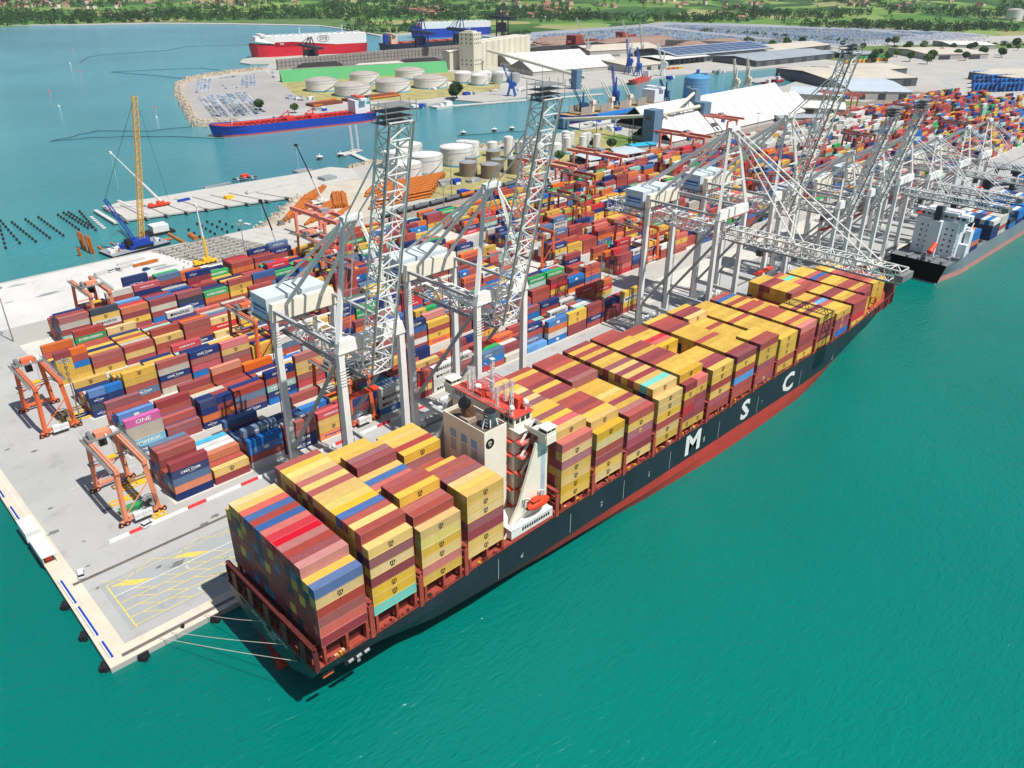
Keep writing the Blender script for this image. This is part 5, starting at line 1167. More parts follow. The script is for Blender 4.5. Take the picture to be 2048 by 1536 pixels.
def side_text(b, s, x, z, size, mi, bold=.02): vs, f_ = text_mesh(s, size, bold); b.mesh([(x+v[0]*(-1 if sd2 > 0 else 1)*(1 if True else 1), yy, z+v[2]) for v in vs], f_, mi)
side_text(b, 'BYD', 84, 27.5, 7.5, 0, .1); side_text(b, 'BYD', 160, 21.5, 3.6, 1, .1)
for k in range(28): a0, a1 = k*.2244, (k+1)*.2244; b.beam((84+11*math.cos(a0), yy, 27.5+5.2*math.sin(a0)), (84+11*math.cos(a1), yy, 27.5+5.2*math.sin(a1)), .1, .7)
b.build('side_lettering', [mat('letter_grey', H('5c5f66'), .5), white], r)
b = MB(); b.truss((120, cy, 35), (120, cy, 45), 1.4, 1.4, 6, .2, .3, (0, 1, 0)); b.truss((40, cy, 35), (40, cy, 47), 1.4, 1.4, 6, .2, .3, (0, 1, 0)); b.build('mast', wp, r)
# blue and white car carrier
r, L, cy, sd2 = simple_ship('car_carrier', 'blue and white car carrier farthest away behind the grain silo', 'car carrier', (1085, 1386), (1262, 1335), 34, 20, [hb_blue, hb_blue, hb_blue], z_band=3, sheer=5, blunt=.1)
b = MB(); b.box(1.5, cy-17.05, 18, 168, cy+17.05, 30)
for k in range(12): b.box(8+k*13, cy-12, 30, 12+k*13, cy+12, 31.4)
b.build('upper_hull', mat('carrier_white', H('d6d6d4')), r)
b = MB(); yy = cy-17.25*sd2; side_text(b, 'C I T', 60, 13, 9, 0, .2); b.build('side_lettering', white, r)
# black bulk carrier with the blue unloaders in front
r, L, cy, sd2 = simple_ship('bulk_carrier', 'black bulk carrier with rust-red hatches behind the ribbed wall', 'bulk carrier', (1085, 1192), (884, 1212), 32, 11, [hb_red, hb_dark], z_band=1.5, sheer=2)
b = MB()
for k in range(6): b.box(38+k*26, cy-11, 10.2, 58+k*26, cy+11, 12.4)
b.build('hatch_cover', mat('hatch_rust', H('a2523e'), .7, var=.15), r)
b = MB(); b.box(12, cy-12, 10, 26, cy+12, 26); b.box(14, cy-16, 26, 22, cy+16, 28.5); b.truss((18, cy, 28.5), (18, cy, 38), 1.2, 1.2, 5, .2, .3, (0, 1, 0)); b.build('accommodation_block', mat('buff_house', H('c9b39a'), .6), r)
b = MB(); b.box(3, cy-4, 10, 9, cy+4, 27); b.build('funnel', hb_blue, r)
def unloader(A, h, m, label):
    p_ = at(*A); r = thing('ship_unloader', label, 'harbour crane', p_, rad(-8), 'bulk unloader cranes')
    b = MB()
    for sx in (-9, 9):
        for y in (0, 18): b.beam((sx, y, 0), (sx*.8, y, h*.62), 2, 2)
    b.box(-9, -1, h*.3, 9, 1, h*.36); b.box(-9, 17, h*.3, 9, 19, h*.36); b.build('leg', m, r)
    b = MB(); b.box(-6, -30, h*.6, 6, 45, h*.68); b.box(-8, 6, h*.3, 8, 20, h*.52); b.build('girder', m, r)
    b = MB()
    for sx in (-4, 4): b.beam((sx, 0, h*.66), (sx*.5, 4, h), 1.2); b.beam((sx, 18, h*.66), (sx*.5, 6, h), 1.0); b.beam((sx*.5, 5, h), (sx, 40, h*.68), .7)
    b.build('apex_frame', m, r)
dkb = mat('unloader_navy', H('1d3566'), .5, var=.15)
unloader((850, 112), 60, dkb, 'dark blue bulk unloader in front of the black ship, left one'); unloader((926, 106), 60, dkb, 'dark blue bulk unloader in front of the black ship, right one'); unloader((1010, 88), 75, mat('unloader_dark', H('2a3038'), .5), 'dark grey bulk unloader right of the grain silo tower'); unloader((628, 128), 40, mat('unloader_dark', H('2a3038'), .5), 'dark loader standing against the red and white car carrier')
# general cargo ship with derricks
r, L, cy, sd2 = simple_ship('cargo_ship', 'dark blue cargo ship with cream derricks and open hatches at the jetty', 'cargo ship', (565, 462), (745, 462), 26, 7.5, [hb_red, mat('cargo_navy', H('22357c'), .5, var=.1)], z_band=1, sheer=4, deckc=mat('timber_deck', H('a58c5e'), .8, var=.3, scale=.3))
b = MB(); b.box(8, cy-9, 7, 26, cy+9, 21); b.box(10, cy-12, 21, 18, cy+12, 23.5); b.build('accommodation_block', wp, r)
for x in (60, 92, 124):
    b = MB(); b.cyl((x, cy, 7), (x, cy, 16), 2, 1.8, n=12); b.cyl((x, cy-2, 16), (x+16, cy-4, 37), .7, n=8); b.cyl((x, cy+2, 16), (x+16, cy, 37), .7, n=8); b.box(x-2.5, cy-2.5, 15, x+2.5, cy+2.5, 19); b.build('derrick', cream, r)
b = MB()
for x in (40, 72, 104, 136): b.box(x, cy-9, 7, x+16, cy-8.5, 15, 1); b.box(x, cy+8, 7, x+16, cy+8.5, 15, 1); b.box(x, cy-8, 7, x+17, cy+8, 8.6)
b.build('hatch_cover', [mat('hatch_brown', H('8a7a5c'), .8, var=.3), mat('hatch_grey', H('9a938a'), .7)], r)
r, L, cy, sd2 = simple_ship('coaster', 'small red ship moored below the warehouses at the far quay', 'cargo ship', (862, 606), (925, 626), 12, 5, [hb_red, mat('coaster_red', H('c2503f'), .5)], z_band=1, sheer=2)
b = MB(); b.box(3, cy-4, 4, 10, cy+4, 13); b.build('accommodation_block', wp, r)
for i, (A, B) in enumerate((((1532, 172), (1549, 170)), ((1552, 166), (1568, 164)))):
    a, c = at(*A, 0), at(*B, 0); r, L, cy, sd2 = simple_ship('tugboat', ['red tugboat with white wheelhouse, left of the pair', 'red tugboat with white wheelhouse, right of the pair'][i], 'tugboat', a, c, 9, 3.4, [dark, mat('tug_red', H('b22c34'), .5)], z_band=.8, sheer=1.5)
    b = MB(); b.box(L*.35, cy-2.5, 3, L*.6, cy+2.5, 7.5); b.cyl((L*.45, cy, 7.5), (L*.45, cy, 12), .4, n=6); b.build('wheelhouse', wp, r)
for i, (A, B) in enumerate((((1588, 160), (1612, 154)), ((1600, 150), (1640, 142)))):
    a, c = at(*A, 0), at(*B, 0); r, L, cy, sd2 = simple_ship('work_boat', ['navy blue work boat in the corner of the basin, near one', 'navy blue work boat in the corner of the basin, far one'][i], 'boat', a, c, 9, 3, [dark, hb_dark], z_band=.6, sheer=1)
    b = MB(); b.box(L*.3, cy-2.5, 3, L*.5, cy+2.5, 7); b.build('wheelhouse', wp, r)
# harbour jib cranes
def jib(A, h, m, label, az=0.5, el=60, L=34, Z=1.6, flip=False):
    p_ = at(*A, Z); r = thing('harbour_crane', label, 'harbour crane', p_, az, 'jib cranes around the basin'); b = MB()
    for sx in (-5, 5):
        for sy in (-5, 5): b.beam((sx, sy, 0), (sx*.5, sy*.5, h*.28), 1.3)
    b.box(-3.4, -3.4, h*.26, 3.4, 3.4, h*.34); b.build('portal', m, r)
    b = MB(); b.box(-4.5, -2.6, h*.34, 3, 2.6, h*.5); b.beam((0, 0, h*.5), (0, 0, h*.82), 2, 2, 0, 1.2, 1.2); b.box(-6.5, -2, h*.36, -4.5, 2, h*.46); b.build('machine_cab', m, r)
    e = rad(el); tip = Vector((2+L*math.cos(e), 0, h*.42+L*math.sin(e))); b = MB(); b.truss((2, 0, h*.42), tip, 1.8, 1.8, 9, .25, .4); b.cyl((0, 0, h*.82), tip, .2, n=5); b.cyl(tip, (tip.x, 0, max(2, tip.z-14)), .08, n=4); b.build('jib', m, r)
jib((1023, 192), 34, blue_p, 'bright blue harbour crane on the far pier', 2.2, 68, 24); jib((1229, 222), 44, mat('deep_blue', H('1c3f94'), .5), 'deep blue harbour crane unloading the cargo ship', 1.2, 72, 30, 1.9); jib((1165, 236), 32, mat('deep_teal', H('2b4a6c'), .5), 'slender dark blue harbour crane at the cargo ship\'s bow', 2.6, 62, 30, 1.9)
jib((1330, 208), 30, dkb, 'dark ship loader leaning left of the blue silo', 3.4, 40, 26, 1.9)
jib((1257, 148), 44, blue_p, 'blue mobile harbour crane by the white sheds, left one', 1.5, 78, 30); jib((1276, 152), 36, blue_p, 'blue mobile harbour crane by the white sheds, right one', 1.2, 78, 24)
jib((1175, 110), 36, mat('jib_pale', H('b9b7b2'), .6), 'pale lattice crane behind the white sheds, left one', 2.4, 66, 50); jib((1262, 118), 36, mat('jib_pale', H('b9b7b2')), 'pale lattice crane behind the white sheds, middle', 2.4, 70, 50); jib((1285, 118), 30, mat('jib_pale', H('b9b7b2')), 'pale lattice crane behind the white sheds, right one', 1.8, 80, 44)
jib((1325, 152), 40, white, 'white harbour crane beside the pale canopy', 1.9, 70, 30); jib((1468, 190), 40, mat('crane_cream', H('c8c2b0'), .6), 'cream harbour crane on the near basin quay, left of a pair', 1.4, 80, 26); jib((1492, 188), 42, mat('crane_cream', H('c8c2b0')), 'cream harbour crane on the near basin quay, right of a pair', 1.4, 84, 26)
b = MB(); b.box(-5, -5, 0, 5, 5, 24); one('hopper_tower', b, mat('tower_blue_grey', H('5d7a92')), 'blue-grey loading tower by the blue tarpaulins', 'tower', loc=at(1152, 178))
# small jetty with two white pylons, navigation posts, floating booms
jt = MB(); a, c = at(700, 305, 1), at(745, 326, 1)
jt.beam(a, c, 5, .6); d = (c-a)
for k in range(9): p_ = a+d*(k/8); jt.cyl((p_.x, p_.y, -3), (p_.x, p_.y, .8), .5, n=6)
jt.obox(a.x, a.y, .6, 26, 9, .8, .3); one('tanker_jetty', jt, concrete, 'small piled jetty in front of the raised quay crane boom', 'jetty')
for k, lab in enumerate(('white lattice pylon on the small piled jetty, left one', 'white lattice pylon on the small piled jetty, right one')):
    b = MB(); b.truss((0, 0, 0), (-1, 0, 22), 1.4, 1.4, 10, .16, .25, (0, 1, 0)); one('loading_arm_pylon', b, white, lab, 'pylon', 'loading arm pylons', loc=a+Vector((3+6*k, 0, .8)))
jt = MB(); a, c = at(905, 212, 1), at(1205, 188, 1); jt.beam(a, c, 7, 1); d = c-a
for k in range(26): p_ = a+d*(k/25); jt.cyl((p_.x, p_.y, -3), (p_.x, p_.y, .8), .8, n=6)
one('loading_pier', jt, concrete, 'long piled loading pier under the bright blue harbour crane', 'jetty')
a = at(885, 213, 1); b = MB(); b.box(-14, -7, -1, 14, 7, 1.2); b.box(3, -4, 1.2, 12, 3, 5, 1); b.box(-4, -2, 1.2, 1, 2, 3.4, 1); one('pontoon', b, [concrete, white], 'concrete pontoon with white cabins near the far shore', 'pontoon', loc=a)
for i, A in enumerate(((640, 320), (682, 314), (927, 270), (989, 264), (1024, 261), (33*30.9, 262))):
    p_ = at(*A, 0); b = MB(); b.cyl((0, 0, -2), (0, 0, 2.8), 2.2, n=14); b.cyl((0, 0, 2.8), (0, 0, 3.3), 2.8, n=14, mi=1); b.beam((0, 0, 3.3), (0, 0, 5.5), .5, .5, 1)
    if i == 5: continue
    one('mooring_dolphin', b, [mat('dolphin_dark', H('5b5a56'), .8), white], ['round mooring dolphin standing alone in the water, leftmost', 'round mooring dolphin, second from the left', 'round mooring dolphin off the white tanks', 'round mooring dolphin off the chemical tanks', 'round mooring dolphin nearest the cargo ship\'s bow'][i], 'mooring dolphin', 'mooring dolphins', loc=p_)
bm = mat('boom_dark', H('2f4148'), .7)
for i, pts in enumerate((((100, 283), (150, 272), (190, 262), (300, 262), (440, 247)), ((100, 283), (170, 276), (240, 273), (340, 273), (448, 277)), ((160, 125), (175, 115), (200, 110), (340, 100), (370, 93), (405, 92), (500, 89)), ((222, 144), (300, 140), (400, 136), (440, 140)), ((222, 144), (300, 150), (380, 158)), ((915, 272), (1000, 265), (1050, 262)))):
    b = MB(); P = [at(*p_, .15) for p_ in pts]
    for p_, q_ in zip(P[:-1], P[1:]):
        n = 6
        for k in range(n): b.beam(p_.lerp(q_, k/n)+Vector((0, math.sin(k)*1.5, 0)), p_.lerp(q_, (k+1)/n)+Vector((0, math.sin(k+1)*1.5, 0)), 1.2 if i > 1 else .9, .5)
    one('floating_boom', b, bm, ['dark floating boom from the tanker\'s bow, upper strand', 'dark floating boom from the tanker\'s bow, lower strand', 'long floating boom far out in the bay', 'floating boom off the car pier, upper strand', 'floating boom off the car pier, lower strand', 'floating boom between the mooring dolphins'][i], 'floating boom', 'floating booms')
for i, A in enumerate(((98, 182), (118, 213), (145, 98), (140, 127), (160, 143), (313, 235), (310, 216), (1460//2, 291))):
    if i > 6: continue
    b = MB(); b.cyl((0, 0, -.5), (0, 0, 1), 1.3, n=8); b.cyl((0, 0, 1), (0, 0, 3.2), .25, n=5); one('buoy', b, white if i % 2 else orange, 'small buoy floating in the open bay', 'buoy', 'buoys in the bay', loc=at(*A, 0))
# ---------------------------------------------------------------- construction pier, piles, barge crane
W2 = lambda A, z=1.6: at(A[0], A[1], z)
deckc = mat('precast_deck', H('b4b2ab'), .9, var=.08, scale=.1, dirt=.3); deckd = mat('bare_beam_deck', H('7f7a72'), .9, var=.2, scale=.3, dirt=.4)
def deck(name, pts, m, label, gaps=0, ax=0, z=1.6):
    b = MB(); P = [tuple(p_) for p_ in pts]; b.prism(P, z-1.0, z)
    r = thing(name, label, 'pier deck', (0, 0, 0)); b.build('slab', m, r); xs = [p_[0] for p_ in P]; ys = [p_[1] for p_ in P]
    b = MB()
    for i_ in range(int((max(xs)-min(xs))/9)+1):
        for j in range(int((max(ys)-min(ys))/9)+1):
            x, y = min(xs)+4+i_*9, min(ys)+2+j*9
            ins = 0
            for k in range(len(P)):
                (x1, y1), (x2, y2) = P[k], P[(k+1) % len(P)]
                if (y1 > y) != (y2 > y) and x < (x2-x1)*(y-y1)/(y2-y1)+x1: ins ^= 1
            if ins: b.cyl((x, y, -4), (x, y, z-.9), .6, n=7)
    b.build('piling', mat('pile_dark', H('3a3a38'), .8), r)
    return r
# near platform: open beams at the left, slabs at the right
for k in range(10):
    x0, x1 = 86+k*7.6, 86+k*7.6+6.9; y1 = 351 if k < 6 else 351+0*k
    y0 = 312-1.2*k*0; m = deckd if k < 6 else deckc
    sk = -.0
    r = deck('pier_deck', [(x0+14, 305-k*.4), (x1+14, 305-k*.4), (x1, 352), (x0, 352)], m, '%s deck strip of the unfinished near platform, %s from the left' % ('bare-beamed' if k < 6 else 'pale slab', ORD[k+1]), z=1.75)
    if k < 6:
        b = MB()
        for j in range(8): b.beam((x0+12-j*1.7, 309+j*5.6, 1.95), (x1+12-j*1.7, 309+j*5.6, 1.95), .5, .3)
        for j in range(9): b.cyl((x0+1.5+(j*37 % 40)/8, 310+j*4.6, 1.75), (x0+1.5+(j*37 % 40)/8, 310+j*4.6, 2.7), .25, n=5, mi=1)
        b.build('cross_beam', [concrete, dark], r)
# far platform
fp = [(W2((190, 421)), W2((232, 446))), (W2((600, 388)), W2((560, 356)))]
pA = [tuple(W2(p_)[:2]) for p_ in ((255, 440), (602, 392), (640, 372), (720, 355), (705, 338), (660, 334), (580, 350), (416, 377), (300, 397), (236, 405), (214, 413))]
deck('pier_deck', pA, deckc, 'long pale concrete pier deck running out from the orange pipes', z=1.75)
for k in range(9):
    a, c = W2((250+k*40, 440-k*5.6), 1.8), W2((205+k*36, 414-k*4), 1.8); b = MB(); b.beam(a, c, .9, .4); b.beam(a+(a-c)*.12, a, 1.6, 1.2)
    one('pier_beam', b, deckd, 'dark cross beam laid over the far pier deck', 'beam', 'cross beams on the far pier')
for i, (A, B) in enumerate((((190, 421), (232, 446)), ((208, 413), (250, 432)), ((236, 402), (300, 430)))):
    b = MB(); b.beam(W2(A, 1.5), W2(B, 1.5), 2.6, 1.2); one('pier_beam', b, concrete, ['concrete beam jutting out at the pier tip, leftmost', 'concrete beam jutting out at the pier tip, middle', 'long concrete beam at the pier tip, nearest the red truck crane'][i], 'beam', 'beams at the pier tip')
# piles standing in the water
pm = mat('pile_cap_dark', H('2c2f30'), .8, var=.2)
P0 = MB().cyl((0, 0, -3), (0, 0, 1.6), .75, n=10).build('water_pile', pm); pme = P0.data; bpy.data.objects.remove(P0)
def pile(x, y, lab, g): o = bpy.data.objects.new('water_pile', pme); COL.objects.link(o); o.location = (x, y, 0); tag(o, lab, 'pile', g)
for i, (A, B, n) in enumerate((((0, 455), (12, 498), 6), ((2, 444), (40, 488), 8), ((25, 447), (72, 485), 9), ((52, 441), (100, 478), 9), ((78, 437), (127, 473), 9), ((117, 432), (158, 461), 8), ((128, 428), (176, 458), 9), ((138, 427), (184, 456), 9), ((160, 425), (192, 462), 8))):
    for k in range(n): p_ = W2(A, 0).lerp(W2(B, 0), k/(n-1)); pile(p_.x, p_.y, 'dark pile top in the open rows left of the pier tip', 'piles in the water left of the pier')
for A, B, n in (((395, 450), (430, 470), 5), ((415, 446), (455, 466), 5), ((440, 445), (478, 462), 4), ((378, 462), (400, 476), 3)):
    for k in range(n): p_ = W2(A, 0).lerp(W2(B, 0), k/(n-1)); pile(p_.x, p_.y, 'dark pile top between the two unfinished platforms', 'piles between the platforms')
for k in range(14):
    p_ = W2((183+k % 7*4.2, 435+k % 7*3.6), .2) if k < 7 else W2((470+(k*29 % 70), 440+(k*13 % 16)), .2)
    b = MB(); b.box(-1.1, -1.1, 0, 1.1, 1.1, .5); one('pile_cap', b, newc, 'square white pile cap %s' % ('in the row at the pier tip' if k < 7 else 'off the near platform\'s slabs'), 'pile cap', 'white pile caps %s' % ('at the tip' if k < 7 else 'by the slabs'), loc=p_)
for i, A in enumerate(((166, 497), (172, 500), (181, 504), (188, 508), (162, 512))):
    p_ = W2(A, 0); b = MB(); b.cyl((0, 0, -2), (-.6, 0, 10.5 if i < 4 else 5), .75, n=12); one('steel_pile', b, rust, ['tall rusty steel pile at the white quay edge, leftmost of four', 'tall rusty steel pile, second of four', 'tall rusty steel pile, third of four', 'tall rusty steel pile, rightmost of four', 'short rusty steel pile in front of the tall four'][i], 'steel pile', 'rusty piles at the quay edge', loc=p_)
for i, (A, B, w) in enumerate((((196, 493), (232, 518), 1.3), ((222, 486), (262, 508), 1.2), ((205, 503), (250, 500), .9), ((338, 468), (376, 490), 1.8), ((380, 470), (393, 478), 3.2), ((300, 482), (345, 478), 1.6), ((300, 492), (330, 487), 1.2))):
    a, c = W2(A, .5), W2(B, .5); b = MB(); b.cyl(a, c, w*.55, n=8); one('floating_pipe', b, mat('pipe_tan', H('a8672c'), .7, var=.3), 'rusty guide pipe in the water, %s' % ['left of the barge crane, lower', 'left of the barge crane, upper', 'crossing left of the barge', 'lone one right of the barge', 'short thick one beside the lone pipe', 'on the barge\'s right side', 'under the barge\'s right side'][i], 'pipe', 'guide pipes around the barge')
# barge with the big yellow lattice crane
r = thing('crane_barge', 'work barge with cluttered blue and white deck carrying the tall lattice crane', 'barge', W2((275, 497), 0), rad(8)); b = MB(); b.box(-19, -8, -1, 17, 9, 1.6); b.box(-19, -8, 1.6, 17, 9, 1.7, 1); b.build('hull', [hb_dark, grey], r)
b = MB(); qs = random.Random(6)
for k in range(50): x, y = qs.uniform(-18, 15), qs.uniform(-7, 7); s_ = qs.uniform(.6, 2.4); b.box(x, y, 1.7, x+s_*1.3, y+s_, 1.7+qs.uniform(.4, 2.6), qs.choice((0, 0, 1, 2, 3)))
b.build('deck_gear', [hb_blue, white, grey, rust], r)
p_ = W2((285, 492), 1.7); F = Vector((p_.x, p_.y, 1.7))
r = thing('crawler_crane', 'very tall yellow lattice boom crane on the work barge', 'crane', F)
tipz = 84; b = MB(); b.truss((0, 0, 3), (7, -1, tipz*.55), 2.6, 2.6, 22, .16, .34, (0, 1, 0)); b.truss((7, -1, tipz*.55), (12.5, -1.6, tipz), 2.4, 2.4, 18, .16, .3, (0, 1, 0)); b.build('boom', mat('boom_yellow', H('d9a93c'), .55, var=.1), r)
b = MB(); b.box(-6, -3.5, 1.4, 4, 3.5, 5); b.box(-9, -3, 2, -6, 3, 5.4, 1); b.box(-7, -4.5, 0, 5, -3, 1.4, 1); b.box(-7, 3, 0, 5, 4.5, 1.4, 1); b.truss((-4, 0, 5), (-14, 3, 30), 1.6, 1.6, 12, .16, .26, (0, 1, 0)); b.build('machine_body', [hb_blue, dark], r)
b = MB(); b.cyl((-14, 3, 30), (12, -1.6, tipz-1), .12, n=4); b.cyl((-14, 3, 30), (-8, 0, 4), .12, n=4); b.cyl((13, -1.6, tipz), (20, -2, 25), .08, n=4); b.build('cable', dark, r)
b = MB(); b.box(-9, -6, -.5, 9, 6, 1.4, 1); b.box(-4, -4, 1.4, 6, 4, 5.6); one('work_pontoon', b, [white, dark], 'pontoon with a white cabin right of the barge crane', 'pontoon', loc=W2((316, 466), 0))
def mobile(A, tip, m, bm_, label, sz=1.0, rz=.3):
    p_ = W2(A, 1.75); r = thing('mobile_crane', label, 'mobile crane', p_, 0, 'mobile cranes on the building site')
    F_ = at(*A, 1.75); ray_d = FW + RT*((tip[0]-1024)/F_PX) - UP*((tip[1]-768)/F_PX); t_ = (F_.y-CAM.y)/ray_d.y; T_ = CAM+ray_d*t_-F_
    b = MB()
    b.box(-6*sz, -1.4, .9, 6*sz, 1.4, 1.9); b.box(-6.2*sz, -1.3, 1.2, -3.8*sz, 1.3, 3.2)
    for k in range(5):
        for y in (-1.2, 1.2): b.cyl((-5*sz+k*2.4*sz, y-.25, .65), (-5*sz+k*2.4*sz, y+.25, .65), .65, n=10, mi=1)
    b.build('carrier', [m, dark], r)
    b = MB(); b.box(-1.5, -1.5, 1.9, 3.2, 1.5, 3.6); b.build('upper_cab', m, r)
    b = MB(); b.cyl((1.5, 0, 3), (1.5+T_.x*.4, T_.y*.4, 3+(T_.z-3)*.4), .75*sz, .6*sz, 8); b.cyl((1.5+T_.x*.4, T_.y*.4, 3+(T_.z-3)*.4), (1.5+T_.x*.97, T_.y, T_.z*.97), .45*sz, .3*sz, 8, 1); b.box(T_.x+.6, -1, T_.z-1, T_.x+2.2, 1, T_.z+.4, 1); b.cyl((T_.x+1.5, 0, T_.z), (T_.x+1.5, 0, T_.z*.4), .06, n=4)
    b.build('boom', bm_, r)
mobile((412, 528), (386, 410), yellow_p, [yellow_p, white], 'yellow mobile crane with a white boom tip at the grey near platform', 1.1)
mobile((320, 413), (216, 305), safety, [white, white], 'red truck crane with long white boom on the far pier', 1.2)
mobile((641, 408), (588, 290), white, [white, dark], 'white truck crane with black boom by the orange pipe stack', 1.1)
mobile((556, 510), (516, 402), white, [white, dark], 'white truck crane with black boom beside the slabbed platform', 1.1)
b = MB(); b.box(-2.4, -1.4, 0, 2.4, 1.4, 1); b.box(-1.6, -1.2, 1, 1.6, 1.2, 3); b.beam((1, 0, 2.4), (4.6, 0, 5), .5); b.beam((4.6, 0, 5), (6.4, 0, 1.5), .4); b.box(5.8, -.6, .6, 7, .6, 1.6); one('excavator', b, mat('excavator_grey', H('77736a'), .6), 'grey excavator on the sandy shore near the pipes', 'excavator', loc=W2((562, 450)))
# orange pipe stacks: every pipe a thing
PM = {}
def pipes(A, B, C, nx, nz, g, where, rr_=.85):
    a, c, e = W2(A), W2(B), W2(C); L = (c-a).length; d = (c-a).normalized(); n_ = (e-a)/max(1, nx-1)
    if round(L) not in PM:
        o = MB().cyl((0, 0, 0), (round(L), 0, 0), rr_, n=12).build('steel_pipe', rust); PM[round(L)] = o.data; bpy.data.objects.remove(o)
    for j in range(nz):
        for k in range(nx-j):
            p_ = a+n_*(k+.5*j); o = bpy.data.objects.new('steel_pipe', PM[round(L)]); COL.objects.link(o); o.location = (p_.x+RN.uniform(-.6, .6), p_.y, 1.7+rr_+j*rr_*1.75); o.rotation_euler = (0, 0, math.atan2(d.y, d.x))
            tag(o, 'rust-orange steel pipe in the %s, %s layer' % (where, ('bottom', 'second', 'third', 'fourth')[j]), 'steel pipe', g)
pipes((565, 448), (610, 398), (612, 420), 9, 2, 'left pipe stack', 'left stack by the water')
pipes((610, 452), (655, 405), (640, 440), 6, 1, 'loose pipes', 'loose row right of the left stack')
pipes((668, 418), (664, 391), (694, 416), 7, 2, 'middle pipe stack', 'short middle stack')
pipes((655, 440), (700, 415), (640, 452), 4, 1, 'lower pipes', 'row under the rail gantry crane')
pipes((738, 420), (862, 394), (782, 372), 11, 3, 'large pipe stack', 'large stack behind the first boom')
pipes((730, 395), (800, 372), (745, 378), 7, 2, 'rear pipe stack', 'rear stack behind the first boom')
for i, (A, B) in enumerate((((628, 215), (678, 205)), ((700, 205), (800, 192)))):
    a, c = W2(A), W2(B); b = MB()
    for k in range(12): b.cyl((a.x+k*.6, a.y+k*1.9, 3+.0*k), (c.x+k*.6, c.y+k*1.9, 3), 1.1, n=8)
    b.box(min(a.x, c.x), min(a.y, c.y)+3, 1.6, max(a.x, c.x), min(a.y, c.y)+18, 4.4, 1)
    one('pipe_bundle', b, [rust, mat('rust_dark', H('6e3a22'), .8, var=.2)], ['orange-brown pipe bundle on the car pier', 'long dark rusty pipe bundle behind the tanker\'s bridge'][i], 'pipe bundle', 'far pipe bundles')
# site clutter on the white quay
for i, (A, l, w, h, m, lab) in enumerate((((230, 540), 22, 2.5, 1, concrete, 'long concrete beam lying on the white quay'), ((292, 528), 14, 1.6, 1.2, rust, 'rusty girder lying on the white quay'), ((262, 524), 16, 1.2, .8, concrete, 'thin concrete beam behind the rusty girder'), ((368, 352+50), 9, 1.5, 1.5, hb_blue, 'blue steel bundle on the far pier'), ((605, 343), 14, 8, 1.2, grey, 'grey stack of planks at the far pier root'), ((655, 358), 12, 9, 2, grey, 'dark grey stack at the far pier root'), ((435, 372), 22, 2, 1, grey, 'grey beam lying on the far pier'), ((540, 378), 40, 3.5, 1.2, concrete, 'long low parapet on the far pier'), ((490, 356), 6, 3, 2.6, safety, 'small orange machine on the far pier'), ((458, 397), 6, 4, 2, yellow_p, 'yellow formwork on the far pier'))):
    b = MB(); b.box(-l/2, -w/2, 0, l/2, w/2, h); b.box(-l/2+.4, -w/2+.3, h, l/2-.6, w/2-.3, h+.25); o = one('site_material', b, m, lab, 'building material', 'building materials', loc=W2(A, 1.75)); o.rotation_euler = (0, 0, rad(5))
# tank wagons and freight wagons
a, c = Vector((222, 313.5, 1.6)), Vector((352, 317.6, 1.6)); wgm = mat('tank_wagon_grey', H('5d6468'), .5, var=.25, scale=.3, dirt=.4); d = c-a
for k in range(9):
    p_ = a.lerp(c, k/9); r = thing('tank_wagon', 'dark grey railway tank wagon, %s from the left of its train' % ORD[k+1], 'railway wagon', p_, math.atan2(d.y, d.x), 'tank wagons')
    b = MB(); b.cyl((.8, 0, 2.6), (13.2, 0, 2.6), 1.5, n=16); b.cyl((6.6, 0, 3.9), (6.6, 0, 4.5), .5, n=8); b.beam((5, -.6, 4.25), (9, -.6, 4.25), .3, .1); b.build('tank', wgm if k != 5 else rust, r)
    b = MB(); b.box(.3, -1.2, .9, 13.6, 1.2, 1.15)
    for x in (2, 3.8, 10, 11.8):
        for y in (-.8, .8): b.cyl((x, y-.1, .5), (x, y+.1, .5), .45, n=8)
    b.build('chassis', dark, r)
WM = {}
def wagon(c, ln=12.2):
    if c not in WM: WM[c] = MB().box(0, -1.25, 1.2, ln, 1.25, 3.9).box(0, -1.3, .5, ln+.6, 1.3, 1.15, 1).build('w', [CM[c], dark]).data; bpy.data.objects.remove(bpy.data.objects['w'])
    return WM[c]
qw = random.Random(9)
def ktrack(k):
    return Vector((200+k*4, 288+k*3.3, 1.7)), Vector((430, 290.5+k*3.7, 1.7)), Vector((1080, 286+k*2.6, 1.7))
for k, s0_, s1_ in ((0, 250, 640), (2, 380, 900), (4, 360, 560), (7, 420, 520)):
    A_, B_, C_ = ktrack(k); x = s0_; i = 0
    while x < s1_:
        P_, Q_ = (A_, B_) if x < B_.x else (B_, C_); t = (x-P_.x)/(Q_.x-P_.x); y = P_.y+(Q_.y-P_.y)*t
        o = bpy.data.objects.new('freight_wagon', wagon(qw.choice('RWRDtWRF'))); COL.objects.link(o); o.location = (x, y, 1.7); o.rotation_euler = (0, 0, math.atan2(Q_.y-P_.y, Q_.x-P_.x)); tag(o, 'container wagon standing in the %s freight train from the yard' % ('first', 'second', 'third', 'fourth')[(0, 2, 4, 7).index(k)], 'railway wagon', 'wagons of the %s train' % ('first', 'second', 'third', 'fourth')[(0, 2, 4, 7).index(k)]); x += 13.3; i += 1
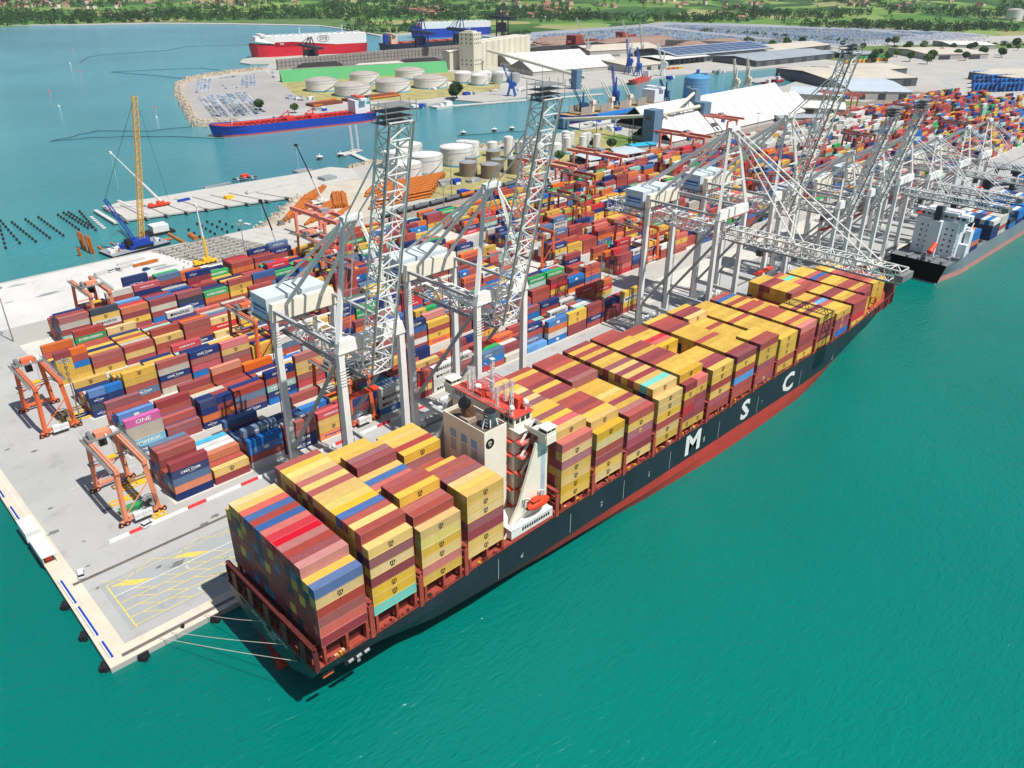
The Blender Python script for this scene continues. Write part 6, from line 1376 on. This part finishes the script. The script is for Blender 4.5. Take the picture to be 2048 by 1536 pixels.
# ---------------------------------------------------------------- vehicles, masts, kiosk, barriers
CARM = {}
def car_mesh(c):
    if c in CARM: return CARM[c]
    b = MB(); b.hexa([(-2.2, -.9, .3), (2.2, -.9, .3), (2.2, .9, .3), (-2.2, .9, .3), (-2.2, -.88, .95), (2.1, -.88, .85), (2.1, .88, .85), (-2.2, .88, .95)]); b.hexa([(-2.0, -.85, .93), (1.15, -.85, .9), (1.15, .85, .9), (-2.0, .85, .93), (-1.7, -.7, 1.5), (.35, -.7, 1.5), (.35, .7, 1.5), (-1.7, .7, 1.5)], 1)
    b.box(-1.7, -.72, 1.5, .45, .72, 1.56)
    for x in (-1.35, 1.35):
        for y in (-.86, .66): b.cyl((x, y, .33), (x, y+.2, .33), .33, n=10, mi=2)
    CARM[c] = b.build('c', [mat('car_paint_'+c, H(dict(white='d8d9da', black='1c1d20', grey='6f7478', blue='27508c', red='a52a2a', silver='a8adb0')[c]), .3, .1, var=.02), glass, dark]).data; bpy.data.objects.remove(bpy.data.objects['c']); return CARM[c]
def car(x, y, rz, c, lab, g=None, z=1.66):
    o = bpy.data.objects.new('parked_car', car_mesh(c)); COL.objects.link(o); o.location = (x, y, z); o.rotation_euler = (0, 0, rz); tag(o, lab, 'car', g)
for A, rz, c, lab in (((163, 1150), rad(75), 'white', 'white car parked on the quay near the white kiosk'), ((297, 1050), rad(12), 'white', 'white van-like car beside the nearest yard gantry crane'), ((224, 543), rad(20), 'white', 'white car on the white quay, left of two'), ((237, 541), rad(-60), 'silver', 'silver car on the white quay, right of two'), ((293, 540), rad(20), 'blue', 'blue car standing alone on the white quay'), ((595, 484), rad(30), 'white', 'white car on the sandy road by the pipes'), ((632, 472), rad(10), 'black', 'black car under the salmon rail gantry crane, left'), ((645, 470), rad(10), 'white', 'white car under the salmon rail gantry crane, right'), ((975, 633), rad(10), 'silver', 'silver car between the stacks behind the second quay crane')):
    p_ = W2(A, 1.7); car(p_.x, p_.y, rz, c, lab)
for k in range(14): p_ = at(468+k*7.2, 360-k*.9, 1.8); car(p_.x, p_.y, rad(80), ('black', 'white', 'grey', 'silver')[k % 4], 'small car parked in the row on the far pier', 'cars on the far pier') if k < 7 else None
# car pier: the 300 nearest cars are things, the others one mass
rows = []
qc = random.Random(12)
for A, B, n in (((400, 196), (432, 238), 26), ((406, 195), (440, 237), 26), ((417, 194), (450, 236), 26), ((424, 193), (457, 236), 26), ((436, 192), (473, 234), 25), ((442, 191), (480, 233), 25), ((449, 191), (487, 232), 25), ((455, 190), (493, 231), 25), ((462, 189), (500, 230), 25), ((474, 187), (514, 229), 24), ((481, 187), (521, 227), 24), ((489, 186), (529, 225), 24), ((398, 160), (394, 186), 17), ((405, 159), (401, 186), 17), ((412, 158), (409, 185), 17), ((420, 158), (418, 184), 17), ((440, 172), (478, 170), 22), ((440, 178), (478, 176), 22), ((486, 155), (486, 177), 15), ((494, 153), (494, 176), 15), ((502, 152), (503, 175), 15), ((508, 151), (510, 174), 15), ((442, 157), (475, 153), 20), ((545, 140), (548, 156), 12), ((577, 192), (605, 196), 14), ((574, 197), (608, 202), 14)):
    a, c = at(*A), at(*B); d = (c-a); n = max(3, int(d.length/3.1)); an = math.atan2(d.y, d.x)+math.pi/2
    for k in range(n):
        p_ = a+d*(k/n); rows.append(((p_-CAM).length, p_.x+qc.uniform(-.3, .3), p_.y+qc.uniform(-.3, .3), an, qc.choice(('white', 'white', 'white', 'silver', 'white', 'grey', 'blue'))))
rows = [r_ for r_ in rows if qc.random() < .93]; rows.sort()
NT = 276
for d_, x, y, an, c in rows[:NT]: car(x, y, an, c, '%s new car parked in the rows nearest the tanker on the car pier' % c, '%s cars in the near rows of the car pier' % c)
cs = MB()
CCL = dict(white='d8d9da', silver='a8adb0', grey='6f7478', blue='3f77b4', yellow='d8c060', pale='9fc0dc')
def stuff_car(x, y, an, c, z=1.65, k=1.0):
    cs.obox(x, y, z+.3, 4.3*k, 1.8*k, .65*k, an, 0, H(CCL[c])); cs.obox(x-.3*math.cos(an), y-.3*math.sin(an), z+.9*k, 2.6*k, 1.6*k, .6*k, an, 0, H('6d7f90'), .85); cs.obox(x-.3*math.cos(an), y-.3*math.sin(an), z+1.5*k, 2.3*k, 1.5*k, .06, an, 0, H(CCL[c]))
for d_, x, y, an, c in rows[NT:]: stuff_car(x, y, an, c)
a0, a1, a2, a3 = at(968, 79), at(1350, 50), at(1890, 66), at(1640, 93)
U = 110; V = 84
for i in range(U):
    for j in range(V):
        if i % 9 in (0,) or j % 7 == 0 or qc.random() < .06: continue
        u, v = (i+qc.uniform(-.1, .1))/U, (j+qc.uniform(-.1, .1))/V; p_ = a0.lerp(a1, v).lerp(a3.lerp(a2, v), u)
        if math.sin(u*7+v*9) > .93: continue
        blk = math.sin(i//9*12.9+j//7*78.2)*.5+.5
        stuff_car(p_.x, p_.y, .5+blk*.0, qc.choice(('white', 'white', 'white', 'pale', 'silver', 'blue') if blk < .75 else ('blue', 'pale', 'yellow', 'white', 'grey')), k=1.5)
for (A, B, C, n, m_) in (((1700, 88), (1760, 66), (1960, 92), 40, 12), ((1690, 58), (1730, 50), (1890, 60), 40, 8)):
    a, c, e = at(*A), at(*B), at(*C)
    for i in range(n):
        for j in range(m_):
            if qc.random() < .3: continue
            p_ = a+(c-a)*(j/m_)+(e-a)*(i/n); stuff_car(p_.x, p_.y, .4, qc.choice(('white', 'silver', 'blue', 'pale')))
tag(cs.build('car_park_cars', mat('car_paint_mixed', (.5, .5, .5), .35, var=.03, attr=True)), kind='stuff')
# lamp masts
LMP = thing('lamp_mast', '', 'lamp mast'); b = MB(); b.cyl((0, 0, 0), (0, 0, 26), .32, .16, 8); b.build('pole', crane_g, LMP); b = MB(); b.lathe([(1.6, 25.4), (1.6, 25.6), (1.45, 25.6), (1.45, 25.4)], (0, 0), 16)
for k in range(8): a_ = k*.785; b.box(1.7*math.cos(a_)-.3, 1.7*math.sin(a_)-.3, 25.2, 1.7*math.cos(a_)+.3, 1.7*math.sin(a_)+.3, 25.7)
b.build('lamp_head', grey, LMP)
ML = (((27, 683), 'tall lamp mast on the white quay at the left edge of the photo'), ((163, 845), 'tall lamp mast between the two nearest yard gantry cranes'), ((495, 538), 'tall lamp mast beside the unfinished platform'), ((1200, 576), 'tall lamp mast beside the white workshop'), ((889, 452), 'tall lamp mast at the near edge of the railway, left of the second boom'), ((903, 392), 'tall lamp mast behind the tank wagons'), ((1145, 385), 'tall lamp mast beside the red rail gantry cranes'), ((1510, 282), 'tall lamp mast in front of the bulk sheds'), ((1343, 330), 'tall lamp mast by the freight wagons'), ((1762, 232), 'tall lamp mast in front of the grey warehouse'), ((1000, 640), 'tall lamp mast among the stacks behind the second crane'), ((700, 560), 'tall lamp mast among the stacks behind the first boom'), ((1620, 300), 'tall lamp mast among the far stacks beside the fourth boom'), ((1960, 190), 'tall lamp mast in front of the blue containers'))
for i, (A, lab) in enumerate(ML):
    o = LMP if i == 0 else dup(LMP); o.location = W2(A); o['label'] = lab; o['group'] = 'lamp masts'
# kiosk and barrier on the west quay
r = thing('quay_kiosk', 'white roofed kiosk at the edge of the quay, by the blue and white barrier', 'kiosk', (-46.6, 104, 1.6)); b = MB(); b.box(-1.8, -7, 3, 2.2, 6, 3.25); b.build('roof', white, r); b = MB()
b.box(-1.6, -6.8, 0, -1.4, 6, 3)
for y in (-6.6, -1, 5.6): b.box(1.8, y, 0, 2.0, y+.2, 3)
b.box(-1.4, 1, 0, 1.6, 5.6, 3); b.build('wall', white, r)
b = MB(); b.box(-2, 8, 0, 2, 17, 3.2); one('white_container_cabin', b.box(-2, 8, 3.2, 2, 17, 3.3, 1), [white, rw], 'plain white cabin behind the quay kiosk', 'cabin', loc=(-46.4, 104, 1.6))
b = MB(); b.box(-.9, -2.4, 0, .9, -.6, 1.3); one('red_machine', b.box(-.7, -.6, 0, .7, .6, .9), safety, 'small red machine standing under the kiosk roof', 'machine', loc=(-46.4, 101.5, 1.62))
for i, (y0, y1) in enumerate(((50, 57), (60, 74), (76, 88), (120, 135), (142, 158), (165, 180))):
    b = MB(); b.box(-47.5+.0, y0, 1.6, -47.2, y1, 2.2); b.box(-47.2, y0, 1.6, -46.6, y1, 1.9, 1); one('quay_barrier', b, [white, hb_blue], 'low blue and white barrier along the short quay edge, %s from the corner' % ORD[i+1], 'barrier', 'quay barriers')
for i in range(9):
    for (x, y) in (((-30+i*16), 47.6),): b = MB(); b.cyl((0, 0, 0), (0, 0, .7), .32, n=10); b.cyl((0, 0, .7), (0, 0, .95), .5, n=10); one('bollard', b, dark, 'black mooring bollard on the quay edge, %s from the corner' % ORD[i+1], 'bollard', 'quay bollards', loc=(x, y, 1.6))
for i, (x, y, rz) in enumerate(((-48.9, 49, 0), (-48.9, 63, 0), (-48.6, 78, 0), (-41, QY-.4, 1.57), (-22, QY-.4, 1.57), (-3, QY-.4, 1.57))):
    b = MB(); b.box(-.9, -1.3, -1.4, 0, 1.3, 1.4); b.cyl((-1.0, 0, -1), (-1.0, 0, 1), .8, n=12); o = one('fender', b, dark, 'black rubber fender hanging on the %s quay edge, %s from the corner' % ('short' if rz == 0 else 'long', ORD[i % 3+1]), 'fender', 'quay fenders', loc=(x, y, .4)); o.rotation_euler = (0, 0, rz)
# red and white barrier in front of the yard
for k in range(26):
    x = -31+k*6.0
    if x > 235: break
    b = MB(); b.hexa([(x, 95.3, 1.6), (x+5.9, 95.3, 1.6), (x+5.9, 96.1, 1.6), (x, 96.1, 1.6), (x, 95.55, 2.5), (x+5.9, 95.55, 2.5), (x+5.9, 95.85, 2.5), (x, 95.85, 2.5)])
    rd_ = k % 3 == 1; one('concrete_barrier', b, mat('barrier_red', H('c43238'), .6) if rd_ else white, '%s concrete barrier in front of the first yard block, %s along the line' % ('red' if rd_ else 'white', ORD[k+1] if k < 20 else 'far'), 'barrier', 'red and white barriers')
# spreaders and frames under the near gantries, green skip
for i, (x, y, l, m, lab) in enumerate(((-20, 176, 12, yellow_p, 'yellow lifting frame under the rear gantry crane, nearest one'), (-18, 180, 12, yellow_p, 'yellow lifting frame under the rear gantry crane, middle one'), (-19, 185, 12, mat('frame_brown', H('8a6a3c'), .8), 'brown lifting frame under the rear gantry crane'), (-14, 178, 12, hb_blue, 'blue lifting frame beside the rear gantry crane'), (-18, 119, 12, yellow_p, 'yellow lifting frame under the nearest gantry crane, upper one'), (-24, 113, 9, yellow_p, 'yellow lifting frame left of the nearest gantry crane'), (-20, 122, 12, mat('frame_brown', H('8a6a3c')), 'brown lifting frame under the nearest gantry crane'), (-17, 97.5, 4, yellow_p, 'small yellow frame at the nearest gantry crane\'s foot'))):
    b = MB(); b.box(0, 0, 0, l, .3, .5); b.box(0, 2, 0, l, 2.3, .5); b.box(0, .3, 0, .3, 2, .5); b.box(l-.3, .3, 0, l, 2, .5); b.box(l*.4, .3, .1, l*.6, 2, .6); one('lifting_frame', b, m, lab, 'lifting frame', 'lifting frames on the ground', loc=(x, y, 1.66))
b = MB(); b.hexa([(0, .3, 0), (6, .3, 0), (6, 2.2, 0), (0, 2.2, 0), (-.6, 0, 1.6), (6.6, 0, 1.6), (6.6, 2.5, 1.6), (-.6, 2.5, 1.6)]); one('green_skip', b, green_p, 'green skip standing left of the nearest gantry crane\'s near leg', 'skip', loc=(-23, 106, 1.66))
# blue container pile and cabins at the right edge, tank farm details
for k in range(46):
    p_ = at(1945+k % 12*9, 186-k//12*9-k % 12*.3)
    for t in range(4): stuff_box(S, p_.x, p_.y, 1.6+t*TH, 12.19, qc.choice('bbBbN'), False, False)
for A, cset, n in (((1722, 136), 'Nkb', 6), ((1330, 140), 'YF', 4), ((1690, 128), 'YYF', 10), ((1720, 120), 'GGq', 6)):
    for k in range(n):
        p_ = at(A[0]+k*9, A[1]-k*.6)
        for t in range(2 if n > 4 else 1): stuff_box(S, p_.x, p_.y, 1.6+t*TH, 12.19, qc.choice(cset), False, False)
for i, A in enumerate(((560, 240), (610, 200), (640, 222), (830, 214), (870, 178), (896, 172), (940, 190), (990, 182), (1050, 182), (1075, 175), (1100, 172), (1080, 300), (1040, 330), (900, 372), (930, 368), (950, 390), (1010, 300), (1230, 330), (1210, 345), (1250, 326), (1180, 352), (1240, 244), (1220, 262), (1190, 250), (1345, 158), (1400, 150), (1440, 146))):
    b = MB(); qs = random.Random(i); 
    for k in range(5): x, y = qs.uniform(-10, 10), qs.uniform(-6, 6); s_ = qs.uniform(2, 6); b.box(x, y, 0, x+s_*1.4, y+s_, qs.uniform(1.6, 4), qs.randrange(4)); b.box(x-.1, y-.1, 4.01+k*.02, x+s_*.3, y+s_*.3, 4.3+k*.02, 0) if False else None
    one('service_huts', b, [white, grey, hb_blue, wl], 'small group of service huts and plant on the port land', 'hut', 'service huts', loc=at(*A))
bt = MB()
for k in range(60): p_ = at(1115+k*3.2, 370-k*.95); bt.box(p_.x, p_.y, 1.6, p_.x+1.6, p_.y+3.2, 3.6, k % 2); 
one('pipe_rack', bt, [mat('rack_blue', H('3b86c4'), .5), white], 'long row of blue and white loading racks in front of the slim tanks', 'pipe rack')
# ---------------------------------------------------------------- hills, woods, villages
def noise2(x, y, s):
    from mathutils import noise
    return noise.noise(Vector((x*s, y*s, 3.1)))
def Hgt(x, y):
    dx, dy = x-CAM.x, y-CAM.y; d = math.hypot(dx, dy); az = math.degrees(math.atan2(dy, dx))
    st_ = 2480 if az > 52 else 2300+ (az-20)*5
    t = max(0, min(1, (d-st_)/3200)); k = t*t*(3-2*t)
    return -4+5.8*min(1, max(0, (d-st_+60)/120))+150*k*(.75+.25*math.sin(az*.35))+k*90*noise2(x, y, .0011)+k*26*noise2(x, y, .004)
tb = MB(); NA, NR = 170, 120; vs = []
for i in range(NA+1):
    az = rad(2+96*i/NA)
    for j in range(NR+1):
        d = 2250*(1+j/NR*2.6); x, y = CAM.x+d*math.cos(az), CAM.y+d*math.sin(az); vs.append((x, y, Hgt(x, y)))
fs = [(i*(NR+1)+j, i*(NR+1)+j+1, (i+1)*(NR+1)+j+1, (i+1)*(NR+1)+j) for i in range(NA) for j in range(NR)]
fs = [f[::-1] for f in fs]; tb.mesh(vs, fs)
def field_material():
    m = bpy.data.materials.new('fields_and_vineyards'); m.use_nodes = True; t = m.node_tree; N = t.nodes; L = t.links; b = N['Principled BSDF']; b.inputs['Roughness'].default_value = .95; b.inputs['Specular IOR Level'].default_value = .1
    tc = N.new('ShaderNodeTexCoord'); v = N.new('ShaderNodeTexVoronoi'); v.inputs['Scale'].default_value = .0075; L.new(tc.outputs['Object'], v.inputs[0])
    cr = N.new('ShaderNodeValToRGB'); cr.color_ramp.interpolation = 'CONSTANT'; sp = N.new('ShaderNodeSeparateColor'); L.new(v.outputs['Color'], sp.inputs[0]); L.new(sp.outputs[0], cr.inputs[0])
    E_ = cr.color_ramp.elements; cols = ['5f8040', '446432', '7a8f50', '355528', '8f8f60', '527838', '6b8546', '3c5c32']
    E_[0].color = (*H(cols[0]), 1); E_[1].position = .13; E_[1].color = (*H(cols[1]), 1)
    for k in range(2, 8): e = E_.new(k*.125); e.color = (*H(cols[k]), 1)
    n = N.new('ShaderNodeTexNoise'); n.inputs['Scale'].default_value = .03; n.inputs['Detail'].default_value = 6; L.new(tc.outputs['Object'], n.inputs[0])
    hs = N.new('ShaderNodeHueSaturation'); mr = N.new('ShaderNodeMapRange'); mr.inputs[3].default_value = .65; mr.inputs[4].default_value = 1.3; L.new(n.outputs[0], mr.inputs[0]); L.new(mr.outputs[0], hs.inputs['Value']); L.new(cr.outputs[0], hs.inputs['Color']); L.new(hs.outputs[0], b.inputs['Base Color'])
    return m
struct('hills', tb, field_material(), smooth=True)
sheet('grass', P2((1000, 72), (1350, 43), (1900, 61), (1990, 72), (2300, 66), (2300, 20), (1000, 20), (700, 40), (800, 66), (880, 60)), MATS.get('x') or field_material(), .028)
sheet('grass', P2((1640, 118), (1720, 92), (2060, 86), (2060, 96), (1860, 100), (1700, 124)), mat('scrub', H('5a7038'), .95, var=.4, scale=.05, dirt=.5, dcol=H('7d8450')), .036)
sheet('road', P2((1500, 158), (1640, 140), (1720, 112), (1660, 98), (1668, 96), (1732, 112), (1660, 146), (1510, 166)), asph, .05)
sheet('road', P2((1820, 250), (1900, 190), (1880, 160), (1960, 130), (2060, 122), (2060, 128), (1975, 136), (1900, 162), (1925, 192), (1860, 250)), asph, .05)
# trees: two kinds of crown made of many leaf clumps
def crown(seed, R, h, n, squash=.75):
    b = MB(); qx = random.Random(seed)
    for k in range(n):
        th = qx.uniform(0, 6.283); u = qx.uniform(-.9, 1); rr_ = R*math.sqrt(max(0, 1-u*u))*qx.uniform(.55, 1.08); c = Vector((rr_*math.cos(th), rr_*math.sin(th), h+R*squash*u)); s_ = R*qx.uniform(.16, .36)
        a_ = Vector((qx.gauss(0, 1), qx.gauss(0, 1), qx.gauss(0, 1))).normalized(); e = a_.orthogonal().normalized(); f_ = a_.cross(e)
        b.mesh([c+e*s_, c+f_*s_*.8, c-e*s_, c-f_*s_*.8, c+a_*s_*.55], [(0, 1, 4), (1, 2, 4), (2, 3, 4), (3, 0, 4), (3, 2, 1, 0)])
    return b
leafs = [mat('foliage_dark', H('2f4a24'), .9, var=.35, scale=.5, spec=.1, rand=.25), mat('foliage_mid', H('43612c'), .9, var=.35, scale=.5, spec=.1, rand=.25), mat('foliage_olive', H('5b6f3a'), .9, var=.3, scale=.5, spec=.1, rand=.2)]
bark = mat('bark', H('5a4a3a'), .9)
def make_tree(kind):
    r = thing('tree', '', 'tree'); b = MB(); b.cyl((0, 0, -.5), (0, 0, 3.4), .35, .22, 7)
    for k in range(3): b.cyl((0, 0, 2.6), (1.3*math.cos(k*2.1), 1.3*math.sin(k*2.1), 4.6), .16, .06, 5)
    b.build('trunk', bark, r)
    (crown(kind, 3.2, 5.2, 240) if kind < 3 else crown(kind, 1.2, 7, 200, 5.0)).build('crown', leafs[kind % 3], r); return r
T = [make_tree(k) for k in range(4)]
used = [0]*4
def put_tree(k, p_, s_, lab, g):
    o = T[k] if not used[k] else dup(T[k]); used[k] = 1; o.location = p_; o.scale = (s_, s_, s_); o.rotation_euler = (0, 0, RN.uniform(0, 6)); o['label'] = lab; o['group'] = g
for A in ((1258, 296), (1268, 297)): put_tree(3, at(*A), 1.5, 'slim dark cypress in the grass below the conveyor tower', 'cypresses')
for A, s_, lab in (((1222, 300), 1.3, 'round bright green tree left of the cypresses'), ((1215, 322), 1.3, 'round tree at the flat canopy, right end'), ((1118, 324), 1.2, 'round tree at the flat canopy, left end'), ((1185, 296), .9, 'low bush beside the slim white tanks'), ((1180, 290), .9, 'small tree beside the slim white tanks'), ((913, 197), 2.4, 'large bush on the shore left of the loading pier'), ((907, 199), 1.8, 'smaller bush on the shore left of the loading pier'), ((520, 222), 1.6, 'round tree at the foot of the car pier'), ((590, 226), 1.3, 'small tree on the car pier shore')):
    put_tree(1 if 'bush' not in lab else 0, at(*A), s_, lab, 'trees around the tanks')
qf = random.Random(21)
for k in range(46):
    px = qf.uniform(1480, 2040); py = qf.choice((qf.uniform(104, 130), qf.uniform(88, 104)))
    if 1500 < px < 1700 and py > 100: continue
    put_tree(qf.randrange(3), at(px, py), qf.uniform(1.2, 2.3), 'green tree scattered between the warehouses and the curved road', 'scattered trees by the warehouses')
# the far woods as one mass
fo = MB(); base = [crown(50+k, 6.2, 5.2, 26, .9) for k in range(4)]; fcol = [H('2e4a26'), H('38552a'), H('446334'), H('27401f')]
def blob(x, y, z, s_, c):
    b = base[qf.randrange(4)]; ca, sa = math.cos(s_*9), math.sin(s_*9); i0 = len(fo.v)
    fo.v += [(x+(u*ca-v*sa)*s_, y+(u*sa+v*ca)*s_, z+w*s_) for u, v, w in b.v]; fo.f += [tuple(i0+i for i in f) for f in b.f]; fo.mi += [0]*len(b.f); fo.c += [c]*len(b.f)
N_ = 0
for _ in range(60000):
    az = rad(qf.uniform(16, 84)); d = 2300*(1+qf.random()**1.6*1.15); x, y = CAM.x+d*math.cos(az), CAM.y+d*math.sin(az); z = Hgt(x, y)
    if z < .9: continue
    u, v, w = proj((x, y, z))
    if not (-40 < u < 2090 and -60 < v < 100): continue
    m_ = noise2(x, y, .0035)+.5*noise2(x, y, .012); azd = math.degrees(az)
    dens = .92 if m_ > .12 else (.10 if m_ > -.1 else .02)
    if azd > 50 and d < 2900: dens = max(dens, .75 if u < 700 or u > 760 else .3)
    if 700 < u < 1050 and 30 < v < 70: dens = max(dens, .45)
    if qf.random() > dens: continue
    blob(x, y, z-1, qf.uniform(.8, 1.5), fcol[qf.randrange(4)]); N_ += 1
    if N_ > 5200: break
for _ in range(700):   # flat land woods before the hills
    u, v = qf.uniform(690, 1700), 0; v = qf.uniform(34, 66) if u < 960 else qf.uniform(30, 44)
    if noise2(u, v*6, .012) < -.05 and u > 900: continue
    p_ = at(u, v); blob(p_.x, p_.y, 1, qf.uniform(.7, 1.3), fcol[qf.randrange(4)])
for A, B in (((700, 66), (850, 62)), ((1400, 62), (1700, 84)), ((1010, 72), (1060, 66)), ((1500, 124), (1700, 112)), ((1870, 95), (2048, 90)), ((1130, 96), (1200, 92))):
    for k in range(60): p_ = at(*A).lerp(at(*B), qf.random()); blob(p_.x+qf.uniform(-12, 12), p_.y+qf.uniform(-12, 12), 1, qf.uniform(.4, .8), fcol[qf.randrange(4)])
tag(fo.build('woodland', mat('woodland_leaves', (.1, .1, .1), .95, var=.3, scale=.2, attr=True, spec=.1)), kind='stuff')
# houses
HM = []
for k in range(4):
    w = MB(); l, d, h = ((13, 10, 6), (17, 11, 7), (11, 9, 8), (24, 12, 9))[k]
    w.box(-l/2, -d/2, -3, l/2, d/2, h); 
    for x in (-l/2, l/2): w.mesh([(x, -d/2, h), (x, d/2, h), (x, 0, h+2.6)], [(0, 1, 2), (2, 1, 0)])
    ro = MB()
    for s_ in (-1, 1): ro.mesh([(-l/2-.6, s_*(d/2+.6), h-.4), (l/2+.6, s_*(d/2+.6), h-.4), (l/2+.6, 0, h+2.9), (-l/2-.6, 0, h+2.9)], [(0, 1, 2, 3), (3, 2, 1, 0)])
    wi = MB()
    for j in range(int(l/4)):
        for zz in (1.2, 4.2): wi.box(-l/2+1.4+j*4, -d/2-.05, zz, -l/2+2.6+j*4, -d/2, zz+1.5)
    r = thing('house', '', 'house'); w.build('wall', mat('house_wall_%d' % (k % 2), H(('d8cfbf', 'c9a98e')[k % 2]), .8, var=.1), r); ro.build('roof', mat('house_tiles', H('a0705a'), .85, var=.25, scale=.4, rand=.25), r); wi.build('window', glass, r); HM.append(r)
hu = [0]*4; nh = 0
for (u0, u1, v0, v1, n, lab) in ((0, 130, 2, 22, 20, 'red-roofed house in the village at the top left corner'), (130, 330, 4, 30, 16, 'red-roofed house on the wooded slope at the top left'), (380, 620, 2, 14, 14, 'red-roofed house on the far slope above the bay'), (820, 900, 16, 34, 14, 'red-roofed house in the hamlet above the black bulk carrier'), (1000, 1140, 2, 38, 30, 'red-roofed house in the hamlet above the distant car park'), (1180, 1560, 2, 16, 18, 'pale house scattered on the far fields'), (1640, 2040, 2, 20, 14, 'pale house on the slope at the top right'), (1480, 1500, 28, 40, 3, 'lone farmhouse at the edge of the distant car park')):
    c = 0; tries = 0
    while c < n and tries < 4000:
        tries += 1; u, v = qf.uniform(u0, u1), qf.uniform(v0, v1); p_ = None
        dv_ = FW + RT*((u-1024)/F_PX) - UP*((v-768)/F_PX); dv_.normalize(); t = 2200
        while t < 6000:
            q_ = CAM+dv_*t
            if q_.z < max(1.6, Hgt(q_.x, q_.y)): p_ = q_; break
            t += 12
        if p_ is None or (p_.z < 1.0): continue
        k = qf.randrange(4); o = HM[k] if not hu[k] else dup(HM[k]); hu[k] = 1; o.location = (p_.x, p_.y, max(1.6, Hgt(p_.x, p_.y))+.3); o.rotation_euler = (0, 0, qf.uniform(0, 3)); s_ = qf.uniform(.9, 1.3); o.scale = (s_, s_, s_); o['label'] = lab; o['group'] = lab.replace('house', 'houses').replace('farmhouse', 'farmhouses'); c += 1; nh += 1
print('woodland blobs', N_, 'houses', nh)
# haze over the whole harbour
hz = MB(); hz.box(-2600, -2400, -8, 8500, 8500, 320)
ho = tag(hz.build('haze', mat('haze_empty', (.5, .5, .5))), kind='stuff')
hm = bpy.data.materials.new('haze_volume'); hm.use_nodes = True; t = hm.node_tree
for n in list(t.nodes):
    if n.type == 'BSDF_PRINCIPLED': t.nodes.remove(n)
pv = t.nodes.new('ShaderNodeVolumePrincipled'); pv.inputs['Color'].default_value = (.82, .9, 1, 1); pv.inputs['Density'].default_value = .000035; pv.inputs['Anisotropy'].default_value = .2
t.links.new(pv.outputs[0], [n for n in t.nodes if n.type == 'OUTPUT_MATERIAL'][0].inputs['Volume']); ho.data.materials.clear(); ho.data.materials.append(hm)
LKm = [sm, LM['k'], LM['w'], LM['p'], LM['y']]
tag(S.build('container_stacks', LKm), kind='stuff')
